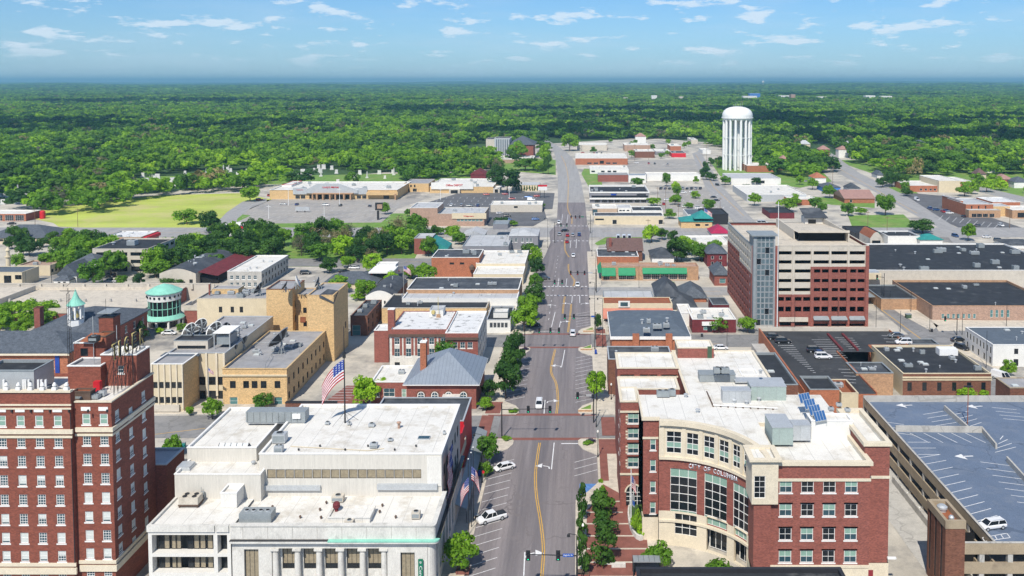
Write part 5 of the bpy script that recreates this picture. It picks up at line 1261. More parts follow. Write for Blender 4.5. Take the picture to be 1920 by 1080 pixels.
tb.box(xl0-.3, xL+.2, yl0-.35, yl0-.01, zk-.6, zk, ctrim); tb.box(xl0-.3, xl0, yl0-.01, yW+2, zk-.6, zk, ctrim); tb.box(xl0-.1, xL, yl0-.12, yl0-.01, Z_(823, yl0), Z_(819, yl0), ctrim)
yT9 = yW+.5
def rq(x0, x1, y0, y1): rbk.face([(x0, y0, zr1), (x1, y0, zr1), (x1, y1, zr1), (x0, y1, zr1)], rwhite)
rq(xl0, xL, yl0, yT9); rq(Pr[-1][0], xa+1.2, 141.6, yT9); rq(xa+1.2, xt0, yR+.02, yT9)
for i in range(len(Pr)-1): rbk.face([(*Pr[i], zr1), (*Pr[i+1], zr1), (Pr[i+1][0], yT9, zr1), (Pr[i][0], yT9, zr1)], rwhite)
wallface(wbk, 'L', xl0, yl0, yW+.5, 5, zk-.6, [], bred)
wbk.box(xa+1.2, xt0+.1, yR-.3, yR, z0-.7, zr1, wwall)
wallface(wbk, 'F', 141.5, X_(1413, 136.6), xa+1.2, z0-.7, zr1, [], wwall)
xA0 = X_(1164, yW); xA1 = xl0
fl = [Z_(p, yW) for p in (794, 822, 850, 876)]
volume(c, xA0, xA1, yW, yW+8, 0, zW-.2, bred, rwhite, ctrim, .3, .4, wins=[('F', 'city', [X_(1188, yW)], fl, 2.1, 1.9), ('L', 'city', lin(yW+2, yW+6.5, 2), fl, 1.4, 1.9)], capo=.15)
for z in fl:
 for s_ in (-1, 1):
  for q in (0, .6, 1.2): u = X_(1188, yW)+s_*1.28; tb.box(u-.18, u+.18, yW-.08, yW-.01, z+q, z+q+.34, ctrim)
for za in (Z_(770, yW), Z_(886, yW)-.1): tb.box(xA0-.1, xA1, yW-.18, yW-.01, za-.35, za, ctrim)
x = X_(1189, yW); mb = MB(); mb.box(x-1.5, x+1.5, yW-.35, yW-.01, 1.2, 3.4, wdark); mb.lathe(0, 0, [(0, 0)], wdark)
mb = MB(); P = [(x-1.45, 1.0), (x+1.45, 1.0)]+[(x+1.45*cos(t), 3.6+1.45*sin(t)) for t in lin(0, pi, 12)]; mb.face([(a, yW-.1, b_) for a, b_ in P], wdark)
Q = [(x+1.75*cos(t), 3.6+1.75*sin(t)) for t in lin(0, pi, 12)]; R2 = [(x+1.45*cos(t), 3.6+1.45*sin(t)) for t in lin(0, pi, 12)]
for i in range(11): mb.face([(Q[i][0], yW-.2, Q[i][1]), (Q[i+1][0], yW-.2, Q[i+1][1]), (R2[i+1][0], yW-.2, R2[i+1][1]), (R2[i][0], yW-.2, R2[i][1])][::-1], ctrim)
for q in (-.7, 0, .7): mb.box(x+q-.05, x+q+.05, yW-.18, yW-.1, 1, 4.7, wtrim)
for z in (1.9, 2.8, 3.6): mb.box(x-1.4, x+1.4, yW-.17, yW-.1, z-.04, z+.04, wtrim)
c.one('arched_entry', mb)
yC = U(1200, 691, 21)[1]; yC1 = U(1200, 662, 21)[1]
volume(c, X_(1158, yC), X_(1272, yC), yC, yC1, 0, 21, bred, rwhite, ctrim, .4, .4, wins=[('F', 'city_s', [X_(p, yC) for p in (1171, 1182, 1208, 1225, 1248, 1263)], [Z_(718, yC)], 1.5, 1.6)], capo=.15)
tb.box(X_(1158, yC), X_(1272, yC), yC-.2, yC-.01, Z_(705, yC)-.3, Z_(705, yC), ctrim)
yD = yW+8; volume(c, xA0, X_(1275, yW+8), yD, yD+7, 0, 20.9, bred, rwhite, ctrim, .3, .4)
volume(c, X_(1272, yC)+.1, X_(1437, yC), yW+.6, U(1400, 658, 20.5)[1], 0, 20.5, bred, rwhite, ctrim, .3, .4, capo=.1)
volume(c, X_(1271, 197), X_(1339, 197), 197, 203, 20, Z_(653, 197), 'brick_pink', rwhite, ctrim, .3, .3, walls={'F': bred})
c_loc = Z_(690, 197); mb = MB(); x = X_(1331, 197); mb.box(x-.5, x+.5, 196.9, 196.99, 20.2, 22.9, 'door_green'); c.one('roof_door', mb)
volume(c, X_(1392, 185), X_(1423, 185), 185, 189, 20, Z_(704, 185), bred, rwhite, wtrim, .2, .2)
zq = zr1
def bxp(name, pxa, pxb, pyf, pyt, z, dep, mat, top=None, hh=None):
 a = U(pxa, pyf, z); b_ = U(pxb, pyf, z); Y = a[1]; zt_ = Z_(pyt, Y); mb = MB(); mb.box(a[0], b_[0], Y, Y+dep, z-.02, zt_, mat, top)
 for k in range(1, int((b_[0]-a[0])/1.2)): mb.box(a[0]+k*1.2-.02, a[0]+k*1.2+.02, Y-.025, Y, z+.1, zt_-.05, mmid)
 for s_ in (0,): mb.box(a[0]-.08, b_[0]+.08, Y-.08, Y+dep+.08, zt_, zt_+.08, top or mat)
 return c.one(name, mb)
bxp('plant_room', 1448, 1487, 834, 802, zq-.5, 6.0, 'metal_sage', mlight); bxp('air_handler', 1408, 1474, 751, 725, zq, 3.5, 'metal_sage', mlight); bxp('duct', 1355, 1408, 756, 733, zq, 2.2, mlight); bxp('duct', 1487, 1520, 826, 798, zq-.5, 2.4, mlight)
bxp('condenser_bank', 1312, 1379, 716, 703, 20.3, 3, mmid); bxp('air_handler', 1379, 1470, 718, 716, 20.6, 2.5, mlight)
bxp('roof_door', 1445, 1454, 749, 729, zq+.01, -.05, wdark)
for px, py, w_, f_ in ((1243, 744, 2.4, 2), (1260, 742, 1.3, 1), (1358, 700, 2, 2), (1345, 700, 1.6, 1)): x, y = at(px, py, zq); ac_unit(c, x, y, zq, w_, 1.3, 1.2, mmid, f_)
for px, py in ((1377, 756), (1400, 758), (1423, 752), (1308, 774), (1286, 745), (1426, 700)): x, y = at(px, py, zq); vent(c, x, y, zq, .5, .25)
mb = MB(); a = at(1325, 735, zq); b_ = at(1337, 762, zq); d_ = at(1458, 768, zq); mb.bar((*a, zq+.1), (*b_, zq+.1), .14, 'metal_rusty', 5); mb.bar((*b_, zq+.25), (*d_, zq+.25), .13, wtrim, 6)
for k in range(9): e = at(1337+k*14, 762+k*.7, zq); mb.box(e[0]-.12, e[0]+.12, e[1]-.3, e[1]+.3, zq-.02, zq+.2, 'metal_rusty')
c.one('roof_pipe', mb)
zv = Z_(790, 148)
for px, py in ((1573, 762), (1589, 772), (1558, 770)): x, y = at(px, py, zv-.15); ac_unit(c, x, y, zv-.15, .9, .8, .6, mlight, 1)
for i in range(4):
 px, py = 1510+i*9.5, 757+i*11.5; x, y = at(px, py, zv-.1)
 s_ = T('solar_panel', ['blue solar panel farthest of four in the row on the city hall roof', 'blue solar panel second from the far end on the city hall roof', 'blue solar panel second from the near end on the city hall roof', 'blue solar panel nearest of four in the row on the city hall roof'][i], 'solar panel', (x, y, zv-.1), 'solar panels on the city hall roof')
 mb = MB(); w_, t_, l_ = 1.9, .95, 1.35
 A = [(x-w_/2, y-t_/2, zv+.1), (x+w_/2, y-t_/2, zv+.45), (x+w_/2, y+t_+.5, zv+1.5), (x-w_/2, y+t_+.5, zv+1.15)]
 mb.face(A, mlight); mb.face([(a[0], a[1], a[2]-.08) for a in A][::-1], mlight)
 B = [(x-w_/2+.08, y-t_/2+.05, 0), (x+w_/2-.08, y-t_/2+.05, 0), (x+w_/2-.08, y+t_-.05, 0), (x-w_/2+.08, y+t_-.05, 0)]
 for k in range(4):
  f0, f1 = k/4+.015, (k+1)/4-.015
  def L3(f, g): return tuple(A[0][j]*(1-f)*(1-g)+A[1][j]*f*(1-g)+A[2][j]*f*g+A[3][j]*(1-f)*g for j in range(3))
  q = [L3(f0, .04), L3(f1, .04), L3(f1, .96), L3(f0, .96)]; mb2 = mb; mb2.face([(p[0], p[1], p[2]+.02) for p in q], 'solar_blue')
 s_.one('collector', mb); mb = MB()
 for a in A: mb.bar((a[0], a[1], zv-.15), (a[0], a[1], a[2]-.05), .04, mlight, 4)
 s_.one('support_frame', mb)
mb = MB(); Pq = []
ax_, ay_ = U(1196, 975, .3)
for t in lin(0, 2*pi, 20)[:-1]: Pq.append((ax_+1.9*cos(t)*(1 if cos(t) < 0 else .9), ay_+7.5*sin(t)))
mb.prism(Pq, 0.2, 1.1, lstone); mb.prism([(ax_+(p[0]-ax_)*.82, ay_+(p[1]-ay_)*.92) for p in Pq], 1.1, 1.14, 'forest_floor')
pt_ = mb.build('stone_planter'); tag(pt_, 'long curved stone planter with flowers beside the city hall flagpole', 'planter')
x, y = U(1183, 994, .3); fpo = T('flagpole', 'white flagpole rising from the curved stone planter at city hall', 'flagpole', (x, y, 1.1)); mb = MB(); mb.bar((x, y, 1.1), (x, y, Z_(880, y)), .12, wpaint, 8, .07); mb.lathe(x, y, [(.01, Z_(880, y)), (.16, Z_(879, y)), (.01, Z_(877, y))], 'sign_gold', 8); fpo.one('pole', mb)
flag('flag', 'limp stars and stripes on the white city hall flagpole', x+.1, y, Z_(892, y), 1.1, 2.3, radians(10), 1.2, seedf=5)
f2 = T('flag', 'limp blue and white city flag below the stars and stripes', 'flag', (x, y, Z_(925, y))); mb = MB()
for j in range(8):
 for i in range(4):
  a = (x+.12+i*.14, y+.06*sin(i*2+j), Z_(925, y)-j*.28-i*.12); mb.face([(a[0], a[1], a[2]-.28), (a[0]+.14, a[1]+.05, a[2]-.4), (a[0]+.14, a[1]+.05, a[2]-.12), a], 'sign_blue' if 3 < j < 7 and 0 < i < 4 else mlight)
f2.one('cloth', mb)
x, y = U(1152, 1062, .3); mb = MB(); mb.box(x-1.9, x+1.9, y-.3, y+.3, .24, .9, lstone); tag(mb.build('stone_bench'), 'pale stone bench block on the brick plaza', 'bench')
k2 = T('bus_shelter', 'glass sided shelter with a dark ribbed roof at the plaza corner', 'shelter', (*U(1212, 1078, .2), .24)); x, y = U(1212, 1078, .2); mb = MB()
mb.box(x-2.3, x+2.3, y-1, y+1, 2.9, 3.05, mmid)
for q in range(6): mb.box(x-2.3+q*.9, x-2.26+q*.9, y-1, y+1, 3.05, 3.1, mdark)
k2.one('roof', mb); mb = MB(); mb.box(x-2.2, x+2.2, y+.85, y+.9, .3, 2.9, 'glass_tower'); mb.box(x-2.2, x-2.15, y-.9, y+.85, .3, 2.9, 'glass_tower'); k2.one('glass_wall', mb); mb = MB()
for a in (-2.25, 2.25):
 for b_ in (-.95, .95): mb.box(x+a-.05, x+a+.05, y+b_-.05, y+b_+.05, .24, 2.9, mdark)
k2.one('posts', mb)
d2 = T('corner_building', 'flat black roofed building top at the near edge below city hall', 'building', (18, 108, 0))
ye = 112; zz = Z_(1066, ye); volume(d2, X_(1195, ye)-.0, X_(1583, ye), ye-16, ye, 0, zz, mdark, rblack, mdark, .4, .4)
g = T('parking_deck', 'open parking deck with a bluish top level and tan spandrels at the right edge', 'parking garage', (80, 165, 0))
zD = Z_(1016, YH); x0 = AX+.0; x0 = X_(1676, 1) if False else U(1676, 808, zD)[0]; yE = U(1800, 745, zD)[1]; xE = 150
rbk = g.p('top_deck'); zd = zD-1.1
rbk.face([(x0+.2, YH+.2, zd), (xE, YH+.2, zd), (xE, yE, zd), (x0+.2, yE, zd)], 'deck_blue')
sb = g.p('spandrel')
levels = [zD-1.9, zD-1.9-3.2, zD-1.9-6.4]
for z in levels:
 sb.box(x0, x0+.3, YH+.01, yE, z, z+1.85, 'concrete_tan'); sb.box(X_(1817, YH), xE, YH-.3, YH, z, z+1.85, 'concrete_tan')
 sb.box(x0+.31, xE, YH+.02, yE-.3, z+.3, z+.6, 'concrete')
sb.box(x0-.05, x0+.35, YH+.2, yE, zD-.04, zD+.06, 'concrete'); sb.box(X_(1817, YH), xE, YH-.35, YH+.05, zD-.04, zD+.06, 'concrete')
sb.box(x0, xE, yE, yE+.3, 0, zD+.35, 'concrete')
cl = g.p('columns')
for k in range(9): y = YH+9+k*6.6; cl.box(x0+.05, x0+.75, y, y+.7, 0, zD-1.9, 'concrete')
for px in (1851, 1905): x = X_(px, YH); cl.box(x-.4, x+.4, YH-.25, YH+.5, 0, zD-1.95, 'concrete')
vb = g.p('shade_backing'); vb.box(x0+7, x0+7.2, YH+4, yE-1, 0, zD-2.2, 'void_dark'); vb.box(X_(1817, YH), xE, YH+7, YH+7.2, 0, zD-2.2, 'void_dark')  # near-black sheets standing in for the shade inside the open levels
ib = g.p('barrier')
def barw(pxa, pya, pxb, pyb, hh=1.0, th=.35):
 a = U(pxa, pya, zd); b_ = U(pxb, pyb, zd); dx, dy = b_[0]-a[0], b_[1]-a[1]; l = sqrt(dx*dx+dy*dy); n_ = (-dy/l*th/2, dx/l*th/2)
 P = [(a[0]+n_[0], a[1]+n_[1]), (a[0]-n_[0], a[1]-n_[1]), (b_[0]-n_[0], b_[1]-n_[1]), (b_[0]+n_[0], b_[1]+n_[1])]
 if sum(P[i][0]*P[(i+1) % 4][1]-P[(i+1) % 4][0]*P[i][1] for i in range(4)) < 0: P = P[::-1]
 ib.prism(P, zd-.02, zd+hh, 'concrete')
barw(1679, 809, 1842, 811, 1.3); barw(1842, 811, 1868, 842, 1.1); barw(1771, 769, 1817, 810, 1.1); barw(1888, 866, 1935, 918, 1.1); barw(1842, 790, 1842, 811, .9) if 0 else None
mk = g.p('deck_lines')
def pl2(pa, pb, wd=.14): a = U(*pa, zd+.01); b_ = U(*pb, zd+.01); pl(a, b_, wd, 'marking_white', mk, zd+.012)
for i in range(9): pl2((1736+i*11.2, 870+i*13.6), (1774+i*12, 863+i*12.9))
for i in range(7): pl2((1838+i*11.5, 866+i*12.5), (1893+i*11.5, 873+i*12.5))
for i in range(5): pl2((1706+i*26, 812), (1742+i*26.5, 830))
pl2((1702, 829), (1745, 829)); pl2((1709, 840), (1755, 840)); pl2((1722, 852), (1764, 852)); pl2((1724, 858), (1764, 852))
for i in range(4): pl2((1731+i*8, 777-(-i*7)), (1769+i*8, 771+i*7)); pl2((1790+i*9, 777+i*7.5), (1816+i*8, 771+i*7)); pl2((1860+i*7, 764+i*7), (1906+i*7, 768+i*7)); pl2((1644+i*9, 780+i*10), (1686+i*9, 786+i*10)) if i > 0 else None
for i in range(4): pl2((1866+i*3, 848-i*8), (1905-i*8, 838-i*7))
pl2((1842, 1008), (1887, 1000)); pl2((1846, 1015), (1894, 1008));
for i in range(5): pl2((1842+i*11.5, 1008-i*2), (1846+i*12, 1015-i*1.8))
for (px, py) in ((1806, 857), (1694, 761), (1826, 763)):
 a = U(px, py, zd); mk.face([(a[0]-1.6, a[1]+.4, zd+.013), (a[0]+.4, a[1]-1.2, zd+.013), (a[0]+.2, a[1]+1.4, zd+.013)], 'marking_white'); pl((a[0]+.1, a[1]+.3), (a[0]+2.2, a[1]+.5), .35, 'marking_white', mk, zd+.013)
st = T('stair_tower', 'brown brick stair tower with a sunken roof and dark slit windows', 'stair tower', (x0+1, 140, 0))
xs0 = X_(1780, YH); xs1 = X_(1817, YH); zS = Z_(974, YH); yS1 = U(1747, 936, zS)[1]
volume(st, xs0, xs1, YH-.4, yS1, 0, zS-1.3, bbrown, noroof=True, wins=[('L', 'void', lin(YH+1.2, yS1-1, 3), [1.5], .8, 10)])
for u in lin(YH+1.2, yS1-1, 3): win(st, 'L', u, 1.5, .8, 10, 'dark', xs0)
cb = st.p('parapet')
for (a, b_, c_, d_) in ((xs0-.1, xs1+.1, YH-.5, YH), (xs0-.1, xs1+.1, yS1-.5, yS1+.1), (xs0-.1, xs0+.4, YH, yS1-.5), (xs1-.4, xs1+.1, YH, yS1-.5)): cb.box(a, b_, c_, d_, zS-1.3, zS, 'concrete_tan')
st.p('roof').face([(xs0+.4, YH, zS-1.0), (xs1-.4, YH, zS-1.0), (xs1-.4, yS1-.5, zS-1.0), (xs0+.4, yS1-.5, zS-1.0)], 'rust')
xm_ = (xs0+xs1)/2
for (y, r) in ((yS1-2, .85), (YH+1.2, .45)):
 mb = MB(); mb.lathe(xm_, y, [(r*.8, zS-1.02), (r*.8, zS-.6), (r, zS-.55), (r, zS-.2), (r*.6, zS+.05), (.01, zS+.1)], mlight, 16); st.one('roof_fan', mb, smooth=False)
mb = MB(); x, y = U(1814, 795, zd);
lp = T('deck_lamp', 'tall rusty lamp pole on the barrier of the bluish parking deck', 'lamp', (x, y, zd)); mb.bar((x, y, zd), (x, y, zd+8.3), .09, 'rust', 6); mb.box(x-.9, x+.9, y-.2, y+.2, zd+8.3, zd+8.5, mdark); lp.one('pole', mb)
for (px, py, lb) in ((1700, 931, 'farther orange and white barrel by the alley wall'), (1723, 959, 'nearer orange and white barrel by the alley wall')):
 x, y = U(px, py, .15); t_ = T('traffic_barrel', lb, 'traffic barrel', (x, y, .13)); mb = MB(); mb.lathe(x, y, [(.3, .13), (.3, .4)], 'cone_orange', 10); mb.lathe(x, y, [(.28, .4), (.28, .6)], wpaint, 10); mb.lathe(x, y, [(.27, .6), (.27, .8)], 'cone_orange', 10); mb.lathe(x, y, [(.26, .8), (.26, 1.0), (.01, 1.02)], wpaint, 10); t_.one('drum', mb)
mb = MB(); xw = x0-1.6; mb.box(xw-.15, xw+.15, 138, 178, 0, 1.5, 'concrete');
for k in range(12): mb.box(xw-.2, xw+.2, 138+k*3.5, 138.3+k*3.5, 1.5, 1.7, 'concrete')
tag(mb.build('retaining_wall'), 'low stained concrete wall between the alley and the parking deck', 'wall')
tx = text_mesh(None, 'DELIVERY', 5.2, 1.4, 'marking_white', (AX+4.5, 139, ZS+.012), (0, 0, 0), .003, 'road_lettering'); tx['kind'] = 'structure'
# ---------------------------------------------------------------- the town behind, surveyed block by block
random.seed(12)
def bb(name, label, cat, x0, x1, yt, z, yb, wall=bred, roof=rwhite, cap=wtrim, foot=None, wins=(), par=.4, pt=.3, n=0, big=1.0, z0=0, th=None, group=None, capo=.06, depth=None, walls=None, capt=.18):
 if foot is not None: Y = U(x0, foot, 0)[1]; z = Z_(yt, Y)
 else: Y = U((x0+x1)/2, yt, z)[1]
 Y1 = Y+depth if depth else U((x0+x1)/2, yb, z)[1]
 a, b = X_(x0, Y), X_(x1, Y)
 if th is None: th = T(name, label, cat, ((a+b)/2, (Y+Y1)/2, 0), group)
 ws = []
 for w in wins:
  f, st, us, zz, ww, wh = w
  if f == 'F': us = [X_(u, Y) for u in us]; zz = [Z_(v, Y) for v in zz]
  else: us = lin(Y+ww*.5+1.0, Y1-ww*.5-1.0, us)
  ws.append((f, st, us, zz, ww, wh))
 volume(th, a, b, Y, Y1, z0, z, wall, roof, cap, par, pt, wins=ws, capo=capo, walls=walls, capt=capt)
 if n: clutter(th, a+1.5, b-1.5, Y+1.5, Y1-1.5, z-par, n, int(x0+yt), big)
 th.g = (a, b, Y, Y1, z); return th
def stripbox(th, part, x0, x1, y0, y1, Y, mat, out=.15, back=-.01, w=None):
 """a band on a front wall at distance Y between photo rows y0 (upper) and y1"""
 mb = MB(); mb.box(X_(x0, Y), X_(x1, Y), Y-out, Y+back, Z_(y1, Y), Z_(y0, Y), mat); return th.one(part, mb)
# --- slate roofed brick building with cupola
s = T('town_hall', 'red brick hall with slate roofs and a white cupola', 'hall', (-165, 255, 0))
volume(s, -215, -142, 241, 257, 0, 7.6, borange, noroof=True, wins=[('F', 'pair', [X_(p, 241) for p in (-26, 0, 24, 44, 73, 93)], [Z_(691, 241)], 1.7, 2.2)])
mb = s.p('roof'); mb.hip(-215, -142, 241, 257, 7.9, 11.6, sgrey, .8); mb.hip(-163, -141, 257.5, 284, 8.6, 12.6, sgrey, .9, 'y')
volume(s, -163, -141, 257, 284, 0, 8.4, bred, noroof=True, wins=[('R', 'pair', lin(260, 281, 5), [1.2, 4.8], 1.4, 2.2)])
mb = MB(); mb.box(-215.8, -141.2, 240.15, 240.25, 7.1, 7.65, ctrim); s.one('fascia', mb)
volume(s, X_(64, 262), X_(75, 262), 262, 264, 0, Z_(578, 262), bred, mdark, bbrown, .2, .3)
mb = MB(); mb.box(X_(101, 240.9), X_(109, 240.9), 240.8, 240.95, 2, 7, 'mail_blue'); s.one('banner', mb)
xc = X_(143, 262); mb = MB(); mb.lathe(xc, 262, [(2.3, 9.5), (2.3, 11.6), (2.5, 11.7)], wpaint, 8); mb.lathe(xc, 262, [(2.0, 15.4), (2.4, 15.6), (2.4, 15.9), (.01, 16.2)], wpaint, 8)
for k in range(8): t = k*pi/4+pi/8; mb.box(xc+1.95*cos(t)-.22, xc+1.95*cos(t)+.22, 262+1.95*sin(t)-.22, 262+1.95*sin(t)+.22, 11.7, 15.5, wpaint)
s.one('cupola', mb); mb = MB(); mb.lathe(xc, 262, [(2.6, 15.9), (1.9, 16.6), (1.1, 17.6), (.6, 18.8), (.35, 19.6), (.02, 20.6)], 'copper_green', 16); s.one('cupola_roof', mb)
mb = MB(); mb.lathe(xc, 262, [(.9, 12), (.7, 13), (.4, 13.8), (.05, 14)], 'sign_gold', 10); s.one('bell', mb)
# --- round green roofed tower and the parking structure behind it
Yq = 296.5; xc = X_(309, Yq); r = 5.3
t_ = T('round_tower', 'round glazed corner tower with a pale green conical roof', 'tower', (xc, Yq, 0))
mb = t_.p('wall'); mb.lathe(xc, Yq, [(r, 9.0), (r, 11.6)], wwall, 28); mb.lathe(xc, Yq, [(r-.5, 0), (r-.5, 9.0)], wdark, 28); mb.lathe(xc, Yq, [(r+1.0, 2.4), (r+1.0, 2.8)], wwall, 28)
mb = t_.p('green_roof'); mb.lathe(xc, Yq, [(r+.5, 11.5), (r+.5, 11.75), (r*.55, 13.3), (.05, 14.3)], 'copper_green', 28); mb.lathe(xc, Yq, [(r+1.3, 2.8), (r-.1, 4.1)], 'copper_green', 28)
mb = t_.p('mullions')
for k in range(20):
 t = k*2*pi/20; mb.bar((xc+(r-.25)*cos(t), Yq+(r-.25)*sin(t), 4), (xc+(r-.25)*cos(t), Yq+(r-.25)*sin(t), 9.1), .13, 'copper_green', 5)
 if k % 2: mb.box(xc+(r+.6)*cos(t)-.3, xc+(r+.6)*cos(t)+.3, Yq+(r+.6)*sin(t)-.3, Yq+(r+.6)*sin(t)+.3, 0, 2.45, wwall)
 mb.box(xc+(r-.1)*cos(t+.15)-.3, xc+(r-.1)*cos(t+.15)+.3, Yq+(r-.1)*sin(t+.15)-.3, Yq+(r-.1)*sin(t+.15)+.3, 10, 10.7, wdark)
mb.lathe(xc, Yq, [(r-.3, 6.3), (r-.2, 6.3), (r-.2, 6.55), (r-.3, 6.55)], 'copper_green', 28)
p = T('parking_structure', 'low beige parking structure with brick ends behind the round tower', 'parking garage', (-180, 315, 0))
volume(p, -260, X_(272, 298), 298, 330, 0, 5.2, bred, 'pavement', bwall, .9, .5, capt=.1); volume(p, X_(346, 298), X_(371, 298), 298, 325, 0, 6.2, bred, 'pavement', bwall, .9, .5, capt=.1)
mb = MB(); mb.box(-260, X_(272, 298)+.1, 297.8, 297.99, 3.6, 5.3, bwall); mb.box(X_(346, 298)-.1, X_(371, 298)+.1, 297.8, 297.99, 4.6, 6.3, bwall); p.one('spandrel', mb)
volume(p, -265, X_(392, 330), 330.5, 332.5, 0, 6.0, bwall, 'pavement', bwall, 1.0, .4, capt=.1)
mb = p.p('pilasters')
for k in range(16): x = -262+k*8.2; mb.box(x, x+.9, 329.9, 330.45, 4.3, 6.2, bwall)
for k in range(11): x = -240+k*9; mb.box(x, x+.7, 311, 311.6, 4.3, 5.3, 'concrete')
mb = p.p('ramp'); mb.face([(-245, 303, 4.35), (-205, 303, 4.35), (-205, 328, 5.6), (-245, 328, 5.6)], 'pavement'); mb.box(-205, -204.6, 303, 328, 4.3, 6.2, bwall)
mb = MB()
for k in range(5):
 x = X_(250+k*6.3, 297.7); z = 4.45
 mb.lathe(0, 0, [(0, 0)], 'void_dark');
 for q in range(4): t = q*pi/4; mb.bar((x-.5*cos(t), 297.72, z-.5*sin(t)), (x+.5*cos(t), 297.72, z+.5*sin(t)), .07, 'void_dark', 4)
p.one('grille_ornaments', mb)
# --- cream block, broadcasting building with dishes, tan stone office, tall tan tower
b1 = bb('cream_building', 'plain cream block with a few small windows behind the satellite dishes', 'building', 370, 503, 560, None, 541, 'cream', 'roof_grey', bwall, foot=640, wins=[('F', 'dark2', [414, 436, 453], [586], 1.1, 1.9), ('F', 'dark2', [414, 436, 453], [609], 1.1, 1.5)], n=12)
Y = b1.g[2]; volume(b1, X_(398, Y+8), X_(448, Y+8), Y+8, Y+13, b1.g[4]-.4, b1.g[4]+1.2, btan, 'roof_grey', bwall, .2, .2)
mb = MB(); mb.bar((X_(394, Y+5), Y+5, b1.g[4]), (X_(394, Y+5), Y+5, b1.g[4]+3.5), .3, bred, 8); b1.one('chimney', mb)
b2 = T('broadcasting_building', 'pale ribbed three storey building with a grey roof full of satellite dishes', 'building', (-110, 235, 0))
z2_ = 12.2; xa_, xb_, xc_ = X_(281, 217), X_(341.5, 217), X_(421, 226)
fx = [X_(p, 217) for p in (289, 300.5, 312, 323.5, 335)]
volume(b2, xa_, xb_, 217, 226, 0, z2_, 'cream', 'roof_grey', wtrim, .3, .3, wins=[('F', 'dark', fx, [Z_(728, 217), Z_(756, 217), Z_(785, 217)], 1.15, 1.6)], walls={'R': btan})
volume(b2, xa_, xc_, 226, 262, 0, z2_, 'cream', 'roof_grey', mlight, .3, .3, wins=[('F', 'dark2', [X_(p, 226) for p in (376, 396, 413)], [Z_(722, 226), Z_(748, 226)], 2.1, 2.2)])
mb = b2.p('fins')
for p_ in (283, 294.5, 306, 317.5, 329, 340): x = X_(p_, 217); mb.box(x-.14, x+.14, 216.7, 216.99, 1, z2_+.1, ctrim)
for p_ in (367, 386, 405, 419): x = X_(p_, 226); mb.box(x-.25, x+.25, 225.6, 225.99, 1, z2_+.1, ctrim)
mb = MB(); mb.box(xa_-.2, xb_-1, 216.3, 216.99, Z_(770, 217), Z_(758, 217), bwall); b2.one('canopy', mb)
zr2 = z2_-.3
def penth(th, pxa, pxb, pyf, pyt, z, dep, mat, top):
 a = U(pxa, pyf, z); b_ = U(pxb, pyf, z); zt_ = Z_(pyt, a[1]); volume(th, a[0], b_[0], a[1], a[1]+dep, z, zt_, mat, top, mmid, .1, .15); return a, b_, zt_
a, b_, zt_ = penth(b2, 326, 390, 655, 639, zr2, 5, bwall, mdark); mb = MB(); mb.box(a[0]+1, b_[0]-.6, a[1]-.05, a[1]-.01, zr2+.2, zr2+1.0, wdark); b2.one('louvres', mb)
penth(b2, 343, 403, 640, 631, zr2, 4, bwall, mdark)
a = U(400, 655, zr2); b_ = U(432, 655, zr2); mb = MB(); mb.box(a[0], b_[0], a[1], a[1]+7, zr2+4.2, zr2+4.5, wtrim)
for x in (a[0]+.2, b_[0]-.2):
 for y in (a[1]+.2, a[1]+6.8): mb.box(x-.1, x+.1, y-.1, y+.1, zr2, zr2+4.2, mlight)
mb.box(a[0]+.5, b_[0]-.5, a[1]+1, a[1]+6, zr2+1, zr2+3.4, mmid); b2.one('equipment_shelter', mb)
mb = MB(); a = U(300, 668, zr2); b_ = U(372, 668, zr2); mb.box(a[0], b_[0], a[1], a[1]+3, zr2-.02, zr2+.15, 'roof_bluegrey'); b2.one('roof_mat', mb)
clutter(b2, xa_+8, xc_-2, 232, 260, zr2, 12, 77, .8)
def dish(label, px, py, z, r, az, el, dark=True):
 x, y = U(px, py, z); zc_ = z+r*1.05; t = T('satellite_dish', label, 'satellite dish', (x, y, z), 'rooftop satellite dishes')
 mb = MB(); d = Vector((sin(az)*cos(el), cos(az)*cos(el), sin(el))); u = d.cross(Vector((0, 0, 1))).normalized(); v = u.cross(d)
 c_ = Vector((x, y, zc_)); rings = []
 for k in range(6):
  q = r*(0, .25, .5, .75, .93, 1)[k]; rings.append([c_+u*cos(a)*q+v*sin(a)*q+d*(q*q/(r*2.6)) for a in [i*2*pi/24 for i in range(24)]])
 for k in range(5):
  for i in range(24):
   j = (i+1) % 24; m_ = mdark if (dark and k < 4 and i % 4) else (wtrim if k == 4 or not dark else mmid); mb.face([rings[k][i], rings[k][j], rings[k+1][j], rings[k+1][i]], m_)
 t.one('reflector', mb); mb = MB(); mb.bar((x, y, z), (x, y, zc_-.2), .22, mmid, 6); mb.bar((x-.9, y, z), tuple(c_-d*.2), .09, mmid, 5); mb.bar((x+.9, y, z), tuple(c_-d*.2), .09, mmid, 5); t.one('mount', mb)
 mb = MB(); f = c_+d*r*.7;
 for a in (0, 2.1, 4.2): mb.bar(tuple(c_+u*cos(a)*r*.8+v*sin(a)*r*.8+d*r*.25), tuple(f), .05, mmid, 4)
 mb.bar(tuple(f), tuple(f+d*.4), .25, mlight, 8); t.one('feed_horn', mb)
dish('dark ribbed dish at the front left of the cluster over the pale ribbed building', 359, 641, zr2, 2.5, radians(215), radians(35)); dish('highest dark dish of the cluster over the pale ribbed building', 379, 632, zr2, 2.5, radians(205), radians(35))
dish('large dark dish at the right of the cluster over the pale ribbed building', 406, 640, zr2, 2.6, radians(210), radians(38)); dish('small tilted dish behind the metal equipment shelter', 424, 625, zr2, 1.5, radians(120), radians(20))
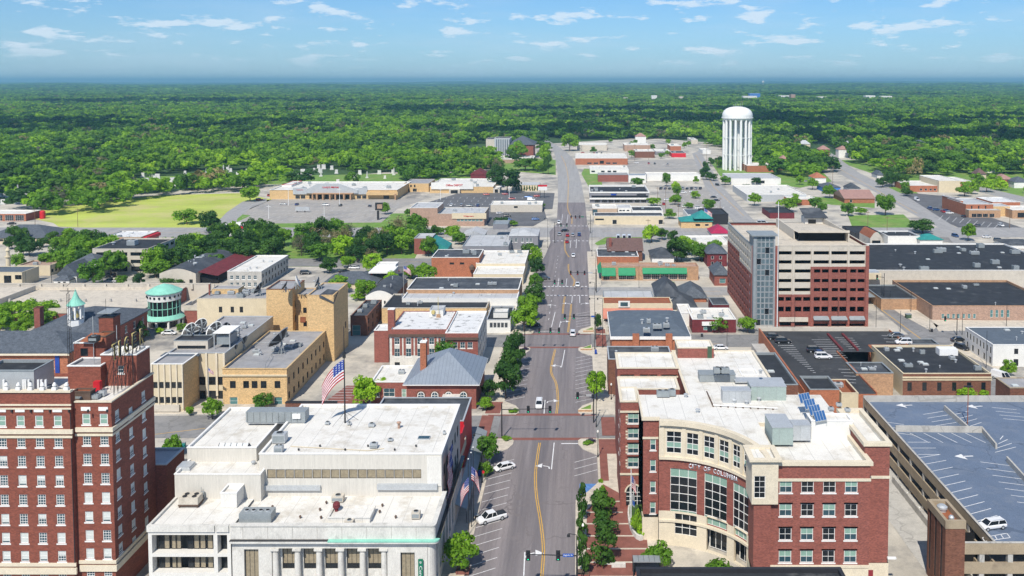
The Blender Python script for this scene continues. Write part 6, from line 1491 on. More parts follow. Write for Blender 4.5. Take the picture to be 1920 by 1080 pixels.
b3 = bb('stone_office', 'tan two storey office with a grey roof and long side wall', 'office building', 415, 536, 692, None, 621, btan, 'roof_grey', btan, foot=758, wins=[('F', 'dark2', [434, 459, 475, 492, 518], [728], 1.5, 1.9), ('F', 'teal', [435, 519], [759], 2.0, 2.0), ('R', 'dark2', 9, [1.0, 4.8], 1.2, 1.8)], par=.5, capo=.15)
Y = b3.g[2]; stripbox(b3, 'cornice', 414, 537, 702, 705, Y, 'cream', .35); z3 = b3.g[4]-.5
dish('thin edge-on dish on the tan two storey office roof', 528, 664, z3, 3.6, radians(282), radians(40)); dish('left one of the thin pale dishes on the tan office roof edge', 440, 672, z3, 1.9, radians(285), radians(35)); dish('upper one of the thin pale dishes on the tan office roof edge', 457, 660, z3, 2.2, radians(285), radians(35))
clutter(b3, b3.g[0]+3, b3.g[1]-2, 235, 259, z3, 12, 31, 1.0)
mb = MB();
for (pa, pb) in (((498, 690), (510, 670)), ((510, 670), (562, 662)), ((480, 650), (520, 650))):
 a = U(*pa, z3); b_ = U(*pb, z3); mb.bar((*a, z3+1.1), (*b_, z3+1.1), .06, mmid, 4); mb.bar((*a, z3), (*a, z3+1.1), .06, mmid, 4); mb.bar((*b_, z3), (*b_, z3+1.1), .06, mmid, 4)
b3.one('railing', mb)
b4 = T('tan_tower', 'tall windowless tan brick block with a dark chamfered roof corner', 'building', (-75, 268, 0))
zt4 = 19.8; xa_, xb_ = X_(577, 257), X_(626, 257)
volume(b4, xa_, xb_, 257, 273, 0, zt4, btan, 'roof_grey', btan, .3, .3, wins=[('R', 'dark', [270], [6.5], 1.4, 2)])
mb = MB(); mb.face([(xa_+3.6, 256.7, zt4+.25), (xb_+.2, 256.7, zt4-2.2), (xb_+.2, 262, zt4+.3), (xa_+4.6, 262, zt4+.8)], rdark); mb.face([(xa_+3.6, 256.69, zt4+.23), (xa_+3.6, 256.69, zt4-.5), (xb_+.2, 256.69, zt4-2.4), (xb_+.2, 256.69, zt4-2.22)], rdark); b4.one('chamfer', mb)
volume(b4, X_(500, 265), X_(549, 265), 265, 277, 0, zt4-.1, btan, 'roof_grey', bbrown, .3, .3, wins=[('R', 'dark', [267.5, 270], [4.5, 9, 13.5], .9, 2.2)])
volume(b4, X_(549, 268)+.1, xa_-.1, 268, 277, 0, 17.2, btan, 'roof_grey', btan, .3, .3, wins=[('F', 'dark', [X_(572, 268)], [Z_(587, 268), Z_(612, 268)], 1.1, 1.7)])
mb = MB(); mb.box(X_(563, 267.9), X_(573, 267.9), 267.8, 267.95, Z_(604, 268), Z_(594, 268), 'rust'); b4.one('vent_grille', mb)
dish('tall white dish seen nearly edge on above the tan tower block', 555, 542, zt4, 2.0, radians(75), radians(20), False); dish('open mesh dish left of the white dish on the tan tower block', 536, 548, zt4, 1.7, radians(262), radians(35)); dish('large black ribbed dish above the tan tower', 598, 541, zt4, 1.8, radians(262), radians(20)); dish('black dish leaning on the cream block roof', 488, 556, 13.2, 2.3, radians(275), radians(30))
# --- between the tan tower and the road
b = bb('brick_workshop', 'dark brick corner shop with a black roof behind the tan tower', 'shop building', 657, 689, 593, None, 563, bbrown, rdark, bbrown, foot=630, wins=[('F', 'teal', [668], [629], 2.6, 3.4), ('R', 'dark2', 4, [1, 3.8], 1.3, 1.7)], n=3)
b = T('vaulted_shop', 'small white fronted shop with a curved dark roof', 'shop building', (X_(712, 322), 325, 0)); Y0_, Y1_ = 319, 345; a, c_ = X_(686, 319), X_(739, 319)
volume(b, a, c_, Y0_, Y1_, 0, 4.2, wwall, noroof=True, walls={'R': bbrown}, wins=[('F', 'dark', [X_(722, 319)], [Z_(570, 319)], .7, 1.2)])
def vault(th, a, c_, y0, y1, z0, rise, mat, gable, n=14):
 mb = th.p('curved_roof'); gm = th.p('gable_wall'); P = [(a+(c_-a)*i/n, z0+rise*sin(pi*i/n)) for i in range(n+1)]
 for i in range(n): mb.face([(P[i][0], y0, P[i][1]), (P[i+1][0], y0, P[i+1][1]), (P[i+1][0], y1, P[i+1][1]), (P[i][0], y1, P[i][1])], mat)
 gm.face([(x, y0, z) for x, z in reversed(P)][::-1][::-1], gable); gm.face([(x, y1, z) for x, z in P], gable)
vault(b, a-.2, c_+.2, Y0_, Y1_, 4.2, 2.2, rdark, wwall); clutter(b, a+2, c_-2, 325, 342, 6.2, 4, 5, .6)
b = T('gas_station', 'filling station with a flat white canopy and small kiosk', 'filling station', (X_(712, 362), 362, 0)); a, c_ = X_(692, 356), X_(737, 356); mb = MB(); mb.box(a, c_, 356, 368, 4.6, 5.2, wtrim); b.one('canopy', mb)
volume(b, a+1, a+9, 366, 372, 0, 6, wwall, rwhite, wtrim, .2, .2)
mb = MB()
for x in (a+1, c_-1):
 for y in (357, 367): mb.box(x-.2, x+.2, y-.2, y+.2, 0, 4.6, 'sign_red')
b.one('canopy_posts', mb)
def house(name, label, x0, x1, yeave, z, y_back_m, roof, wall, rise, ridge='auto', gable=False, foot=None, wins=(), ov=.5, cat='house', chimney=None):
 Y = U(x0, foot, 0)[1] if foot else U(x0, yeave, z)[1]
 if foot: z = Z_(yeave, Y)
 a, c_ = X_(x0, Y), X_(x1, Y); t = T(name, label, cat, ((a+c_)/2, Y+y_back_m/2, 0))
 ws = [(w[0], w[1], [X_(u, Y) for u in w[2]] if w[0] == 'F' else lin(Y+1.5, Y+y_back_m-1.5, w[2]), [Z_(v, Y) for v in w[3]] if w[0] == 'F' else w[3], w[4], w[5]) for w in wins]
 volume(t, a, c_, Y, Y+y_back_m, 0, z-.25, wall, noroof=True, wins=ws); t.p('roof').hip(a, c_, Y, Y+y_back_m, z, z+rise, roof, ov, ridge, .22, gable)
 if gable:
  w_ = c_-a; g = t.p('gable_wall')
  if ridge == 'y': g.face([(a, Y-.02, z-.25), (c_, Y-.02, z-.25), ((a+c_)/2, Y-.02, z+rise*.93)], wall)
  else: g.face([(c_+.02, Y, z-.25), (c_+.02, Y+y_back_m, z-.25), (c_+.02, Y+y_back_m/2, z+rise*.93)], wall); g.face([(a-.02, Y+y_back_m, z-.25), (a-.02, Y, z-.25), (a-.02, Y+y_back_m/2, z+rise*.93)], wall)
 if chimney: mb = MB(); x = X_(chimney, Y+2); mb.box(x-.6, x+.6, Y+2, Y+3.2, z-1, z+rise+1, bred); t.one('chimney', mb)
 t.g = (a, c_, Y, Y+y_back_m, z); return t
house('hipped_building', 'long low building with a grey hipped roof behind the tan tower', 608, 706, 531, 3.6, 16, sgrey, 'cream', 3.2, foot=541, cat='building')
b = bb('stone_warehouse', 'grey stone two storey building with a white roof beside the planted island', 'building', 428, 492, 509, None, 479, 'grey_wall', rwhite, wtrim, foot=541, wins=[('F', 'pair', [436, 447, 458, 469, 480], [524, 537], 1.3, 1.6), ('R', 'dark2', 9, [1, 4], 1.3, 1.6)], n=5, walls={'F': 'concrete', 'R': 'concrete', 'L': 'concrete'})
b = T('arched_warehouse', 'pale green fronted warehouse with a curved dark roof and maroon side roof', 'warehouse', (X_(335, 360), 372, 0)); a, c_ = X_(301, 354), X_(369, 354)
volume(b, a, c_, 354, 395, 0, 5.0, bwall, noroof=True, wins=[('F', 'dark4', [X_(333, 354)], [Z_(538, 354)], 7, 2), ('F', 'door', [X_(360, 354)], [0.1], 1.4, 2.5)]); vault(b, a, c_, 354, 395, 5.0, 2.0, rdark, bwall); clutter(b, a+4, c_-4, 362, 380, 6.7, 9, 15, .8)
mb = MB(); mb.face([(c_, 356, 5.2), (c_+8, 356, 3.6), (c_+8, 398, 3.6), (c_, 398, 5.2)], 'brick_plum'); mb.face([(c_+8, 356, 3.55), (c_, 356, 5.15), (c_, 398, 5.15), (c_+8, 398, 3.55)], 'brick_plum'); b.one('side_roof', mb); mb = MB(); mb.box(c_, c_+7.6, 358, 396, 0, 3.4, 'void_dark'); b.one('side_bay_shade', mb)  # solid near-black block in place of the shade under the side roof
b = bb('pale_office', 'pale pinkish three storey office with dark window bands and a black roof', 'office building', 177, 280, 467, None, 447, bwall, rblack, bwall, foot=513, wins=[('F', 'dark', [193, 217, 233, 257, 272], [479.5, 493.5], 4.2, 1.5), ('F', 'dark', [193, 217, 233, 257, 272], [509], 4.0, 2.2), ('R', 'dark', 5, [1, 5.2, 8.3], 3.2, 1.4)], par=.4, n=2, big=2.0)
b = bb('diner', 'restaurant with a patchy white roof and red awning behind the pale office', 'restaurant', 196, 268, 445, 4.5, 433, 'brick_buff', 'roof_patchy', bwall, n=4); Y = b.g[2]; mb = MB(); x = b.g[1]; mb.box(x+.1, x+2, b.g[2]+2, b.g[3]-2, 2.6, 4.2, 'sign_red'); b.one('awning', mb)
b = bb('white_annex', 'low white annex right of the pale three storey office', 'building', 326, 352, 452, 5, 446, wwall, rdark, wtrim, wins=[('F', 'dark', [335, 345], [462], 2.0, 1.3)])
h1 = house('gabled_house', 'white two storey gabled house with a front bay on the left', 112, 146, 515, 4.6, 12, sgrey, wwall, 4.2, 'y', True, foot=535, wins=[('F', 'dark2', [120, 137], [531], 1.2, 1.6), ('F', 'dark2', [129], [513], 1.6, 1.4)])
Y = h1.g[2]; volume(h1, X_(103, Y-4), X_(132, Y-4), Y-4, Y-.1, 0, 3.0, wwall, noroof=True, wins=[('F', 'dark2', [X_(113, Y-4), X_(123, Y-4)], [1], 1.1, 1.4)]); h1.p('roof').hip(X_(103, Y-4), X_(132, Y-4), Y-4, Y, 3.1, 4.6, sgrey, .3)
house('slate_house', 'dark slate roofed house behind the white gabled house', 140, 186, 492, 6.5, 10, sgrey, wwall, 3.0, foot=None)
b = bb('cream_house', 'flat roofed cream house with a salmon coloured roof on the left', 'house', 36, 97, 498, None, 488, 'cream', 'brick_pink', 'cream', foot=517, wins=[('F', 'dark', [58], [508], 1.0, 1.2), ('R', 'dark', 4, [1.2], 1.4, 1.4)], n=2)
b = bb('cream_chapel', 'cream chapel with tall arched windows at the left edge', 'chapel', -40, 44, 511, None, 500, 'cream', 'roof_bluegrey', 'cream', foot=538, wins=[('F', 'dark', [-12, 14, 20], [535], 1.7, 4.0), ('F', 'dark', [34, 40], [524], 1.4, 1.8)])
xm_, ym_ = X_(19, 371), 371; t_ = T('minaret', 'slim cream tower with a small domed top at the left edge', 'tower', (xm_, ym_, 0)); mb = MB(); mb.lathe(xm_, ym_, [(.95, 0), (.85, 8.2), (1.3, 8.4), (1.3, 8.8), (.7, 8.9), (.7, 11), (1.0, 11.1), (1.0, 11.3), (.6, 12.0), (.02, 12.8)], 'cream', 14); t_.one('shaft', mb)
house('grey_roofed_hall', 'long low cream hall with a wide grey roof at the left edge', -30, 95, 446, 4, 24, sgrey, 'cream', 5.0, foot=457, wins=[('F', 'dark', [5, 9, 27, 31, 45, 49, 63, 67], [452.5], 1.1, 1.0)], cat='hall')
b = bb('fire_station', 'brick garage building with four glazed doors at the left edge', 'garage', -40, 55, 401, None, 394, borange, rwhite, wtrim, foot=415, wins=[('F', 'bays', [-14, 3, 24, 43], [414], 5.2, 3.4)], walls={'R': bred})
mb = MB(); x, y = U(80, 410, 0); mb.lathe(x, y, [(1.6, 0), (1.6, 4.2), (1.0, 4.9), (.01, 5.1)], 'sign_red', 14); tag(mb.build('storage_tank', None, (0, 0, 0)), 'red upright tank beside the brick garage', 'tank')
# --- shopping strip
mk_ = T('supermarket', 'long low market building with a grey pediment and arcaded shop front', 'supermarket', (X_(628, 620), 630, 0))
Y = 617; zm = 6.6; A = lambda p_: X_(p_, Y)
volume(mk_, A(510), A(747), Y, 668, 0, zm, btan, rwhite, wtrim, .5, .4, wins=[('F', 'shop', [A(p_) for p_ in (562, 572)], [.3], 3.2, 2.6), ('F', 'door', [A(p_) for p_ in (589, 604, 618, 633, 645, 657)], [.3], 4.0, 3.0), ('F', 'shop', [A(p_) for p_ in (676, 686)], [.3], 3.0, 2.4), ('F', 'door', [A(727)], [.3], 4, 2.6)], capo=.3)
mb = MB(); mb.prism([(A(579), 615.4), (A(675), 615.4), (A(675), 617), (A(579), 617)], 4.4, 6.8, mlight); P = [(A(579), 6.8), (A(675), 6.8), (A(640), 11.3), (A(600), 11.3)]
mb.face([(x, 615.4, z) for x, z in P], mlight); mb.face([(x, 617, z) for x, z in P[::-1]], mlight)
for i in range(4): a, c_ = P[i], P[(i+1) % 4]; mb.face([(a[0], 615.4, a[1]), (a[0], 617, a[1]), (c_[0], 617, c_[1]), (c_[0], 615.4, c_[1])], wtrim)
mk_.one('pediment', mb); mb = MB(); mb.box(A(554), A(580)-.1, 616.2, 616.9, 3.6, 8.2, mlight); mb.box(A(668), A(692), 616.2, 616.9, 3.6, 8.0, mlight); mb.box(A(716), A(733), 616.4, 616.9, 3.9, 5.2, 'sign_red'); mk_.one('shop_signs', mb)
mb = MB(); mb.box(A(692), A(750), 613.5, 616.9, 3.3, 5.2, btan); mk_.one('canopy', mb)
for p_ in (593, 601, 612, 625, 635, 651, 663, 746): mb = MB(); mb.box(A(p_)-.5, A(p_)+.5, 612.6, 613.6, 0, 4.4, 'brick_buff'); mk_.one('column', mb)
mb = MB(); mb.box(A(592), A(667), 612.4, 616.9, 4.2, 4.7, 'brick_buff'); mk_.one('arcade_roof', mb)
text_mesh(mk_, "Lucky's Market", 11.5, 1.9, 'sign_red', (A(625), 615.3, 7.6), (pi/2, 0, 0), .1, 'lettering', .02, .2); text_mesh(mk_, "Liquors", 4.5, .9, 'sign_red', (A(567), 616.1, 6.2), (pi/2, 0, 0), .1, 'lettering', .02)
clutter(mk_, A(530), A(740), 625, 660, zm-.5, 14, 9, 1.4)
volume(mk_, A(513), A(532), Y+22, 664, zm-.5, zm+.9, wwall, rwhite, 'sign_red', .1, .3)
ln = bb('corner_shop', 'small tan shop linking the two long stores', 'shop', 760, 806, 344, None, 336, btan, 'roof_grey', bwall, foot=360, wins=[('F', 'dark', [766, 773, 780], [351], 1.2, 1.8), ('F', 'shop', [766, 780], [359.5], 3, 2.4)])
od = bb('office_store', 'long tan office supply store with a white sign band', 'store', 808, 926, 350, None, 335, btan, rwhite, wtrim, foot=362, n=8, big=1.3)
Y = od.g[2]; mb = MB(); mb.box(X_(811, Y), X_(889, Y), Y-.9, Y-.01, Z_(354.5, Y), Z_(342, Y), wwall); od.one('sign_band', mb); mb = MB(); mb.box(X_(845, Y), X_(865, Y), Y-3, Y-.01, 0, Z_(354, Y), bwall); mb.box(X_(848, Y), X_(861, Y), Y-3.1, Y-3, 0, 2.6, wdark); od.one('porch', mb)
text_mesh(od, 'Office DEPOT', 12.6, 1.5, 'sign_red', (X_(854, Y), Y-1.0, Z_(349, Y)), (pi/2, 0, 0), .1, 'lettering', .03)
bb('store_annex', 'small white annex with a red door beside the office supply store', 'shed', 926, 938, 354, None, 349, bwall, rwhite, wtrim, foot=362, wins=[('F', 'door', [932], [361.5], 2.4, 2.6)])
ph = bb('pharmacy', 'pinkish brick pharmacy with a cream sign band and teal windows', 'pharmacy', 771, 822, 390, None, 380, 'brick_pink', rlgrey, wtrim, foot=424, n=2)
Y = ph.g[2]; volume(ph, X_(822, Y)+.05, X_(909, Y), Y, Y+26, 0, Z_(401, Y), 'brick_pink', rlgrey, bwall, .5, .3, wins=[('F', 'teal', [X_(p_, Y) for p_ in (861, 868, 875, 882, 889, 896, 903)], [Z_(415, Y)], 1.9, 1.3)])
mb = MB(); mb.box(X_(849, Y), X_(913, Y), Y-.5, Y-.02, Z_(410, Y), Z_(399.5, Y), 'cream'); ph.one('sign_band', mb); text_mesh(ph, 'Walgreens', 6.0, 1.0, 'sign_red', (X_(880, Y), Y-.55, Z_(407, Y)), (pi/2, 0, 0), .06, 'lettering', .03)
clutter(ph, X_(830, Y), X_(905, Y), Y+4, Y+22, Z_(401, Y)-.5, 7, 3, 1.2)
bb('low_white_building', 'long low white building behind three clipped trees', 'building', 921, 1017, 384, None, 377, bwall, rwhite, wtrim, foot=398, wins=[('F', 'dark', [968], [390], 2.4, 1.2)], n=3)
bb('tan_store', 'low tan building with a grey roof behind a row of small conifers', 'building', 960, 1012, 347, None, 342, 'cream', rlgrey, mlight, foot=358)
for i in range(9): ptree('cone', 968+i*5, 361, 348, 3, 'small conifer in the row before the low tan building', 'conifers before the low tan building')
house('maroon_house', 'dark red barn roofed building behind the office supply store', 884, 912, 327, 4, 18, 'brick_plum', 'brick_plum', 4, 'y', True, foot=335, cat='building')
bb('far_mall_roof', 'white flat roofed buildings beyond the grove left of the church', 'building', 825, 912, 286, None, 280, wwall, rwhite, wtrim, foot=292, n=6, big=1.5)
chh = T('church', 'modern church with tall blue and white striped windows and a slate roof', 'church', (X_(955, 960), 970, 0)); Y = U(950, 297, 0)[1]
volume(chh, X_(913, Y), X_(929, Y), Y, Y+30, 0, Z_(261, Y), bwall, rdark, bwall, .4, .4); volume(chh, X_(929, Y)+.1, X_(958, Y), Y-3, Y+20, 0, Z_(259, Y), mlight, rdark, wtrim, .3, .3)
mb = MB()
for k in range(7): x = X_(932+k*4, Y-3); mb.box(x, x+.9, Y-3.3, Y-3.01, 0, Z_(261, Y), 'roof_bluegrey')
chh.one('window_strips', mb); volume(chh, X_(958, Y), X_(1001, Y), Y-2, Y+40, 0, Z_(272, Y), bred, noroof=True); chh.p('roof').hip(X_(955, Y), X_(1003, Y), Y-2, Y+42, Z_(271, Y), Z_(256, Y), sgrey, 1, 'x', .3, False)
bb('white_school', 'long low white building beside the church', 'building', 915, 1000, 299, None, 292, 'brick_pink', rwhite, wtrim, foot=306, n=4)
# --- left of the road near the crossroads
gh = house('grey_corner_house', 'dark grey two storey corner house with a light grey roof by the crossroads', 955, 1009, 442, 6, 20, rlgrey, 'grey_wall', 2.0, foot=468, wins=[('F', 'pair', [960, 968, 980, 989, 996], [454], 1.2, 2.0)], ov=.2)
b = bb('grey_workshop', 'light grey roofed workshop joined to the grey corner house', 'building', 868, 954, 462, 5, 441, 'grey_wall', rlgrey, mmid, n=4); volume(b, X_(925, 462), X_(953, 462), 462, 475, 4.8, 7.5, 'grey_wall', mmid, mmid, .2, .2)
house('grey_gable_house', 'small grey gabled house left of the grey workshop', 870, 908, 441, 5, 14, rlgrey, 'grey_wall', 2.2, 'y', True, foot=456)
b = bb('green_sided_building', 'red brick house with a green sloping side wall', 'building', 778, 810, 447, None, 438, bred, rlgrey, mlight, foot=477); x = b.g[1]; mb = MB(); mb.prism([(x+.1, b.g[2]), (x+8, b.g[2]), (x+8, b.g[3]), (x+.1, b.g[3])], 0, 3.0, 'teal_roof'); mb.face([(x, b.g[2], b.g[4]-.5), (x+8, b.g[2], 3.01), (x+8, b.g[3], 3.01), (x, b.g[3], b.g[4]-.5)], 'teal_roof'); mb.face([(x, b.g[2], 3), (x+8, b.g[2], 3.0), (x, b.g[2], b.g[4]-.5)], 'teal_roof'); b.one('green_side', mb)
ob = bb('orange_brick_building', 'orange brick building with a plain side wall and dark roof', 'building', 810, 899, 483, None, 468, borange, rdark, wtrim, foot=519, wins=[('F', 'dark', [848, 867], [496], 1.9, .9)], n=5, big=1.3)
mb = MB(); x = X_(886, ob.g[2]); mb.bar((x, ob.g[2]-.4, 0), (x, ob.g[2]-.4, 3), .2, mdark, 6); mb.lathe(x, ob.g[2]-.8, [(.1, 3), (1.1, 3.3), (1.1, 4.6), (.3, 5.4)], 'metal_rusty', 10); ob.one('kiln_flue', mb)
r1 = bb('row_shops', 'row of shops with stepped white roofs and cream walls', 'shops', 893, 985, 494, None, 470, 'cream', rwhite, wtrim, foot=520, n=5); volume(r1, X_(888, 355), X_(981, 355), 355, r1.g[2]-.1, 0, Z_(514, 355), 'cream', rwhite, wtrim, .3, .3)
b = bb('dark_roof_row', 'wide shop row with a dark blue grey roof left of the road', 'shops', 763, 973, 543, 7.2, 521, 'brick_buff', rdark, wtrim, n=7)
b = bb('grey_roof_row', 'shop row with a light grey membrane roof and white front wall', 'shops', 754, 970, 560, 6.2, 545, wwall, rlgrey, wtrim, n=4); Y = b.g[2]; volume(b, X_(750, Y-3), X_(784, Y-3), Y-3, Y-.1, 0, 4.5, borange, 'teal_roof', borange, .3, .3)
volume(b, X_(786, Y-7), X_(967, Y-7), Y-7, Y-.1, 0, 3.6, bwall, 'pavement', lstone, .2, .3); clutter(b, X_(800, Y-6), X_(960, Y-6), Y-6, Y-1, 3.4, 6, 3)
b = bb('black_roof_shops', 'low shops with black roofs behind the three storey brick and stone house', 'shops', 912, 957, 600, 4.4, 574, wwall, rblack, mlight, wins=[('F', 'shop', [921, 928, 935, 942, 949], [614.5], 1.0, 1.7)], n=3, walls={'F': wwall}); Y = b.g[2]
volume(b, X_(716, Y+12), X_(912, Y+12), Y+12, Y+32, 0, 5.2, btan, rblack, bwall, .3, .3); clutter(b, X_(730, Y+14), X_(910, Y+14), Y+14, Y+30, 4.9, 9, 44); penth(b, 925, 952, 596, 586, 4.2, 5, wwall, rwhite)
f = T('brick_stone_hall', 'three storey brick and limestone hall with a stained white roof', 'hall', (-48, 264, 0)); z5 = 11.0; Y = U(780, 619, z5)[1]; Y2 = U(860, 625, z5)[1]; Yb = U(800, 584, z5)[1]
xa_, xb_, xc_ = X_(730, Y), X_(838, Y), X_(896, Y2)
wn = [X_(p_, Y) for p_ in (744, 765.5, 787, 809, 831)]; we = [X_(p_, Y2) for p_ in (853, 867, 881)]
volume(f, xa_, xb_, Y, Yb, 0, z5, lstone, 'roof_patchy', bred, .35, .3, wins=[('F', 'pair', wn, [Z_(646, Y)], 1.5, 1.8), ('F', 'pair', wn, [Z_(669, Y)], 1.6, 2.4), ('F', 'dark2', [wn[0]], [Z_(688, Y)], 1.5, 1.4)])
volume(f, xb_+.02, xc_, Y2, Yb, 0, z5, lstone, 'roof_patchy', wtrim, .35, .3, wins=[('F', 'pair', we, [Z_(653, Y2)], 1.4, 1.8), ('F', 'pair', we, [Z_(672, Y2)], 1.4, 2), ('R', 'dark2', 6, [1.5, 4.6, 7.4], 1.4, 1.7)] if 0 else [('F', 'pair', we, [Z_(653, Y2)], 1.4, 1.8), ('R', 'dark2', lin(Y2+2, Yb-2, 6), [1.5, 4.6, 7.4], 1.3, 1.7)], walls={'F': bred})
mb = f.p('brick_panels'); mb.box(xa_-.1, xb_+.1, Y-.3, Y-.01, Z_(626, Y), z5+.02, bred); mb.box(xb_+.12, xc_+.1, Y2-.3, Y2-.01, Z_(632, Y2), z5+.02, bred)
mb2 = f.p('cornice'); mb2.box(xa_-.2, xb_+.1, Y-.45, Y-.3, Z_(631, Y), Z_(626, Y), 'metal_rusty'); mb2.box(xb_+.12, xc_+.2, Y2-.45, Y2-.3, Z_(637, Y2), Z_(632, Y2), 'metal_rusty')
for u in wn:
 for s_ in (-1, 1): mb.box(u+s_*1.12-.32, u+s_*1.12+.32, Y-.12, Y-.01, Z_(666, Y), Z_(633, Y), bred)
volume(f, X_(701, 256), X_(728, 256), 256, 262, 0, 9.6, bred, 'roof_patchy', wtrim, .3, .3)
volume(f, X_(727, Y+4), X_(739, Y+4), Y+4, Y+6, 8, Z_(581, Y+4), bred, wtrim, wtrim, .05, .3)
volume(f, X_(806, 268), X_(831, 268), 268, 273, z5-.5, z5+1.6, wwall, rlgrey, mlight, .1, .2); mb = MB(); x = X_(813, 268); mb.lathe(x, 267.5, [(.01, z5+.3), (.6, z5+.6), (.6, z5+1.4), (.01, z5+1.7)], 'sign_gold', 12); mb.bar((x+1.6, 267, z5-.4), (x+1.6, 267, z5+6), .08, 'sign_gold', 5); mb.box(x+1.1, x+2.3, 266.4, 267, z5-.4, z5+.6, 'brick_buff'); f.one('roof_siren', mb)
hh_ = T('hipped_hall', 'red brick hall with arched windows and a blue grey pyramid roof', 'hall', (-38, 232, 0)); ze = 6.6; Y = U(826, 719, ze)[1]; xa_, xb_ = X_(762, Y), X_(892, Y); Yb = U(900, 673, ze)[1]
volume(hh_, xa_, xb_, Y, Yb, 0, ze-.3, bred, noroof=True); mb = hh_.p('roof'); x_m = (xa_+xb_)/2+.6
A4 = [(xa_-.9, Y-.9, ze), (xb_+.9, Y-.9, ze), (xb_+.9, Yb+.9, ze), (xa_-.9, Yb+.9, ze)]; r1_, r2_ = (x_m, Y+8.5, ze+5.6), (x_m, Yb-8, ze+5.6)
for q in ([A4[0], A4[1], r1_], [A4[1], A4[2], r2_, r1_], [A4[2], A4[3], r2_], [A4[3], A4[0], r1_, r2_]): mb.face(q, 'metal_roof_grey')
mb.box(xa_-.95, xb_+.95, Y-.95, Yb+.95, ze-.25, ze-.02, wtrim)
for p_ in (788, 814, 840, 868):
 u = X_(p_, Y); mb = MB()
 def archp(r, z0_, zt_, y): return [(u-r, y, z0_), (u+r, y, z0_)]+[(u+r*cos(t), y, zt_+r*sin(t)) for t in lin(0, pi, 10)]
 mb.face(archp(1.25, 1.2, 3.6, Y-.03), bbrown); o_ = hh_.one('window', mb); mb = MB(); mb.face(archp(.9, 1.2, 3.6, Y-.06), wtrim); mb.face(archp(.72, 1.4, 3.6, Y-.09), 'window_blue')
 mb.box(u-.05, u+.05, Y-.14, Y-.1, 1.3, 4.3, wtrim); mb.box(u-.75, u+.75, Y-.14, Y-.1, 3.5, 3.62, wtrim); q_ = mb.build('frame', o_, hh_.loc)
volume(hh_, X_(787, Y+4), X_(798, Y+4), Y+4, Y+6, ze-2, Z_(643, Y+4), borange, wtrim, wtrim, .05, .3)
ya = U(720, 717, 6.0)[1]; volume(hh_, X_(694, ya), xa_-.1, ya, ya+13, 0, 6.0, bred, rwhite, wtrim, .3, .3, wins=[('F', 'pair', [X_(728, ya)], [Z_(744, ya)], 2.9, 2.2), ('F', 'sash_t', [X_(756, ya)], [Z_(745, ya)], 1.2, 2.2), ('F', 'pair', [X_(704, ya)], [Z_(744, ya)], 1.6, 2)]); x, y = U(753, 700, 5.8); ac_unit(hh_, x, y, 5.7, 1.6, 1.2, 1)
mb = MB(); x, y = U(842, 747, 4.5); mb.box(x-2.2, x+2.2, Y-2, Y-.01, 3.6, 3.9, lstone); hh_.one('porch', mb)
rs = bb('red_shop', 'long shop with a bright red side wall and blue black roof', 'shop building', 690, 868, 790, 10.2, 746, 'sign_red', rdark, mlight, capo=.05); mb = MB(); x = rs.g[1]; mb.box(x+.1, x+.35, 176, 184, 6.4, 9.8, 'sign_red'); mb.box(x+.1, x+.3, 173.5, 187, 4.4, 6.3, ctrim); rs.one('shop_front', mb)
x1_ = -19.9-1.2; aw = T('pavement_awning', 'long sloping grey awning over the left pavement', 'awning', (-22.4, 178, 3)); mb = MB(); mb.face([(-23.1, 160, 4.4), (-20.9, 160, 3.4), (-20.9, SEV[0]-4, 3.4), (-23.1, SEV[0]-4, 4.4)], mmid); mb.face([(-20.9, 160, 3.35), (-23.1, 160, 4.35), (-23.1, SEV[0]-4, 4.35), (-20.9, SEV[0]-4, 3.35)], mmid); mb.box(-20.95, -20.85, 160, SEV[0]-4, 3.05, 3.4, mmid); aw.one('canopy', mb); mb = MB()
for k in range(8): mb.bar((-21, 161+k*5, .24), (-21, 161+k*5, 3.3), .07, mdark, 5)
aw.one('posts', mb)
bb('dark_kiosk', 'low black roofed shed behind the white office roof', 'shed', 532, 628, 756, 4, 753, bbrown, rblack, mdark)
cr = bb('black_roof_building', 'flat building with a blue black roof behind the city hall wings', 'building', 1141, 1262, 674, 9.6, 650, bbrown, rdark, mlight, n=2)
bb('chair_terrace_building', 'flat black roofed building with white terrace chairs behind city hall', 'building', 1402, 1498, 722, 11, 662, bbrown, rblack, mmid, n=6, big=.8)
ms = T('mansard_restaurant', 'restaurant with a broad dark grey mansard roof and orange brick pillars', 'restaurant', (X_(1220, 268), 278, 0)); Y = U(1220, 634, 5.6)[1]; xa_, xb_ = X_(1147, Y), X_(1293, Y); Yb = Y+28
volume(ms, xa_, xb_, Y, Yb, 0, 5.3, borange, noroof=True); mb = MB(); mb.box(xa_-.5, xb_+.5, Y-.5, Yb+.5, 5.3, 6.2, wtrim); ms.one('cornice', mb)
mb = ms.p('roof'); q0 = [(xa_-.3, Y-.3, 6.25), (xb_+.3, Y-.3, 6.25), (xb_+.3, Yb+.3, 6.25), (xa_-.3, Yb+.3, 6.25)]; q1 = [(xa_+3.5, Y+9, 7.6), (xb_-3.5, Y+9, 7.6), (xb_-3.5, Yb-3, 7.6), (xa_+3.5, Yb-3, 7.6)]
for i in range(4): j = (i+1) % 4; mb.face([q0[i], q0[j], q1[j], q1[i]], 'roof_bluegrey')
mb.face(q1, 'roof_bluegrey')
for p_ in (1192, 1254): x = X_(p_, Y); mb = MB(); mb.box(x-1.0, x+1.0, Y-1.1, Y-.5, 0, 7.2, borange); ms.one('pillar', mb)
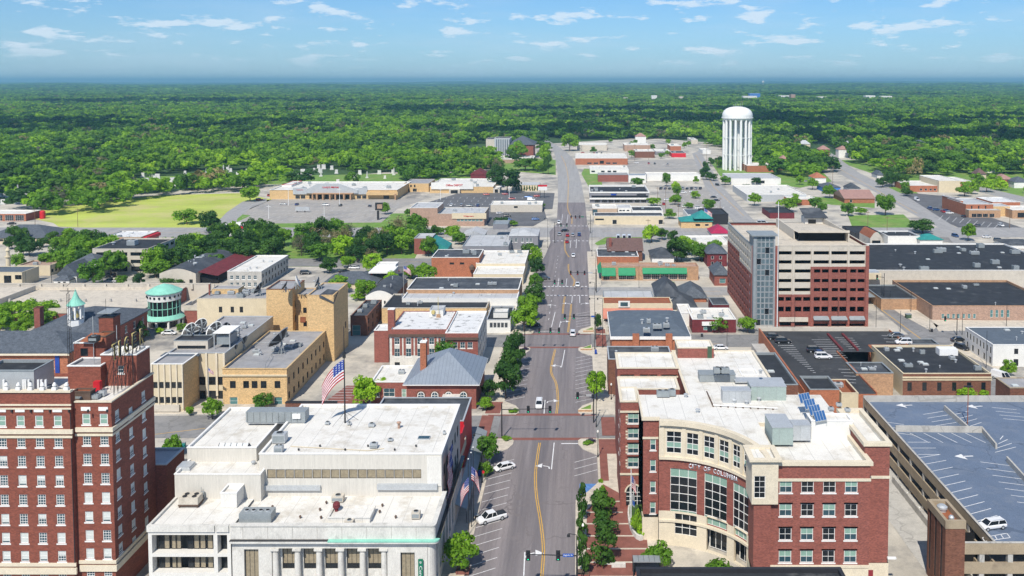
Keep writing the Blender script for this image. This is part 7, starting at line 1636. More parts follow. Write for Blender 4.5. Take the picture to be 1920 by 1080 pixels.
for (px, py, w_, f_) in ((1232, 616, 2.6, 2), (1249, 614, 1.8, 1), (1212, 623, 2, 1), (1216, 606, 1.2, 1)): x, y = U(px, py, 7.6); ac_unit(ms, x, y, 7.6, w_, 1.4, 1.4, mlight, f_)
for px, py in ((1204, 607), (1251, 604)): x, y = U(px, py, 7.6); vent(ms, x, y, 7.6, 1.2, .35)
sl = bb('salmon_restaurant', 'long salmon restaurant with a tiled canopy and a blue roof sign', 'restaurant', 1131, 1260, 570, None, 558, 'cream', 'rust', 'cream', foot=600, capo=.1); Y = sl.g[2]; a, c_ = sl.g[0], sl.g[1]; zs_ = sl.g[4]
mb = MB(); mb.box(a-.1, c_+.1, Y-.35, Y-.01, zs_-1.4, zs_+.1, 'cream'); sl.one('fascia', mb)
mb = MB(); mb.face([(a-.2, Y-3.4, zs_-3.9), (c_+.2, Y-3.4, zs_-3.9), (c_+.2, Y-.3, zs_-1.4), (a-.2, Y-.3, zs_-1.4)], 'salmon'); mb.box(a-.2, c_+.2, Y-3.4, Y-3.3, zs_-4.3, zs_-3.9, 'salmon'); sl.one('canopy', mb)
for p_ in (1190, 1203, 1216, 1229, 1242): x = X_(p_, Y-2); mb = MB(); mb.box(x-.45, x+.45, Y-2.6, Y-1.2, zs_-3.0, zs_-1.9, bwall); sl.one('dormer', mb)
mb = MB(); x = X_(1170, Y); mb.box(x-2.0, x+2.0, Y-.7, Y-.4, zs_-1.0, zs_+1.2, wwall); mb.box(x-1.3, x+1.3, Y-.75, Y-.7, zs_-.6, zs_+.8, 'glass_tower'); sl.one('roof_sign', mb)
volume(sl, X_(1132, Y+14), X_(1225, Y+14), Y+14, Y+24, 0, 4.4, 'grey_wall', rlgrey, mmid, .2, .2); x = a+14; mb = MB(); mb.box(x, c_-3, Y-3, Y-2.9, 0, 2.3, 'void_dark'); sl.one('arcade_shade', mb)  # last box: black sheet painted as the shade under the canopy
house('black_hipped_house', 'house with a steep charcoal hipped roof behind the salmon restaurant', 1232, 1275, 556, 5, 20, rdark, wwall, 4.2, 'y', False, cat='house'); house('charcoal_house', 'lower charcoal hipped wing with white walls beside the steep one', 1250, 1306, 577, 4.0, 16, rdark, wwall, 3.4, foot=589, wins=[('F', 'dark', [1290, 1299], [587], 1.4, 1.2)])
house('grey_hipped_house', 'brick house with a grey hipped roof by the back parking area', 1279, 1324, 558, 3.8, 17, sgrey, borange, 3.6, foot=567)
pm = bb('plum_shop', 'plum coloured shop with a white roof and green framed door', 'shop', 1298, 1380, 599, None, 578, 'brick_plum', rwhite, wtrim, foot=624, wins=[('F', 'door', [1331], [622.5], 1.6, 2.3), ('F', 'teal', [1339], [619], 1.4, 1.5), ('F', 'teal', [1323], [619], 1.4, 1.5)], n=10); Y = pm.g[2]
mb = MB(); mb.box(X_(1316, Y), X_(1344, Y), Y-.5, Y-.01, Z_(610, Y), Z_(603, Y), wtrim); pm.one('sign_board', mb); volume(pm, X_(1276, Y+8), X_(1299, Y+8)-.1, Y+8, Y+20, 0, 4.4, wwall, rwhite, wtrim, .2, .2); volume(pm, X_(1335, Y+18), X_(1366, Y+18), Y+17, Y+27, 0, 5, 'brick_plum', rdark, mmid, .3, .3)
gg = bb('green_garage', 'brick garage with bright green awning panels and glazed roller doors', 'garage', 1128, 1309, 500.5, None, 493, 'brick_buff', 'brick_pink', 'brick_buff', foot=526, wins=[('F', 'bays', [1167, 1181.5], [524], 3.2, 2.5), ('F', 'bays', [1213, 1229, 1246, 1262, 1279], [524], 3.4, 2.5), ('F', 'shop', [1137], [525], 2.4, 1.9)], n=6); Y = gg.g[2]
for (a, c_, y0_, y1_) in ((1128, 1154, 502, 515), (1159, 1191, 502, 514), (1204, 1287, 502, 511)):
 mb = MB(); xa_, xb_ = X_(a, Y), X_(c_, Y); za, zb_ = Z_(y0_, Y), Z_(y1_, Y); mb.face([(xa_, Y-1.4, zb_), (xb_, Y-1.4, zb_), (xb_, Y-.05, za), (xa_, Y-.05, za)], 'green_awning'); mb.face([(xa_, Y-.05, zb_), (xa_, Y-1.4, zb_), (xa_, Y-.05, za)], 'green_awning'); mb.box(xa_, xb_, Y-1.42, Y-1.38, zb_-.35, zb_, 'green_awning'); gg.one('awning', mb)
mb = MB(); xa_ = gg.g[0]; mb.face([(xa_-1.6, Y+.2, 3.2), (xa_-.05, Y+.2, 5.2), (xa_-.05, Y+14, 5.2), (xa_-1.6, Y+14, 3.2)][::-1], 'green_awning'); mb.face([(xa_-1.6, Y+.2, 3.2), (xa_-.05, Y+.2, 3.2), (xa_-.05, Y+.2, 5.2)], 'green_awning'); gg.one('awning', mb)
mb = MB(); xx = X_(1146, Y); mb.box(xx-.5, xx+.5, Y-.12, Y-.02, 1.2, 2.2, 'cone_orange'); gg.one('notice', mb)
bb('skylit_shop', 'brick shop with a dark roof and two pale skylight strips', 'shop', 1120, 1197, 481, 4.8, 467, borange, rdark, wtrim, n=4)
house('brown_gabled_hall', 'hall with a steep dark brown roof and brick chimney', 1140, 1204, 470, 5, 16, 'shingle_brown', bbrown, 4.5, 'x', True, cat='hall', chimney=1144)
house('slate_blue_house', 'low house with a dark blue grey roof and small white gable', 1222, 1263, 482, 3.6, 16, rdark, wwall, 3.2, 'x', False, cat='house')
house('plum_house', 'plum coloured two storey house with a grey roof beside the tall garage', 1325, 1362, 475, 6, 14, sgrey, 'brick_plum', 3.0, foot=500, wins=[('F', 'plain', [1335, 1350], [486, 497], 1.2, 1.5)])
house('brick_cottage', 'small brick house with a grey hipped roof against the tall garage', 1339, 1366, 515, 4, 14, sgrey, bred, 3.4, foot=536, wins=[('F', 'teal', [1354], [531], 2.4, 1.9)])
house('crimson_roof_hut', 'small restaurant with a crimson hipped roof', 1333, 1366, 437, 3.5, 14, 'crimson_roof', wwall, 3.5, foot=443, cat='restaurant'); bb('white_roof_shop', 'low white roofed shop beside the tall garage', 'shop', 1288, 1362, 453, None, 442, wwall, rwhite, wtrim, foot=459, n=2)
tl = house('teal_roof_bank', 'small brick bank with a teal roof and raised teal gable', 1276, 1334, 415, 3.6, 14, 'teal_roof', btan, 2.4, foot=428, wins=[('F', 'dark', [1307], [424], 2.6, 1.3), ('F', 'plain', [1324], [424], 2.2, 1.2)], cat='bank'); Y = tl.g[2]; tl.p('roof').hip(X_(1300, Y), X_(1334, Y), Y-1, Y+12, 5.8, 9.5, 'teal_roof', .3)
bb('black_store', 'black walled store with a dark roof behind the teal roofed bank', 'store', 1318, 1364, 402, 6, 391, mdark, rblack, mdark, wins=[]); bb('grey_roof_shed', 'low shed with a blue grey roof left of the black store', 'shed', 1288, 1318, 403, 4, 392, wwall, 'roof_bluegrey', wtrim)
bb('tan_long_store', 'long tan walled store with white shutters at the crossroads', 'store', 1114, 1243, 405, None, 399, 'cream', rdark, wtrim, foot=421, wins=[('F', 'plain', [1152, 1238], [420.5], 2.6, 2.6), ('F', 'dark', [1124], [413], 5, 1.0)])
b = bb('white_roof_store', 'shop with a white roof and pale blue wall behind the tan store', 'shop', 1111, 1157, 391, None, 383, 'tan_wall', rwhite, wtrim, foot=404, n=2, walls={'F': 'tan_wall'}); Y = b.g[2]; mb = MB(); mb.box(X_(1111, Y), X_(1120, Y), Y-.1, Y-.01, 0, b.g[4]-.5, 'glass_tower'); b.one('blue_panel', mb)
bb('grey_link_shop', 'small pale grey shop squeezed between the white shops', 'shop', 1158, 1183, 390, None, 384, wwall, rlgrey, wtrim, foot=403, wins=[('F', 'dark', [1163, 1169, 1177], [396], 1.6, .8)])
bb('white_block', 'white walled shop with a black roof behind the tan store', 'shop', 1185, 1242, 395, None, 387, wwall, rblack, wtrim, foot=407, wins=[('F', 'dark', [1215], [403], 1.2, 1.4)], n=2)
b = bb('two_storey_shops', 'two storey shop block with long white bands and a black roof', 'shops', 1106, 1216, 362, None, 349, 'grey_wall', rblack, wwall, foot=381, wins=[('F', 'dark', [1116, 1129, 1142, 1155, 1168, 1181, 1194, 1207], [370.5], 5.2, 1.4), ('F', 'shop', [1120, 1133, 1145, 1157, 1169, 1181, 1194, 1206], [380], 3.4, 2.4)], n=8, big=1.3, capo=.3, capt=.9); Y = b.g[2]; mb = MB(); mb.box(X_(1105, Y), X_(1217, Y), Y-1.4, Y-.01, Z_(373.5, Y), Z_(370.8, Y), wwall); b.one('canopy', mb)
mb = MB(); mb.box(X_(1145, Y), X_(1155, Y), Y-.6, Y-.45, Z_(366, Y), Z_(363, Y), 'mail_blue'); mb.box(X_(1193, Y), X_(1210, Y), Y-.6, Y-.45, Z_(365.5, Y), Z_(363.5, Y), mdark); b.one('shop_signs', mb)
bb('brick_store', 'small store with a dark red brick front and grey side', 'store', 1121, 1177, 328, None, 324, bred, 'roof_grey', mmid, foot=341); bb('metal_store', 'pale metal clad store beside the red brick store', 'store', 1178, 1210, 329, None, 326, wwall, 'metal_roof_grey', wtrim, foot=343)
bb('white_diner', 'low white diner with dark windows right of the far road', 'diner', 1106, 1178, 318, None, 311, wwall, rwhite, wtrim, foot=326, wins=[('F', 'dark', [1112, 1130, 1142, 1152], [323], 3.2, 1.5)], n=3); bb('white_shed', 'long plain white shed beside the light car park', 'shed', 1212, 1311, 328, None, 323, wwall, rwhite, wtrim, foot=339)
b = bb('orange_hall', 'long orange brick hall with a bright white roof near the road crest', 'hall', 1079, 1176, 297, None, 288, borange, rwhite, wtrim, foot=309, wins=[('F', 'dark', [1128], [307], 4, 3), ('F', 'shop', [1105, 1117, 1140, 1152], [307.5], 4.4, 1.6)], n=0)
for (lb, a, c_, yt_, ft, wl_, rf) in (('long pale low house block beyond the road crest', 1082, 1138, 272, 282, bwall, rwhite), ('brick and white low block beyond the orange hall', 1170, 1218, 272, 284, 'brick_pink', rwhite), ('dark brick store with a white roof beyond the light car park', 1190, 1226, 284, 296, bbrown, rwhite),
 ('open white canopy building beyond the light car park', 1228, 1256, 284, 291, 'grey_wall', rwhite), ('bright red low shop beyond the light car park', 1258, 1284, 287, 295, 'sign_red', rdark), ('orange brick block with an overhanging white roof near the woods', 1255, 1275, 274, 283, borange, rwhite), ('small white house at the top of the side road', 1315, 1330, 282, 289, wwall, rwhite), ('white roofed house left of the water tower', 1294, 1306, 262, 270, bwall, rwhite)):
 bb('low_building', lb, 'building', a, c_, yt_, None, yt_-4, wl_, rf, wtrim, foot=ft, n=2, big=1.3)
bb('warehouse', 'white warehouse with a grey roof below the water tower', 'warehouse', 1368, 1461, 335, None, 325, wwall, rlgrey, wtrim, foot=346, wins=[('F', 'dark', [1425], [344], 5, 2.4)]); bb('brick_warehouse', 'orange brick warehouse right of the water tower', 'warehouse', 1398, 1448, 311, None, 305, borange, rwhite, 'brick_pink', foot=323)
bb('long_white_warehouse', 'long white ribbed roof warehouse before the brown roofed hall', 'warehouse', 1398, 1509, 365, 5, 347, mlight, rwhite, wtrim, n=4); bb('low_pale_shop', 'pale low shop with red lower walls left of the long brick shed', 'shop', 1420, 1476, 371, None, 365, borange, rwhite, wtrim, foot=377); bb('brick_shed', 'low orange brick shed with a white roof', 'shed', 1478, 1530, 374, None, 367, borange, rwhite, wtrim, foot=385)
house('brown_roofed_hall', 'brick hall with two wide brown gabled roofs', 1580, 1636, 372, 4, 26, 'shingle_pinkish', borange, 4.5, 'x', True, foot=381, cat='hall', wins=[('F', 'plain', [1592], [380], 1.6, 2)]); house('blue_house', 'low house with a bright blue wall and grey roof', 1540, 1572, 351, 3.4, 18, sgrey, 'blue_wall', 2.5, foot=360); house('tiled_house', 'white cottage with an orange tiled hipped roof', 1521, 1545, 333, 4, 14, borange, wwall, 3.6, foot=344); house('charcoal_roof_house', 'small house with a charcoal roof right of the blue house', 1588, 1609, 353, 3.5, 14, rdark, wwall, 3.2)
house('pink_house', 'pink roofed white house half hidden in the trees on the left', 614, 626, 286, 5, 14, 'shingle_pinkish', wwall, 3, foot=294)
for (lb, a, c_, e_, ft, rf, wl_) in (('grey roofed brick house in the trees right of the water tower', 1440, 1460, 270, 279, sgrey, wwall), ('dark slate roofed brick house in the trees by the side road', 1484, 1506, 270, 280, rdark, bred), ('brown roofed brick house behind the slate roofed one', 1466, 1484, 260, 266, 'shingle_brown', bred), ('pale house beside the side road in the trees', 1584, 1600, 287, 295, 'shingle_pinkish', 'cream'), ('grey roofed white cottage in the trees above the school', 1640, 1652, 328, 335, sgrey, wwall), ('brownish roofed house in the trees at the right', 1845, 1872, 316, 324, 'shingle_pinkish', wwall), ('white and grey porch house at the right edge', 1895, 1925, 341, 353, sgrey, wwall), ('brick porch house near the right edge', 1868, 1892, 336, 350, 'shingle_pinkish', borange)):
 house('wood_edge_house', lb, a, c_, e_, 5, 14, rf, wl_, 3.5, foot=ft)
sch = bb('school', 'long low brick school with a bright white roof', 'school', 1701, 1762, 348, None, 339, borange, rwhite, wtrim, foot=360, wins=[('F', 'plain', [1722, 1731, 1740, 1748, 1756], [357.5], 1.8, 1.6)]); Y = sch.g[2]
volume(sch, X_(1752, Y), X_(1792, Y), Y-3, Y+35, 0, Z_(338, Y), 'cream', rwhite, wtrim, .3, .3, walls={'R': borange}); volume(sch, X_(1792, Y)+.1, X_(1820, Y), Y+2, Y+33, 0, Z_(341, Y), borange, rwhite, wtrim, .3, .3)
sh = bb('shopping_block', 'two storey orange brick shop block with a grey roof on the right', 'shops', 1806, 1857, 383, None, 372, borange, rlgrey, wtrim, foot=406, wins=[('F', 'dark', [1817, 1830, 1843], [395], .8, 3.0)], n=3); Y = sh.g[2]; volume(sh, X_(1778, Y+26), X_(1806, Y)+.3, Y+8, Y+36, 0, Z_(380, Y), borange, rlgrey, wtrim, .3, .3)
volume(sh, X_(1812, Y-5), X_(1871, Y-5), Y-5, Y-.1, 0, 4.6, 'brick_buff', rlgrey, bwall, .3, .3, wins=[('F', 'shop', [X_(p_, Y-5) for p_ in (1822, 1832, 1843, 1855)], [.3], 3.0, 2.2)]); volume(sh, X_(1858, Y), X_(1889, Y), Y+.5, Y+12, 0, Z_(387, Y), btan, rlgrey, wtrim, .3, .3)
bb('far_brick_store', 'orange brick store with a blue patched roof at the right', 'store', 1856, 1907, 379, None, 370, borange, 'roof_patchy', wtrim, foot=390); bb('white_edge_store', 'white roofed brick store cut by the right edge', 'store', 1893, 1960, 394, None, 386, 'brick_buff', rwhite, wtrim, foot=410, wins=[('F', 'dark', [1912], [408], 6, 3)])
house('drive_in', 'small white building with a red striped sign near the right edge', 1886, 1940, 458, 4, 14, rdark, wwall, 1.5, foot=466, cat='restaurant')
wt = T('water_tower', 'huge white water tower with a domed tank on many slender columns', 'water tower', (X_(1379, 815), 815, 0)); Yw = U(1379, 318, 0)[1]; xw_ = X_(1379, Yw); zd_ = Z_(222, Yw); rt = (1407-1351)/2/F*Yw; wt.o.location = (xw_, Yw, 0); wt.loc = (xw_, Yw, 0)
zt_ = Z_(200, Yw); mb = MB(); mb.lathe(xw_, Yw, [(rt*.9, zd_-1.6), (rt*.97, zd_-1.5), (rt*.97, zd_+.2), (rt*1.0, zd_+1.6), (rt*1.01, zd_+3.2), (rt*.98, zd_+5.2), (rt*.90, zd_+7.2), (rt*.74, zd_+9.1), (rt*.52, zd_+10.4), (rt*.25, zd_+11.1), (.01, zd_+11.3)], wpaint, 36); wt.one('tank', mb, smooth=True)
mb = MB(); mb.lathe(xw_, Yw, [(rt*1.0, zd_+.3), (rt*1.05, zd_+.3), (rt*1.05, zd_+1.2), (rt*1.0, zd_+1.2)], wpaint, 36); wt.one('walkway', mb)
for k in range(16): t = k*2*pi/16+.1; mb = MB(); mb.bar((xw_+rt*.9*cos(t), Yw+rt*.9*sin(t), 0), (xw_+rt*.9*cos(t), Yw+rt*.9*sin(t), zd_), 1.15, wpaint, 8); wt.one('column', mb)
mb = MB()
for z in (zd_*.3, zd_*.63):
 for k in range(16): t = k*2*pi/16+.1; t2 = t+2*pi/16; mb.bar((xw_+rt*.95*cos(t), Yw+rt*.95*sin(t), z), (xw_+rt*.95*cos(t2), Yw+rt*.95*sin(t2), z), .3, wpaint, 5)
wt.one('bracing', mb); mb = MB(); mb.bar((xw_, Yw, 0), (xw_, Yw, zd_-1), 3.2, wpaint, 12); wt.one('riser', mb); mb = MB()
for k in range(6): x = xw_-4+k*1.6; mb.bar((x, Yw-2, zt_-1.5), (x, Yw-2, zt_+2.5+(k % 3)), .12, mlight, 4)
wt.one('antennas', mb)
# ---------------- tall garage
gr = T('tall_garage', 'ten storey parking garage in cream and red with a glass stair tower', 'parking garage', (78, 318, 0)); Yg = 294.5; xg0 = X_(1450, Yg); xg1 = X_(1627, Yg); zg_ = Z_(461, Yg); Ybk = 343; xgl = X_(1409, Yg)
bayx = [(1459, 1483), (1489, 1519), (1524, 1553), (1557, 1587), (1591, 1620)]
rowz = [(478, 471), (495, 488), (512, 505), (530, 523), (547, 540), (565, 557), (585, 575)]
recs = []; wbk = gr.p('wall')
for i, (a, c_) in enumerate(bayx):
 for j, (yb_, yt_) in enumerate(rowz):
  cream = j < 2 or (i < 2 and j < 5)
  xa_, xb_ = X_(a, Yg), X_(c_, Yg); z0_, z1_ = Z_(yb_, Yg), Z_(yt_, Yg)
  if cream: recs.append((xa_, xb_, z0_, z1_))
  else: m_ = (xa_+xb_)/2; recs += [(xa_, m_-.25, z0_, z1_), (m_+.25, xb_, z0_, z1_)]
zrow = [zg_]+[(Z_(rowz[j][0], Yg)+Z_(rowz[j+1][1], Yg))/2 for j in range(6)]+[Z_(592, Yg)]
def garage_panel(xa_, xb_, j0, j1, mat):
 rr = [r_ for r_ in recs if r_[0] >= xa_-.1 and r_[1] <= xb_+.1 and zrow[j1] < r_[2] < zrow[j0]]
 wallface(wbk, 'F', Yg, xa_, xb_, zrow[j1], zrow[j0], rr, mat, rev=.8)
xm_ = X_(1521.5, Yg); garage_panel(xg0, xm_, 0, 5, bwall); garage_panel(xm_, xg1, 0, 2, bwall); garage_panel(xm_, xg1, 2, 5, bred); garage_panel(xg0, xg1, 5, 7, bred)
wallface(wbk, 'F', Yg, xg0, xg1, 0, zrow[7], [(X_(1462, Yg), X_(1516, Yg), 0.1, Z_(604, Yg))]+[(X_(a, Yg), X_(c_, Yg), .1, Z_(607, Yg)) for a, c_ in bayx[2:]], bred, rev=.8)
pb = gr.p('pilasters')
for px in (1455, 1486, 1521.5, 1555, 1589, 1624):
 x = X_(px, Yg); j = 5 if px < 1500 else 2; top_ = zrow[j] if px not in (1624, 1455) else zg_; pb.box(x-.55, x+.55, Yg-.4, Yg-.01, 0, top_, bred)
 if j and px not in (1624, 1455): pb.box(x-.3, x+.3, Yg-.25, Yg-.01, zrow[j], zg_, bwall)
fl_ = gr.p('floors')
for j in range(8): z = zrow[j]-.2 if j else zg_-.95; fl_.box(xgl+.7, xg1-.5, Yg+.85, Ybk-.6, z-.35, z, 'concrete')
gr.p('shade_backing').box(xgl+6, xg1-2, Yg+9, Yg+9.3, 0, zg_-1.2, 'void_dark')  # black sheet that darkens the open bays as deep shade would
Lr = []; n_b = 11; ys_ = lin(Yg+2, Ybk, n_b+1); zf_ = [zg_-1.6-i*2.95 for i in range(9)]
for j, z in enumerate(zf_):
 for i in range(n_b): y0_ = ys_[i]+.9; y1_ = ys_[i+1]-.9; Lr.append((y0_, y1_, z-1.25, z))
def leftp(y0_, y1_, z0_, z1_, mat): wallface(wbk, 'L', xgl, y0_, y1_, z0_, z1_, [r_ for r_ in Lr if r_[0] >= y0_-.01 and r_[1] <= y1_+.01 and z0_ < r_[2] and r_[3] < z1_], mat, rev=.7)
zc1, zc2 = zf_[2]+.8, zf_[4]+.8
leftp(Yg+.5, ys_[2], 0, zc1-3, bred); leftp(Yg+.5, ys_[2], zc1-3, zg_, bwall); leftp(ys_[2], ys_[5], 0, zc1-3, bred); leftp(ys_[2], ys_[5], zc1-3, zg_, bwall); leftp(ys_[5], Ybk, 0, zc1, bred); leftp(ys_[5], Ybk, zc1, zg_, bwall)
wallface(wbk, 'R', xg1, Yg, Ybk, 0, zg_, [], bred); wallface(wbk, 'B', Ybk, xgl, xg1, 0, zg_, [], bred); wallface(wbk, 'F', Yg+.5, xgl, xg0, 0, zg_, [], bred)
rf = gr.p('top_deck'); rf.face([(xgl+.3, Yg+.3, zg_-.9), (xg1-.3, Yg+.3, zg_-.9), (xg1-.3, Ybk-.3, zg_-.9), (xgl+.3, Ybk-.3, zg_-.9)], 'pavement')
cb = gr.p('coping'); cb.box(xg0, xg1, Yg-.1, Yg+.3, zg_, zg_+.15, bwall); cb.box(xgl-.1, xgl+.35, Yg+.5, Ybk, zg_, zg_+.15, mmid); cb.box(xg1-.35, xg1+.1, Yg+.3, Ybk, zg_, zg_+.15, bwall); cb.box(xgl+.36, xg1-.36, Ybk-.35, Ybk, zg_, zg_+.15, mdark)
ra = gr.p('upper_ramp'); xr0, xr1 = X_(1494, 306), X_(1590, 306); ra.face([(xr0, 306, zg_+2.6), (xr1, 306, zg_+2.6), (xr1, Ybk-1, zg_+.2), (xr0, Ybk-1, zg_+.2)], 'pavement'); ra.box(xr0, xr1, 305.7, 306, zg_+2.5, zg_+3.3, bwall); ra.box(xr0+1, xr1-1, 309, 309.2, zg_-.8, zg_+2.3, 'void_dark'); ra.box(xr1-.4, xr1, 306, 340, zg_-.8, zg_+2.6, bwall); ra.box(xr0, xr0+.4, 312, 340, zg_-.8, zg_+2.4, bwall)  # dark sheet below the ramp slab gives its shade as colour
volume(gr, X_(1507, 338), X_(1546, 338), 338, 344, zg_-1, zg_+3.0, lstone, noroof=True, wins=[('F', 'dark2', [X_(1520, 338)], [zg_-.5], 3, 2.6)]); mb = MB(); a, c_ = X_(1505, 337), X_(1549, 337); mb.face([(a, 336.5, zg_+3.1), (c_, 336.5, zg_+3.1), (c_-1, 345, zg_+5.6), (a, 345, zg_+5.6)], rdark); mb.box(a, c_, 336.5, 336.8, zg_+2.8, zg_+3.08, rdark); gr.one('stair_roof', mb)
xa_, xb_ = X_(1410, Yg), X_(1450, Yg); zt3 = Z_(441, Yg); mb = gr.p('stair_tower'); mb.box(xa_, xa_+1.0, Yg-1.6, Yg+6, 0, zt3, mmid); mb.box(xb_-.35, xb_, Yg-1.6, Yg+6, 0, zt3, mlight); mb.box(xa_-.9, xb_+.9, Yg-2.4, Yg+7, zt3, zt3+.4, mmid); mb.box(xa_, xb_, Yg+5.6, Yg+6, 0, zt3, mmid); mb.box(xa_+1, xb_-.4, Yg-1.6, Yg+5.5, 0, .8, 'concrete')
n_f = 16
for j in range(n_f):
 z0_ = .9+(zt3-1)*j/n_f; hh0 = (zt3-1)/n_f-.12
 for i in range(4):
  x = xa_+1.1+(xb_-xa_-1.6)*(i+.5)/4; fm, pn_ = win_mesh((xb_-xa_-1.7)/4, hh0, 'dark' if (i*5+j*j*3) % 11 == 0 else 'tower')
  o1 = bpy.data.objects.new('window', fm); C.objects.link(o1); o1.parent = gr.o; o1.location = (x-gr.loc[0], Yg-1.5, z0_) if 0 else (x-gr.loc[0], Yg-1.5-gr.loc[1], z0_); o2 = bpy.data.objects.new('pane', pn_); C.objects.link(o2); o2.parent = o1
for j in range(10): z = .9+j*2.95; mb.box(xa_+1.05, xb_-.4, Yg-.6, Yg+5, z, z+.2, 'concrete')
for i, (a, c_) in enumerate(bayx[2:]): mb = MB(); xa_, xb_ = X_(a, Yg), X_(c_, Yg); mb.face([(xa_, Yg-1.6, 2.6), (xb_, Yg-1.6, 2.6), (xb_, Yg-.02, 3.6), (xa_, Yg-.02, 3.6)], mmid); mb.box(xa_, xb_, Yg-1.65, Yg-1.58, 2.2, 2.6, mdark); gr.one('awning', mb)
mb = MB(); mb.box(X_(1460, Yg), X_(1514, Yg), Yg-.9, Yg-.42, Z_(602, Yg), Z_(594, Yg), bwall); gr.one('entry_sign', mb)
# ---------------- raised dark parking lot and its neighbours
lt = T('raised_parking_lot', 'raised parking lot with a near black surface and brick side walls', 'parking lot', (70, 250, 0)); zl_ = 5.4; xl_ = U(1432, 626, zl_+.8)[0]; yf, yk = 215, U(1500, 621, zl_)[1]; xr_ = U(1690, 640, zl_)[0]
rf = lt.p('deck'); xa9 = U(1606, 700, zl_)[0]; ym9 = U(1606, 660, zl_)[1]; xb9 = U(1632, 652, zl_)[0]; yn9 = U(1632, 648, zl_)[1]
rf.face([(xl_, yf, zl_), (xa9, yf, zl_), (xa9, ym9, zl_), (xl_, ym9, zl_)], 'deck_dark'); rf.face([(xl_, ym9, zl_), (xb9, ym9, zl_), (xb9, yn9, zl_), (xl_, yn9, zl_)], 'deck_dark'); rf.face([(xl_, yn9, zl_), (xr_, yn9, zl_), (xr_, yk, zl_), (xl_, yk, zl_)], 'deck_dark'); wbk = lt.p('wall'); wbk.box(xl_-.4, xl_, yf, yk, 0, zl_+.9, borange); wbk.box(xl_-.4, xr_, yk, yk+.4, 0, zl_+1.1, bwall); wbk.box(xr_, xr_+.3, yn9, yk, 0, zl_+.5, borange); wbk.box(xa9, xa9+.3, yf, ym9, 0, zl_+.4, borange); wbk.box(xl_-.4, xa9, yf-.3, yf, 0, zl_, borange); wbk.box(xb9, xr_, yn9-.3, yn9-.01, 0, zl_+.3, borange)
wbk.box(xl_-4.2, xl_-.41, yf, yk-8, 0, zl_-1.5, 'concrete')
mk2 = lt.p('stall_lines')
def seg(pa, pb): a = U(*pa, zl_+.01); b_ = U(*pb, zl_+.01); pl(a, b_, .16, 'marking_white', mk2, zl_+.012)
for i in range(15): seg((1454+i*5, 644+i*3.9), (1485+i*3.2, 644+i*3.9))
for i in range(9): seg((1522+i*4, 637+i*4.2), (1556+i*4.2, 637+i*4.2))
for i in range(6): seg((1566+i*5, 633+i*4), (1600+i*3, 634+i*4))
for i in range(5): seg((1538+i*0, 686+0)if 0 else (1572+i*5, 692+i*6.3), (1605, 693+i*6.3))
for i in range(3): seg((1653+i*4, 629+i*6), (1690+i*2, 630+i*6))
md_ = lt.p('planted_divider'); a = U(1550, 628, zl_); c_ = U(1577, 658, zl_);
for off in (0, 4.5): md_.prism([(a[0]+off, a[1]), (c_[0]+off, c_[1]), (c_[0]+off+.6, c_[1]), (a[0]+off+.6, a[1])], zl_, zl_+.6, 'brick_plum')
bk = bb('black_roofed_shop', 'brick building with a black roof, cream bands and tall dark windows', 'shop building', 1695, 1861, 701, None, 648, bbrown, rblack, 'cream', foot=744, wins=[('F', 'dark', [1708, 1736, 1764, 1792, 1820, 1847], [733], 1.15, 2.3), ], n=16, big=.9, walls={'L': 'cream'}); Y = bk.g[2]
for (y0_, y1_) in ((706, 709), (711, 713)): stripbox(bk, 'stone_band', 1694, 1862, y0_, y1_, Y, 'cream', .2)
x, y = U(1775, 664, bk.g[4]-.4); mb = MB(); mb.box(x-2.6, x+2.6, y-1.4, y+1.4, bk.g[4]-.4, bk.g[4]+1.4, wpaint); bk.one('air_handler', mb)
an = bb('brick_annex', 'plain brick annex with a slate blue roof left of the black roofed shop', 'building', 1607, 1677, 700, None, 680, 'brick_buff', rdark, mmid, foot=742, n=4, big=.8, capo=.1)
bb('stair_house', 'low orange brick stair house with a dark roof on the raised lot', 'building', 1708, 1762, 646, None, 636, borange, rdark, mmid, foot=662, n=0)
bb('ramp_house', 'dark roofed brick ramp house at the corner of the raised lot', 'building', 1520, 1576, 731, 8, 706, borange, rblack, mmid); bb('low_walled_roof', 'small roof terrace with tan parapets behind the solar panels', 'building', 1580, 1612, 738, 7, 712, 'cream', 'rust', 'cream', par=1.2, n=2)
wh_ = bb('white_two_storey', 'white two storey house with tall side windows and a grey roof', 'building', 1863, 1990, 647, None, 614, wwall, 'roof_bluegrey', wtrim, foot=688, wins=[('F', 'dark', [1907], [664], 1.2, 1.6), ('F', 'door', [1907], [686], 1.4, 2), ('L', 'dark2', 8, [3.6], .9, 1.9), ('L', 'dark', 5, [.6], 1.2, 1.9)], n=3)
lb_ = bb('long_brick_store', 'long pale brick store with a broad black roof right of the street', 'store', 1748, 1990, 574, None, 526, 'brick_pink', rblack, 'brick_buff', foot=601, wins=[('F', 'teal', [1768, 1778, 1788, 1797, 1807, 1817, 1827], [597], 1.0, 1.6), ('F', 'teal', [1859, 1869, 1879, 1890], [595], 1.0, 2.6)], n=5, par=.6); Y = lb_.g[2]; a = lb_.g[0]
volume(lb_, a-13, a-.1, Y+14, lb_.g[3]-4, 0, 4.2, 'brick_buff', rblack, mmid, .3, .3); mb = MB(); mb.box(a-16, a-13.1, Y+20, Y+46, 3.2, 3.5, mmid); lb_.one('canopy', mb); mb = MB(); mb.box(a-8, a-2, Y+46, Y+52, 4, 6.4, 'cream'); mb.box(a-7.5, a-2.5, Y+46.5, Y+51.5, 6.4, 6.9, mlight); lb_.one('cooling_unit', mb)
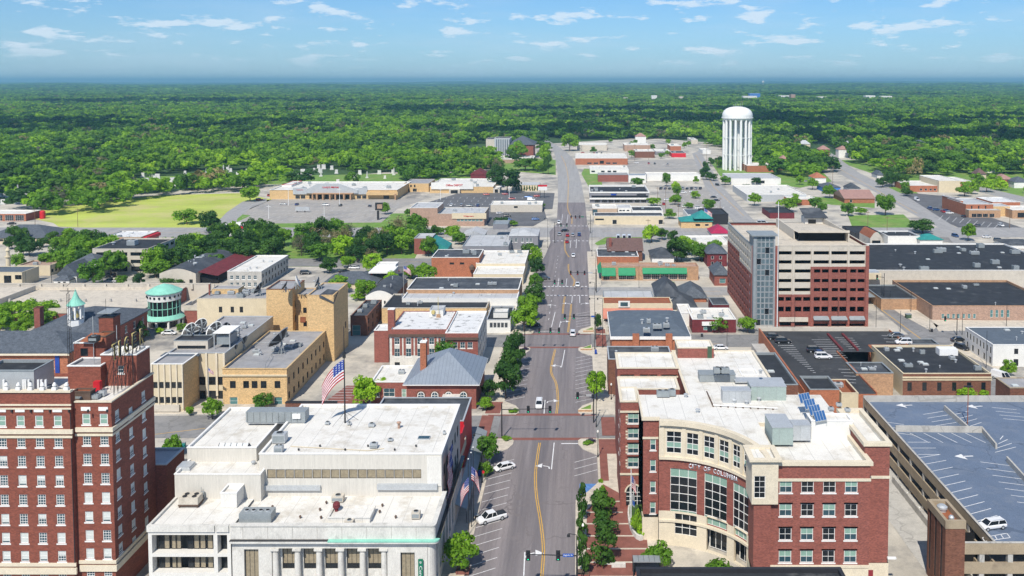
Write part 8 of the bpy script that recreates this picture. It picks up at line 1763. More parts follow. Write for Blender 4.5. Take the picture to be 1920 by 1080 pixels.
big = bb('black_roof_supermarket', 'very wide store with a black roof dotted with pale roof units', 'store', 1629, 2010, 507, None, 457, bwall, rblack, wtrim, foot=538, n=26, big=1.6, capo=.1); Y = big.g[2]
mb = MB(); a = X_(1627, 395); mb.lathe(0, 0, [(0, 0)], 'rust')
th_ = T('vaulted_porch', 'rounded orange metal vault over a glazed porch behind the tall garage', 'porch', (X_(1640, 415), 415, 0)); a, c_ = X_(1629, 412), X_(1652, 412); vault(th_, a, c_, 412, 428, 9, 3.0, 'rust', bwall); volume(th_, a, c_, 412, 428, 0, 9, bwall, noroof=True, wins=[('F', 'dark2', [(a+c_)/2], [4], 4, 4)])
dk = bb('black_clad_bar', 'black clad building with a small blue and green sign behind the tall garage', 'bar', 1600, 1648, 437, None, 424, mdark, rblack, mdark, foot=455); Y = dk.g[2]; mb = MB(); mb.box(X_(1631, Y), X_(1646, Y), Y-.3, Y-.05, Z_(440, Y), Z_(436, Y), 'sign_green'); dk.one('sign_board', mb)
bb('low_black_shop', 'low black roofed shop with a pale side behind the wide black roof', 'shop', 1662, 1722, 443, 4.5, 433, wwall, rblack, wtrim, n=3); tq = house('teal_canopy', 'low building with a long teal roof behind the wide black roof', 1722, 1764, 449, 3.5, 9, 'teal_roof', wwall, 2.2, cat='building')
bb('dark_hall', 'dark restaurant with black roofs left behind the tall garage top', 'restaurant', 1441, 1487, 399, None, 389, 'brick_plum', rblack, mdark, foot=410)
bb('cropped_brick_building', 'brown brick building with a tan parapet cut by the right edge', 'building', 1897, 2010, 728, 9, 709, bbrown, 'roof_grey', 'concrete_tan', n=2, wins=[('F', 'dark', [1904], [762], 1.4, 2.4)])
rn = random.Random(31)
for k in range(26):
 px = rn.choice((rn.uniform(1440, 1900), rn.uniform(1440, 1900), rn.uniform(1100, 1330))); py = rn.uniform(258, 300) if px < 1340 else rn.uniform(262, 336)
 if py > edge(px)-2 or px > 1530 and px < 1720 and py > 285: continue
 house('wood_edge_house', 'small house roof showing among the trees at the edge of town', px, px+rn.uniform(12, 20), py-4, rn.uniform(8, 10), rn.uniform(9, 14), rn.choice((sgrey, 'shingle_pinkish', rlgrey, 'shingle_brown')), rn.choice((wwall, 'cream', bred)), rn.uniform(3, 4.5)).o['group'] = 'house roofs among the trees'
# ---------------------------------------------------------------- vehicles
random.seed(21)
def loft(mb, secs, mat, capmat=None, top=None):
 """secs: list of (y, [(x,z)...]) cross sections"""
 n = len(secs[0][1]); base = len(mb.v)
 for y, p in secs: mb.v += [(x, y, z) for x, z in p]
 for i in range(len(secs)-1):
  for j in range(n):
   k = (j+1) % n; mb.f.append((base+i*n+j, base+i*n+k, base+(i+1)*n+k, base+(i+1)*n+j)[::-1]); mb.m.append(mat)
 mb.f.append(tuple(base+j for j in range(n))); mb.m.append(mat); mb.f.append(tuple(base+(len(secs)-1)*n+j for j in reversed(range(n)))); mb.m.append(mat)
CARS = {}
def car_meshes(kind, colr):
 key = (kind, colr)
 if key in CARS: return CARS[key]
 cm = 'car_'+colr; out = []
 L, W, zb, zr, cab = {'sedan': (4.7, .90, .92, 1.45, (-1.75, -1.05, .75, 1.55)), 'suv': (4.75, .94, 1.08, 1.75, (-2.2, -2.0, .65, 1.35)), 'pickup': (5.8, .98, 1.12, 1.85, (-.75, -.55, 1.0, 1.75)), 'van': (5.6, 1.0, 1.25, 2.4, (-2.7, -2.6, 1.3, 2.25)), 'wagon': (4.75, .9, .95, 1.55, (-2.2, -1.95, .75, 1.5))}[kind]
 h = L/2
 def sec(w, z0, z1): return [(-w*.9, z0), (-w, z0+.18), (-w, z1-.22), (-w*.88, z1), (w*.88, z1), (w, z1-.22), (w, z0+.18), (w*.9, z0)]
 b = MB(); loft(b, [(-h, sec(W*.82, .38, zb*.86)), (-h+.18, sec(W*.97, .30, zb)), (-h*.55, sec(W, .27, zb+.02)), (h*.35, sec(W, .27, zb+.02)), (h-.7, sec(W*.98, .28, zb-.06)), (h-.15, sec(W*.92, .32, zb-.2)), (h, sec(W*.78, .38, zb-.32))], cm)
 if kind == 'pickup': b.box(-W*.84, W*.84, -h+.12, cab[0]-.1, zb+.021, zb+.05, mdark)
 if kind in ('suv', 'wagon'): b.box(-.55, -.5, -1.7, .3, zr+.02, zr+.07, mlight); b.box(.5, .55, -1.7, .3, zr+.02, zr+.07, mlight)
 out.append(('body', b))
 a0, a1, a2, a3 = cab; g = MB(); w0, w1 = W*.90, W*.74; z0 = zb-.02
 P = [[(-w0, a0, z0), (w0, a0, z0), (w0, a3, z0), (-w0, a3, z0)], [(-w1, a1, zr-.05), (w1, a1, zr-.05), (w1, a2, zr-.05), (-w1, a2, zr-.05)]]
 for i in range(4): j = (i+1) % 4; g.face([P[0][i], P[0][j], P[1][j], P[1][i]], wdark)
 out.append(('windows', g))
 r = MB(); r.face([(x*1.02, y, zr-.02) for x, y, _ in P[1]], cm); r.face([(x*1.02, y, zr-.05) for x, y, _ in P[1]][::-1], cm)
 for i in range(4): j = (i+1) % 4; r.face([(P[1][i][0]*1.02, P[1][i][1], zr-.05), (P[1][j][0]*1.02, P[1][j][1], zr-.05), (P[1][j][0]*1.02, P[1][j][1], zr-.02), (P[1][i][0]*1.02, P[1][i][1], zr-.02)], cm)
 for i in range(4): r.bar(P[0][i], P[1][i], .055, cm, 4)
 for t in (.42,) if kind != 'van' else (.55, .75):
  for s in (-1, 1): y0 = a0+(a3-a0)*t; y1 = a1+(a2-a1)*t; r.bar((s*w0, y0, z0), (s*w1, y1, zr-.04), .05, cm, 4)
 if kind == 'van':
  for s in (-1, 1): r.face([(s*(w0+.01), a0, z0), (s*(w0+.01), .9, z0), (s*(w1+.03), .7, zr-.05), (s*(w1+.03), a1, zr-.05)][::s], cm)
  r.face([(-w0, a0-.01, z0), (w0, a0-.01, z0), (w1, a1-.01, zr-.05), (-w1, a1-.01, zr-.05)], cm)
 out.append(('roof_panel', r))
 for sx_ in (-1, 1):
  for y in (-h*.60, h*.62):
   w = MB(); R = .35 if kind != 'pickup' else .41; c0 = (sx_*(W-.16), y, R); c1 = (sx_*(W+.015), y, R); w.bar(c0, c1, R, 'tyre', 14); w.bar(c1, (sx_*(W+.03), y, R), R*.6, mlight, 10); out.append(('wheel', w))
  l = MB(); l.box(sx_*W*.62-.16, sx_*W*.62+.16, h-.05, h+.012, zb-.50, zb-.36, wpaint); out.append(('headlight', l))
  l = MB(); l.box(sx_*W*.66-.13, sx_*W*.66+.13, -h-.012, -h+.05, zb-.36, zb-.2, 'sign_red'); out.append(('tail_light', l))
 res = []
 for nm, mb in out: o = mb.build(nm); res.append((nm, o.data)); bpy.data.objects.remove(o)
 CARS[key] = res; return res
def car(kind, colr, px, py, ang, label, z=.13, group=None, cat=None, raw=None):
 """ang: direction the nose points, degrees clockwise from away-from-camera"""
 x, y = raw or U(px, py, z); nm = {'sedan': 'parked_car', 'suv': 'parked_car', 'pickup': 'pickup_truck', 'van': 'van', 'wagon': 'parked_car'}[kind]
 o = empty(nm, label, cat or {'pickup': 'pickup', 'van': 'van'}.get(kind, 'car'), (x, y, z), -radians(ang), group)
 for n_, me in car_meshes(kind, colr): c_ = bpy.data.objects.new(n_, me); C.objects.link(c_); c_.parent = o
 return o
zdk = zd+.01
car('sedan', 'white', 946, 880, 239, 'white saloon parked nose in at the left kerb above the white pickup'); car('pickup', 'white', 922, 976, 239, 'white pickup with a dark bed cover parked nose in at the left kerb')
car('wagon', 'white', 1860, 990, 257, 'white estate car with roof rails on the bluish parking deck', zdk)
car('suv', 'white', 1011, 762, 180, 'white car driving towards the viewer just beyond Seventh Street'); car('suv', 'white', 1074, 628, 0, 'white car leaving the Sixth Street crossing'); car('sedan', 'white', 1083, 536, 180, 'white car with red lights stopped by the dashed crosswalk')
car('sedan', 'white', 1075, 481, 180, 'white car alone between the two upper crossings'); car('suv', 'black', 1000, 612, 60, 'dark car parked under the street tree at the left kerb'); car('sedan', 'black', 1021, 524, 90, 'dark car crossing the left parking bays sideways')
car('sedan', 'red', 1063, 455, 0, 'red car waiting second in the left turn lane'); car('suv', 'red', 1064, 443, 0, 'dark red car at the stop line in the left turn lane'); car('suv', 'silver', 1074, 443, 0, 'silver car at the stop line in the middle lane'); car('suv', 'blue', 1086, 442, 0, 'dark blue car at the stop line in the right lane')
car('sedan', 'black', 1059, 434, 60, 'black car turning inside the crossroads'); car('sedan', 'silver', 1049, 441, 180, 'silver car coming out of the crossroads'); car('suv', 'white', 1048, 419, 180, 'white car waiting on the far side of the crossroads')
car('sedan', 'white', 1351, 655, 90, 'white car seen from the side behind the city hall roofs'); car('suv', 'black', 1452, 636, 90, 'black car at the back left of the raised dark lot', zl_+.02); car('suv', 'black', 1468, 643, 90, 'larger black car in front of the other on the raised dark lot', zl_+.02)
car('sedan', 'grey', 1680, 632, 270, 'grey saloon on the raised dark lot', zl_+.02); car('suv', 'white', 1694, 645, 270, 'white car below the grey saloon on the raised dark lot', zl_+.02)
car('van', 'white', 1877, 712, 150, 'white van parked beside the brick wall at the right'); car('suv', 'white', 1430, 421, 90, 'white car alone on top of the tall garage', zg_-.85); car('sedan', 'black', 1797, 640, 90, 'black car turning at the right side street corner'); car('suv', 'black', 1803, 655, 150, 'black car parked before the white two storey house')
car('sedan', 'red', 1660, 549, 90, 'small red car behind the tall garage corner')
for i, (px, py, cc, kk, a) in enumerate(((912, 366, 'red', 'suv', 90), (947, 365, 'red', 'sedan', 90), (960, 374, 'red', 'sedan', 90), (991, 371, 'blue', 'pickup', 90), (1007, 369, 'red', 'suv', 90), (996, 376, 'white', 'van', 90), (951, 406, 'black', 'suv', 90), (952, 413, 'blue', 'sedan', 90), (947, 419, 'white', 'sedan', 60), (1004, 413, 'blue', 'suv', 90), (937, 401, 'white', 'sedan', 60))):
 car(kk, cc, px, py, a, ('%s %s in the parking areas left of the main road near the crossroads' % (cc, {'suv': 'car', 'sedan': 'low car', 'pickup': 'pickup', 'van': 'van'}[kk])), group='cars in the left parking areas')
car('suv', 'red', 486, 376, 60, 'red car by the left end of the market'); car('suv', 'red', 507, 368, 60, 'second red car close to the market wall'); car('sedan', 'black', 22, 421, 60, 'black car before the brick garage at the left edge')
for i, (px, lb) in enumerate(((1159, 'leftmost of three white vans parked in a row'), (1170, 'middle one of three white vans parked in a row'), (1180, 'rightmost of three white vans parked in a row'))): car('van', 'white', px, 449, 180, lb, group='white vans in a row')
for i in range(10): car(random.choice(('suv', 'sedan')), ('black', 'blue', 'black', 'white', 'black', 'silver', 'black', 'black', 'silver', 'black')[i], 1239+i*8.2, 355, 200, 'parked car in the row along the back of the light car park', group='row of cars at the back of the light car park')
for px, py, cc, kk, a, lb in ((1281, 362, 'white', 'suv', 90, 'white car left of the planted strip in the light car park'), (1298, 361, 'white', 'sedan', 90, 'white car right of the planted strip in the light car park'), (1304, 370, 'white', 'van', 90, 'white van in the middle of the light car park'), (1338, 371, 'black', 'sedan', 90, 'upper of two black cars by the side road verge'), (1343, 377, 'black', 'sedan', 90, 'lower of two black cars by the side road verge'), (1251, 376, 'white', 'sedan', 90, 'white car by the end of the two storey shops'), (1345, 348, 'black', 'suv', 160, 'black car driving on the right side road'),
 (207, 530, 'silver', 'pickup', 270, 'silver pickup in the small car park on the left'), (206, 519, 'black', 'suv', 270, 'dark car behind the silver pickup'), (160, 458, 'white', 'sedan', 60, 'white car on the left car park lane'), (176, 453, 'silver', 'suv', 60, 'silver car on the left car park lane'), (573, 514, 'black', 'suv', 90, 'black car by the planted island'), (646, 511, 'black', 'sedan', 60, 'black car behind the grey hipped roof'), (664, 504, 'white', 'sedan', 90, 'white car left of the filling station'), (736, 511, 'red', 'pickup', 60, 'red pickup by the filling station canopy'),
 (1774, 396, 'blue', 'sedan', 90, 'dark blue car before the brick shop block'), (1833, 424, 'grey', 'sedan', 60, 'grey car parked below the brick shop block'), (1877, 424, 'white', 'suv', 180, 'white car parked below the brick shop block'), (1791, 444, 'blue', 'suv', 170, 'blue car on the far right crossroads'), (1850, 446, 'white', 'sedan', 90, 'white car near the drive in'), (1872, 452, 'black', 'suv', 90, 'black car near the drive in'), (1719, 376, 'white', 'van', 180, 'white delivery van at the school car park'), (1152, 329, 'red', 'suv', 90, 'red car beside the white diner'),
 (1405, 352, 'white', 'pickup', 90, 'white pickup by the white warehouse'), (317, 627, 'white', 'sedan', 90, 'white car before the round tower'), (1395, 345, 'silver', 'suv', 100, 'silver car by the white warehouse'), (1512, 341, 'silver', 'sedan', 90, 'silver car before the tiled cottage')):
 car(kk, cc, px, py, a, lb)
for (x0, y0, dx, dy, n_, where) in ((1246, 384, 13, 1.5, 7, 'in the near rows of the light car park'), (1180, 306, 12, .5, 8, 'in the far car park by the orange hall'), (1745, 392, 12, 3, 6, 'in the dark car park before the shop block'), (530, 384, 27, .6, 7, 'in the big market car park'), (830, 386, 17, .3, 8, 'in the dark car park below the office supply store'), (1530, 660, 7, 6, 3, 'on the raised dark lot'), (1140, 462, 12, .5, 5, 'behind the brown roofed hall'), (1092, 287, 7, .3, 9, 'along the far block beyond the orange hall')):
 for i in range(n_):
  if random.random() < .8: cc = random.choice(('white', 'black', 'silver', 'grey', 'red', 'blue', 'white')); car(random.choice(('sedan', 'suv', 'suv')), cc, x0+i*dx+random.uniform(-2, 2), y0+i*dy, random.choice((0, 180, 90)), cc+' car parked '+where, zl_+.02 if 'raised' in where else .13, group='cars parked '+where)
# ---------------------------------------------------------------- street furniture
def street_lamp(px, pyb, pyt, label, z=.24, globe=False, arm=1.6, group=None, name='street_lamp'):
 x, y = U(px, pyb, z); zt_ = Z_(pyt, y); t = T(name, label, 'street lamp', (x, y, z), group)
 mb = MB(); mb.bar((x, y, z), (x, y, z+.9), .16, 'pole_dark', 8, .11); mb.bar((x, y, z+.9), (x, y, zt_), .09, 'pole_dark', 7, .06)
 if not globe: mb.bar((x, y, zt_), (x-arm, y, zt_+.25), .05, 'pole_dark', 5)
 t.one('pole', mb); mb = MB()
 if globe: mb.lathe(x, y, [(.1, zt_), (.24, zt_+.2), (.24, zt_+.4), (.1, zt_+.62), (.01, zt_+.7)], 'lamp_globe', 10)
 else: mb.lathe(x-arm, y, [(.02, zt_+.25), (.22, zt_+.1), (.28, zt_-.25), (.02, zt_-.28)], 'pole_dark', 10)
 t.one('lamp_head', mb); return t
def mast(px, pyb, py_arm, px_end, label, sigs, sign=None, z=.24, back=0, col_='signal_green'):
 x, y = U(px, pyb, z); za = Z_(py_arm, y); xe = X_(px_end, y); t = T('traffic_signal', label, 'traffic signal', (x, y, z)); s_ = 1 if xe > x else -1
 mb = MB(); mb.bar((x, y, z), (x, y, za+1.5), .16, 'pole_dark', 8, .12); t.one('pole', mb); mb = MB(); mb.bar((x, y, za), (xe, y, za+.25), .11, 'pole_dark', 7, .06); t.one('mast_arm', mb)
 for p_ in sigs:
  xs_ = X_(p_, y); zz = za+.1; mb = MB(); mb.box(xs_-.24, xs_+.24, y-.35, y-.12, zz-.75, zz+.75, 'pole_dark'); mb.box(xs_-.34, xs_+.34, y-.12, y-.09, zz-.85, zz+.85, mdark)
  for k in range(3): mb.lathe(xs_, 0, [(0, 0)], 'pole_dark', 3) if 0 else mb.box(xs_-.17, xs_+.17, y-.5, y-.36, zz+.62-k*.5, zz+.66-k*.5, 'pole_dark')
  h_ = t.one('signal_head', mb); mb = MB(); c_ = [(xs_+.12*cos(a), y-.37, zz-.48+.12*sin(a)) for a in lin(0, 2*pi, 11)[:-1]]; mb.face(c_, col_); mb.build('lens', h_, t.loc)
 if sign:
  xs_ = X_(sign[0], y); w_ = sign[1]; mb = MB(); mb.box(xs_-w_/2, xs_+w_/2, y-.16, y-.13, za-.12, za+.42, sign[2]); t.one('name_sign', mb)
  if sign[3]: text_mesh(t, sign[3], w_*.86, .32, wpaint, (xs_, y-.17, za-.02), (pi/2, 0, 0), .01, 'lettering', .01)
 return t
mast(1082, 1111, 1042, 984, 'nearest traffic signal mast with a blue street name sign', [989, 1046], (1065, 1.7, 'sign_blue', 'Eighth St'))
street_lamp(1081, 1105, 1003, 'tall curved street lamp beside the nearest signal mast', arm=1.3)
mast(941, 821, 768, 1035, 'traffic signal mast reaching from the left kerb at Seventh Street', [990, 1031]); mast(1113, 792, 742, 1081, 'short traffic signal mast on the right kerb at Seventh Street', [1083], (1104, 1.3, mlight, ''))
mast(984, 655, 620, 1049, 'long traffic signal mast from the left kerb at Sixth Street', [1011, 1032, 1048]); mast(1117, 636, 594, 1057, 'long traffic signal mast from the right kerb at Sixth Street', [1059, 1076], (1112, 1.2, 'sign_blue', ''))
mast(1003, 560, 529, 1055, 'traffic signal mast from the left kerb at the dashed crosswalk', [1040, 1054]); mast(1118, 548, 512, 1068, 'traffic signal mast from the right kerb at the dashed crosswalk', [1070, 1083, 1096], (1107, 1.8, mlight, ''), col_='signal_red')
mast(1107, 437, 407, 1069, 'three headed signal mast on the far side of the main crossroads', [1071, 1079, 1087], (1092, 1.6, 'sign_green', ''), col_='signal_red'); mast(1040, 455, 422, 1064, 'signal mast on the left of the main crossroads', [1052, 1063])
mast(1657, 574, 520, 1643, 'signal mast at the corner of the tall garage', [1643]); mast(1794, 628, 598, 1770, 'signal mast at the right side street junction', [1772], None)
for (px, b_, t_, lb) in ((1118, 800, 700, 'dark street lamp through the lone tree on the right pavement'), (1115, 655, 560, 'slim dark street lamp right of the Sixth Street crossing'), (1130, 650, 560, 'second slim street lamp right of the Sixth Street crossing'), (1117, 545, 470, 'dark street lamp by the green fronted garage'), (944, 735, 690, 'street lamp among the dark trees at the left kerb'),
 (1115, 605, 530, 'tall dark lamp at the kerb before the salmon restaurant'), (1110, 480, 420, 'dark street lamp left of the skylit shop'), (1027, 465, 410, 'street lamp by the grey corner house'), (904, 905, 815, 'dark lamp post beside the mailbox')): street_lamp(px, b_, t_, lb)
street_lamp(1093, 1020, 988, 'globe lamp between the plaza trees', globe=True); street_lamp(1121, 857, 812, 'globe lamp by the rounded kerb bed', globe=True); street_lamp(850, 1060, 1030, 'globe lamp beside the bank corner', globe=True)
for i in range(4): street_lamp(1146+i*1.2, 745-i*12+4, 745-i*12-22, ['nearest of four globe lamps along the city hall side wall', 'second nearest of four globe lamps along the city hall side wall', 'second farthest of four globe lamps along the city hall side wall', 'farthest of four globe lamps along the city hall side wall'][i], globe=True, group='globe lamps beside the city hall wall')
fi = 0
for (px, pb_, pt_, fl_, lb) in ((879, 1002, 862, 1, 'nearest of three flagpoles on the left pavement'), (884, 988, 850, 2, 'middle of three flagpoles on the left pavement'), (888, 975, 840, 0, 'farthest of three flagpoles on the left pavement')):
 x, y = U(px, pb_, .24); zt_ = Z_(pt_, y); t = T('flagpole', lb, 'flagpole', (x, y, .24), 'flagpoles on the left pavement'); mb = MB(); mb.bar((x, y, .24), (x, y, zt_), .08, 'pole_dark', 7, .05); t.one('pole', mb); mb = MB(); mb.lathe(x, y, [(.01, zt_), (.16, zt_+.14), (.01, zt_+.3)], wpaint, 8); t.one('finial', mb)
 if fl_: flag('flag', ['', 'front drooping stars and stripes beside the left pavement', 'rear drooping stars and stripes beside the left pavement'][fl_], x+.05, y-.05, zt_-4.0+.8*fl_, 2.2, 2.6, radians(30 if fl_ == 2 else 200), 1.3, seedf=fl_)
def pole(px, pyb, pyt, label, mat='wood_pole', r=.14, cross=True, name='utility_pole', cat='utility pole', group=None):
 x, y = U(px, pyb, .1); zt_ = Z_(pyt, y); t = T(name, label, cat, (x, y, .1), group); mb = MB(); mb.bar((x, y, .1), (x, y, zt_), r, mat, 6, r*.6)
 if cross: mb.box(x-1.3, x+1.3, y-.08, y+.08, zt_-1.1, zt_-.9, mat)
 t.one('post', mb)
pole(146, 425, 389, 'pale utility pole on the field edge'); pole(66, 425, 392, 'utility pole beside the brick garage'); pole(1457, 628, 378, 'very tall white pole before the tall garage', wpaint, .17, False, 'tall_pole', 'pole')
for px, b_, t_ in ((1490, 618, 560), (1571, 612, 560), (1642, 640, 560), (1653, 572, 515), (1669, 576, 545), (1743, 622, 572), (1804, 628, 585), (1688, 622, 583), (1708, 585, 545), (1849, 690, 620), (1887, 612, 570), (1530, 548, 470), (1130, 653, 562), (1198, 540, 497), (1363, 655, 600), (1604, 660, 640), (97, 534, 466), (49, 540, 510)): pole(px, b_, t_, 'slim dark lamp pole along the side streets', 'pole_dark', .09, False, 'lamp_pole', 'pole', 'slim dark lamp poles')
for px, b_, t_ in ((1138, 300, 270), (1177, 300, 268), (1190, 305, 270), (1216, 300, 268), (1325, 305, 268), (1345, 330, 290), (1248, 398, 350), (1215, 445, 410), (1350, 402, 370), (1500, 330, 300), (1561, 345, 310), (1627, 430, 395), (1663, 445, 405), (1893, 428, 395), (1829, 340, 310), (803, 440, 405), (890, 420, 398), (1272, 410, 380), (1233, 386, 350)): pole(px, b_, t_, 'weathered wooden utility pole beyond the main crossroads', 'wood_pole', .15, True, 'utility_pole', 'utility pole', 'wooden utility poles')
for px, b_, t_ in ((504, 410, 384), (541, 385, 352), (637, 387, 352), (608, 412, 380), (955, 372, 350), (826, 375, 352)): pole(px, b_, t_, 'pale lamp pole in the big light car park', wpaint, .18, True, 'car_park_lamp', 'lamp', 'car park lamps')
def mailbox(px, py, lb):
 x, y = U(px, py, .24); t = T('mailbox', lb, 'mailbox', (x, y, .24)); mb = MB(); mb.box(x-.35, x+.35, y-.35, y+.35, .45, 1.3, 'mail_blue'); P = [(x+.35*cos(a), 1.3+.32*sin(a)) for a in lin(0, pi, 9)]
 for i in range(8): mb.face([(P[i][0], y-.35, P[i][1]), (P[i+1][0], y-.35, P[i+1][1]), (P[i+1][0], y+.35, P[i+1][1]), (P[i][0], y+.35, P[i][1])][::-1], 'mail_blue')
 mb.face([(a, y-.35, b_) for a, b_ in P][::-1], 'mail_blue'); t.one('box', mb); mb = MB()
 for a in (-.28, .28):
  for b_ in (-.28, .28): mb.box(x+a-.04, x+a+.04, y+b_-.04, y+b_+.04, .24, .45, mdark)
 t.one('legs', mb)
mailbox(899, 893, 'blue mailbox on the left pavement beside the stop sign'); mailbox(1117, 664, 'blue mailbox at the right kerb by the stone bed')
x, y = U(906, 905, .24); t = T('stop_sign', 'small red and white round sign beside the blue mailbox', 'sign', (x, y, .24)); mb = MB(); mb.bar((x, y, .24), (x, y, 2.6), .04, mlight, 5); t.one('post', mb); mb = MB(); mb.face([(x+.33*cos(a), y-.05, 2.5+.33*sin(a)) for a in lin(pi/8, 2*pi+pi/8, 9)[:-1]], 'sign_red'); t.one('sign_plate', mb)
for (px, py, s_, lb) in ((1098, 768, 1, 'triangular stone flower bed at the right kerb, Seventh Street'), (1104, 620, 1, 'triangular stone flower bed at the right kerb beyond Sixth Street'), (1100, 654, 1, 'triangular stone flower bed at the right kerb before Sixth Street')):
 x, y = U(px, py, .24); t = T('planter', lb, 'planter', (x, y, .24)); P = [(x-1.9, y-1.4), (x+1.6, y-1.4), (x+1.6, y+2.6)]; mb = MB(); mb.prism(P, .24, .85, ctrim); mb.prism([(x-1.9, y-1.42), (x+1.6, y-1.42), (x+1.6, y-1.401), (x-1.9, y-1.401)], .24, .7, 'brick_buff'); t.one('wall', mb)
 mb = MB(); mb.prism([(x-1.3, y-1.15), (x+1.35, y-1.15), (x+1.35, y+1.9)], .85, .87, 'grass_town'); t.one('soil', mb)
x, y = U(709, 412, .1); t = T('pylon_sign', 'tall dark pylon sign with a pale red panel beside the big car park', 'sign', (x, y, .1)); mb = MB(); mb.box(x-.6, x+.6, y-.4, y+.4, .1, Z_(395, y), mdark); t.one('post', mb); mb = MB(); mb.box(x-1.6, x+2.8, y-.5, y+.5, Z_(394, y), Z_(380, y), mdark); mb.box(x-.4, x+2.6, y-.56, y-.51, Z_(391, y), Z_(383, y), 'brick_pink'); t.one('sign_box', mb)
x, y = U(1018, 371, .1); t = T('restaurant_sign', 'white sign box with a red top left of the main road', 'sign', (x, y, .1)); mb = MB(); mb.bar((x-2, y, .1), (x-2, y, 8), .2, mdark, 6); mb.bar((x+1, y, .1), (x+1, y, 8), .2, mdark, 6); t.one('posts', mb); mb = MB(); mb.box(x-3.5, x+3, y-.4, y+.4, 5.5, 8.2, wwall); mb.box(x-3.5, x+3, y-.45, y+.45, 8.21, 9.4, 'sign_red'); t.one('sign_box', mb)
x, y = U(557, 398, .1); t = T('billboard', 'blank pale billboard seen above the park trees', 'billboard', (x, y, .1)); mb = MB(); mb.bar((x, y, .1), (x, y, Z_(395, y)), .3, mdark, 6); mb.bar((x+5, y, .1), (x+5, y, Z_(395, y)), .3, mdark, 6); t.one('posts', mb); mb = MB(); mb.box(x-1, x+8, y-.3, y+.3, Z_(395, y), Z_(388, y), mlight); t.one('panel', mb)
x, y = U(440, 441, .1); t = T('vehicle_shelter', 'small building with a blue red and white roof sign in the park trees', 'shop', (x, y, .1)); mb = MB(); mb.box(x-5, x+8, y, y+8, .1, 3.4, wwall); t.one('wall', mb); mb = MB(); mb.box(x-5.5, x+8.5, y-.6, y+8.5, 3.41, 5.4, 'mail_blue'); mb.box(x-5.6, x+8.6, y-.7, y+8.6, 5.41, 5.8, wtrim); mb.box(x+1, x+2.5, y-.72, y-.61, 3.8, 5, wtrim); mb.box(x+3.2, x+5.4, y-.72, y-.61, 3.8, 5, 'sign_red'); t.one('roof', mb)
for (px, b_, t_, lb, w_) in ((1320, 425, 391, 'stars and stripes above the teal roofed bank', 5), (757, 560, 498, 'faded stars and stripes behind the vaulted shop', 3.4), (392, 770, 690, 'small stars and stripes before the ribbed building', 1.6)):
 x, y = U(px, b_, .1); t = T('flagpole', 'pole of the '+lb, 'flagpole', (x, y, .1)); mb = MB(); mb.bar((x, y, .1), (x, y, Z_(t_-2, y)), .1, 'pole_grey', 6); t.one('pole', mb); flag('flag', lb, x, y, Z_(t_, y), w_, w_*.62, radians(-12), .5, seedf=px)
random.seed(4)
gm = []
for k in range(3):
 mb = MB(); w_ = (.8, .55, .4)[k]; mb.box(-w_-.15, w_+.15, -.35, .35, 0, .4, 'stone_grave')
 if k < 2: mb.prism([(-w_, -.18), (w_, -.18), (w_, .18), (-w_, .18)], .4, 1.9-k*.3, 'stone_grave')
 else: mb.bar((0, 0, .4), (0, 0, 2.6), .32, 'stone_grave', 4, .16)
 o_ = mb.build('gravestone'); gm.append(o_.data); bpy.data.objects.remove(o_)
n_g = 0
for g_, n_ in ((GAPS[0], 46), (GAPS[2], 26), (GAPS[1], 20)):
 P = [U(*p) for p in g_]; xs_ = [p[0] for p in P]; ys_ = [p[1] for p in P]; k = 0
 while k < n_:
  x, y = random.uniform(min(xs_), max(xs_)), random.uniform(min(ys_), max(ys_))
  if not in_poly(x, y, P): continue
  k += 1; tall = random.random() < .18; o_ = bpy.data.objects.new('gravestone', gm[2] if tall else random.choice(gm[:2])); C.objects.link(o_); o_.location = (x, y, .1); s_ = random.uniform(1.7, 2.6); o_.scale = (s_, s_, s_)
  tag(o_, 'pale stone obelisk among the gravestones in the leafy cemetery' if tall else 'pale gravestone on the grass of the leafy cemetery', 'gravestone', 'obelisks in the cemetery' if tall else 'gravestones in the cemetery')
rn = random.Random(17)
for i, (px, py, w_, c_) in enumerate(((1402, 181, 26, rwhite), (1411, 176, 20, 'blue_wall'), (1467, 180, 22, rwhite), (1482, 178, 8, 'brick_pink'), (1536, 182, 17, rwhite), (1625, 180, 18, rwhite), (1655, 181, 20, rwhite), (1172, 184, 8, bwall), (1225, 180, 10, wwall), (1275, 182, 7, bwall), (1815, 184, 3, wwall))):
 d = 3300+rn.uniform(-100, 300); x = X_(px, d); z1_ = Z_(py-1, d); wd = w_*d/F; mb = MB(); mb.box(x-wd/2, x+wd/2, d, d+30, 0, max(z1_, 17), c_ if c_ != rwhite else wwall, rwhite); o_ = mb.build('distant_warehouse'); tag(o_, 'distant pale flat building rising out of the far woods', 'building', 'distant pale buildings in the woods')
x, y = X_(1426, 9000), 9000; mb = MB(); mb.bar((x, y, 40), (x, y, Z_(155, y)), 2.2, wpaint, 8); mb.lathe(x, y, [(2, Z_(155.6, y)), (11, Z_(154.6, y)), (11, Z_(152.2, y)), (2, Z_(151.4, y))], wpaint, 16); tag(mb.build('distant_water_tower'), 'tiny white water tower on the horizon', 'water tower')
for (px, yt_, lb) in ((1262, 156, 'thin mast on the horizon right of the road'), (298, 166, 'thin pale mast in the far woods on the left')): d = 5200; x = X_(px, d); mb = MB(); mb.bar((x, d, 0), (x, d, Z_(yt_, d)), 1.2, 'pole_grey', 5); tag(mb.build('radio_mast'), lb, 'mast')
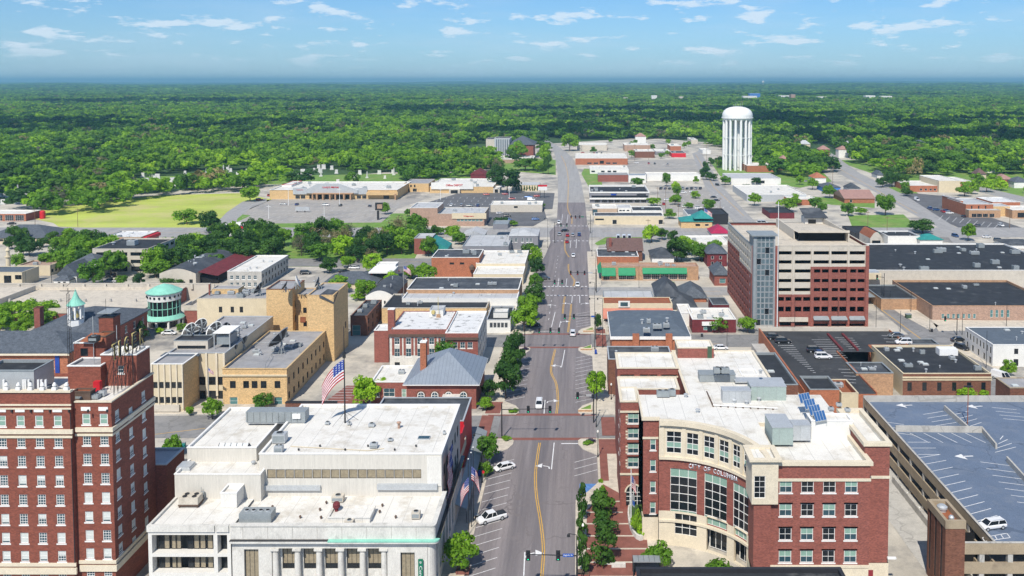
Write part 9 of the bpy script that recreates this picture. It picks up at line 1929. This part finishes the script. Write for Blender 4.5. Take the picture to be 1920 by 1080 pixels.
def shade_cloud(cx, cy, rx, ry, seed):  # unseen clouds added above the view to throw shadow bands on the woods
 rn = random.Random(seed); mb = MB(); zc_ = 1500
 for k in range(46):
  a = rn.uniform(0, 2*pi); q = sqrt(rn.random()); px_, py_ = cx+rx*q*cos(a), cy+ry*q*sin(a); r = rn.uniform(.16, .34)*min(rx, ry)*(1.25-q*.6)
  n0 = len(mb.v)
  for j in range(6):
   t = pi*j/5
   for i in range(9): p_ = 2*pi*i/9; mb.v.append((px_+r*sin(t)*cos(p_), py_+r*sin(t)*sin(p_), zc_+max(-r*.15, r*.7*cos(t))+rn.uniform(-.05, .05)*r))
  for j in range(5):
   for i in range(9): i2 = (i+1) % 9; mb.f.append((n0+j*9+i, n0+(j+1)*9+i, n0+(j+1)*9+i2, n0+j*9+i2)); mb.m.append('cloud_white')
 o_ = mb.build('shade_cloud', smooth=True); o_['kind'] = 'structure'
M('cloud_white', (.8, .8, .8), var=.02, fine=0)
sh_ = 1500/math.tan(SUN_EL)
def shade(gx, gy, rx, ry, seed): shade_cloud(gx+sin(SUN_AZ)*sh_, gy+cos(SUN_AZ)*sh_, rx, ry, seed)
for i, (px, py, rx, ry) in enumerate(((260, 232, 330, 150), (60, 226, 260, 130), (1010, 240, 200, 110), (1560, 222, 620, 280), (1790, 250, 260, 150), (1300, 205, 300, 220), (820, 205, 420, 230), (430, 190, 700, 320), (1500, 178, 900, 420))): shade(*U(px, py, 10), rx, ry, 60+i)
for i, (px, py, lb) in enumerate(((894, 975, 'black litter bin beside the white pickup'), (1158, 690, 'black litter bin against the city hall side wall'), (1316, 631, 'black litter bin before the plum shop'), (1703, 596, 'large dark green bin on the right side street corner'), (345, 838, 'green bin in the yard behind the hotel'), (1426, 590, 'blue skip beside the tall garage'), (1747, 622, 'black bin at the right side street junction'))):
 x, y = U(px, py, .2); w_ = .9 if i in (3, 5) else .35; col_ = (mdark, mdark, mdark, 'door_green', 'teal_roof', 'mail_blue', mdark)[i]
 t = T('litter_bin', lb, 'bin', (x, y, .2)); mb = MB(); mb.box(x-w_, x+w_, y-w_*.8, y+w_*.8, .2, .2+max(1.0, w_*1.5), col_); t.one('container', mb); mb = MB(); mb.box(x-w_*1.08, x+w_*1.08, y-w_*.9, y+w_*.9, .21+max(1.0, w_*1.5), .3+max(1.0, w_*1.5), mmid); t.one('lid', mb)
for px, py, lb in ((868, 1072, 'red brick tree box beside the bank building'), (1093, 1078, 'red tree box at the foot of the nearest signal pole'), (1134, 1060, 'red tree box before the stone bench')):
 x, y = U(px, py, .24); t = T('tree_box', lb, 'planter', (x, y, .24)); mb = MB(); mb.box(x-1.1, x+1.1, y-.9, y+.9, .24, .75, 'brick_paving'); t.one('wall', mb); mb = MB(); mb.box(x-.95, x+.95, y-.75, y+.75, .751, .77, 'bark'); t.one('soil', mb)
# ---- trees filling the yards between the buildings
CHECK[0] = 1; random.seed(44)
scatter([(100,505),(150,462),(200,470),(215,500),(180,512)], 9, 6.5, ['mid','dark','mid'], (8,11), (4,5.5), 'green yard tree left of the pale three storey office', 'yard trees left of the pale office')
scatter([(280,515),(290,480),(345,474),(400,480),(380,505),(330,512)], 12, 6.5, ['mid','mid','bright','dark'], (8,12), (4,6), 'green yard tree right of the pale three storey office', 'yard trees right of the pale office')
for P_, n_, lb_ in (([(1190,500),(1210,430),(1330,425),(1345,480),(1250,500)], 8, 'green tree between the low buildings right of the crossroads'), ([(1180,352),(1240,345),(1400,345),(1400,400),(1250,400)], 9, 'small green tree in the blocks left of the side road'), ([(1400,345),(1570,345),(1580,400),(1500,405),(1410,385)], 10, 'green tree in the blocks right of the side road'), ([(1100,300),(1100,266),(1310,266),(1330,300)], 12, 'green tree in the blocks beyond the orange hall'), ([(1640,330),(1700,350),(1960,345),(1960,372),(1700,372)], 9, 'green tree around the school'), ([(20,520),(60,440),(180,440),(200,470),(60,535)], 9, 'green tree in the gardens at the far left'), ([(640,560),(560,505),(740,500),(790,540)], 6, 'green tree behind the tan tower'), ([(780,480),(800,430),(1010,425),(950,470)], 5, 'green tree beside the grey roofed houses')):
 scatter(P_, n_, 9, ['mid','mid','dark','bright'], (6,9), (3.2,4.8), lb_, lb_.replace('green tree', 'trees').replace('small ', ''))
for t in T.ALL: t.finish()
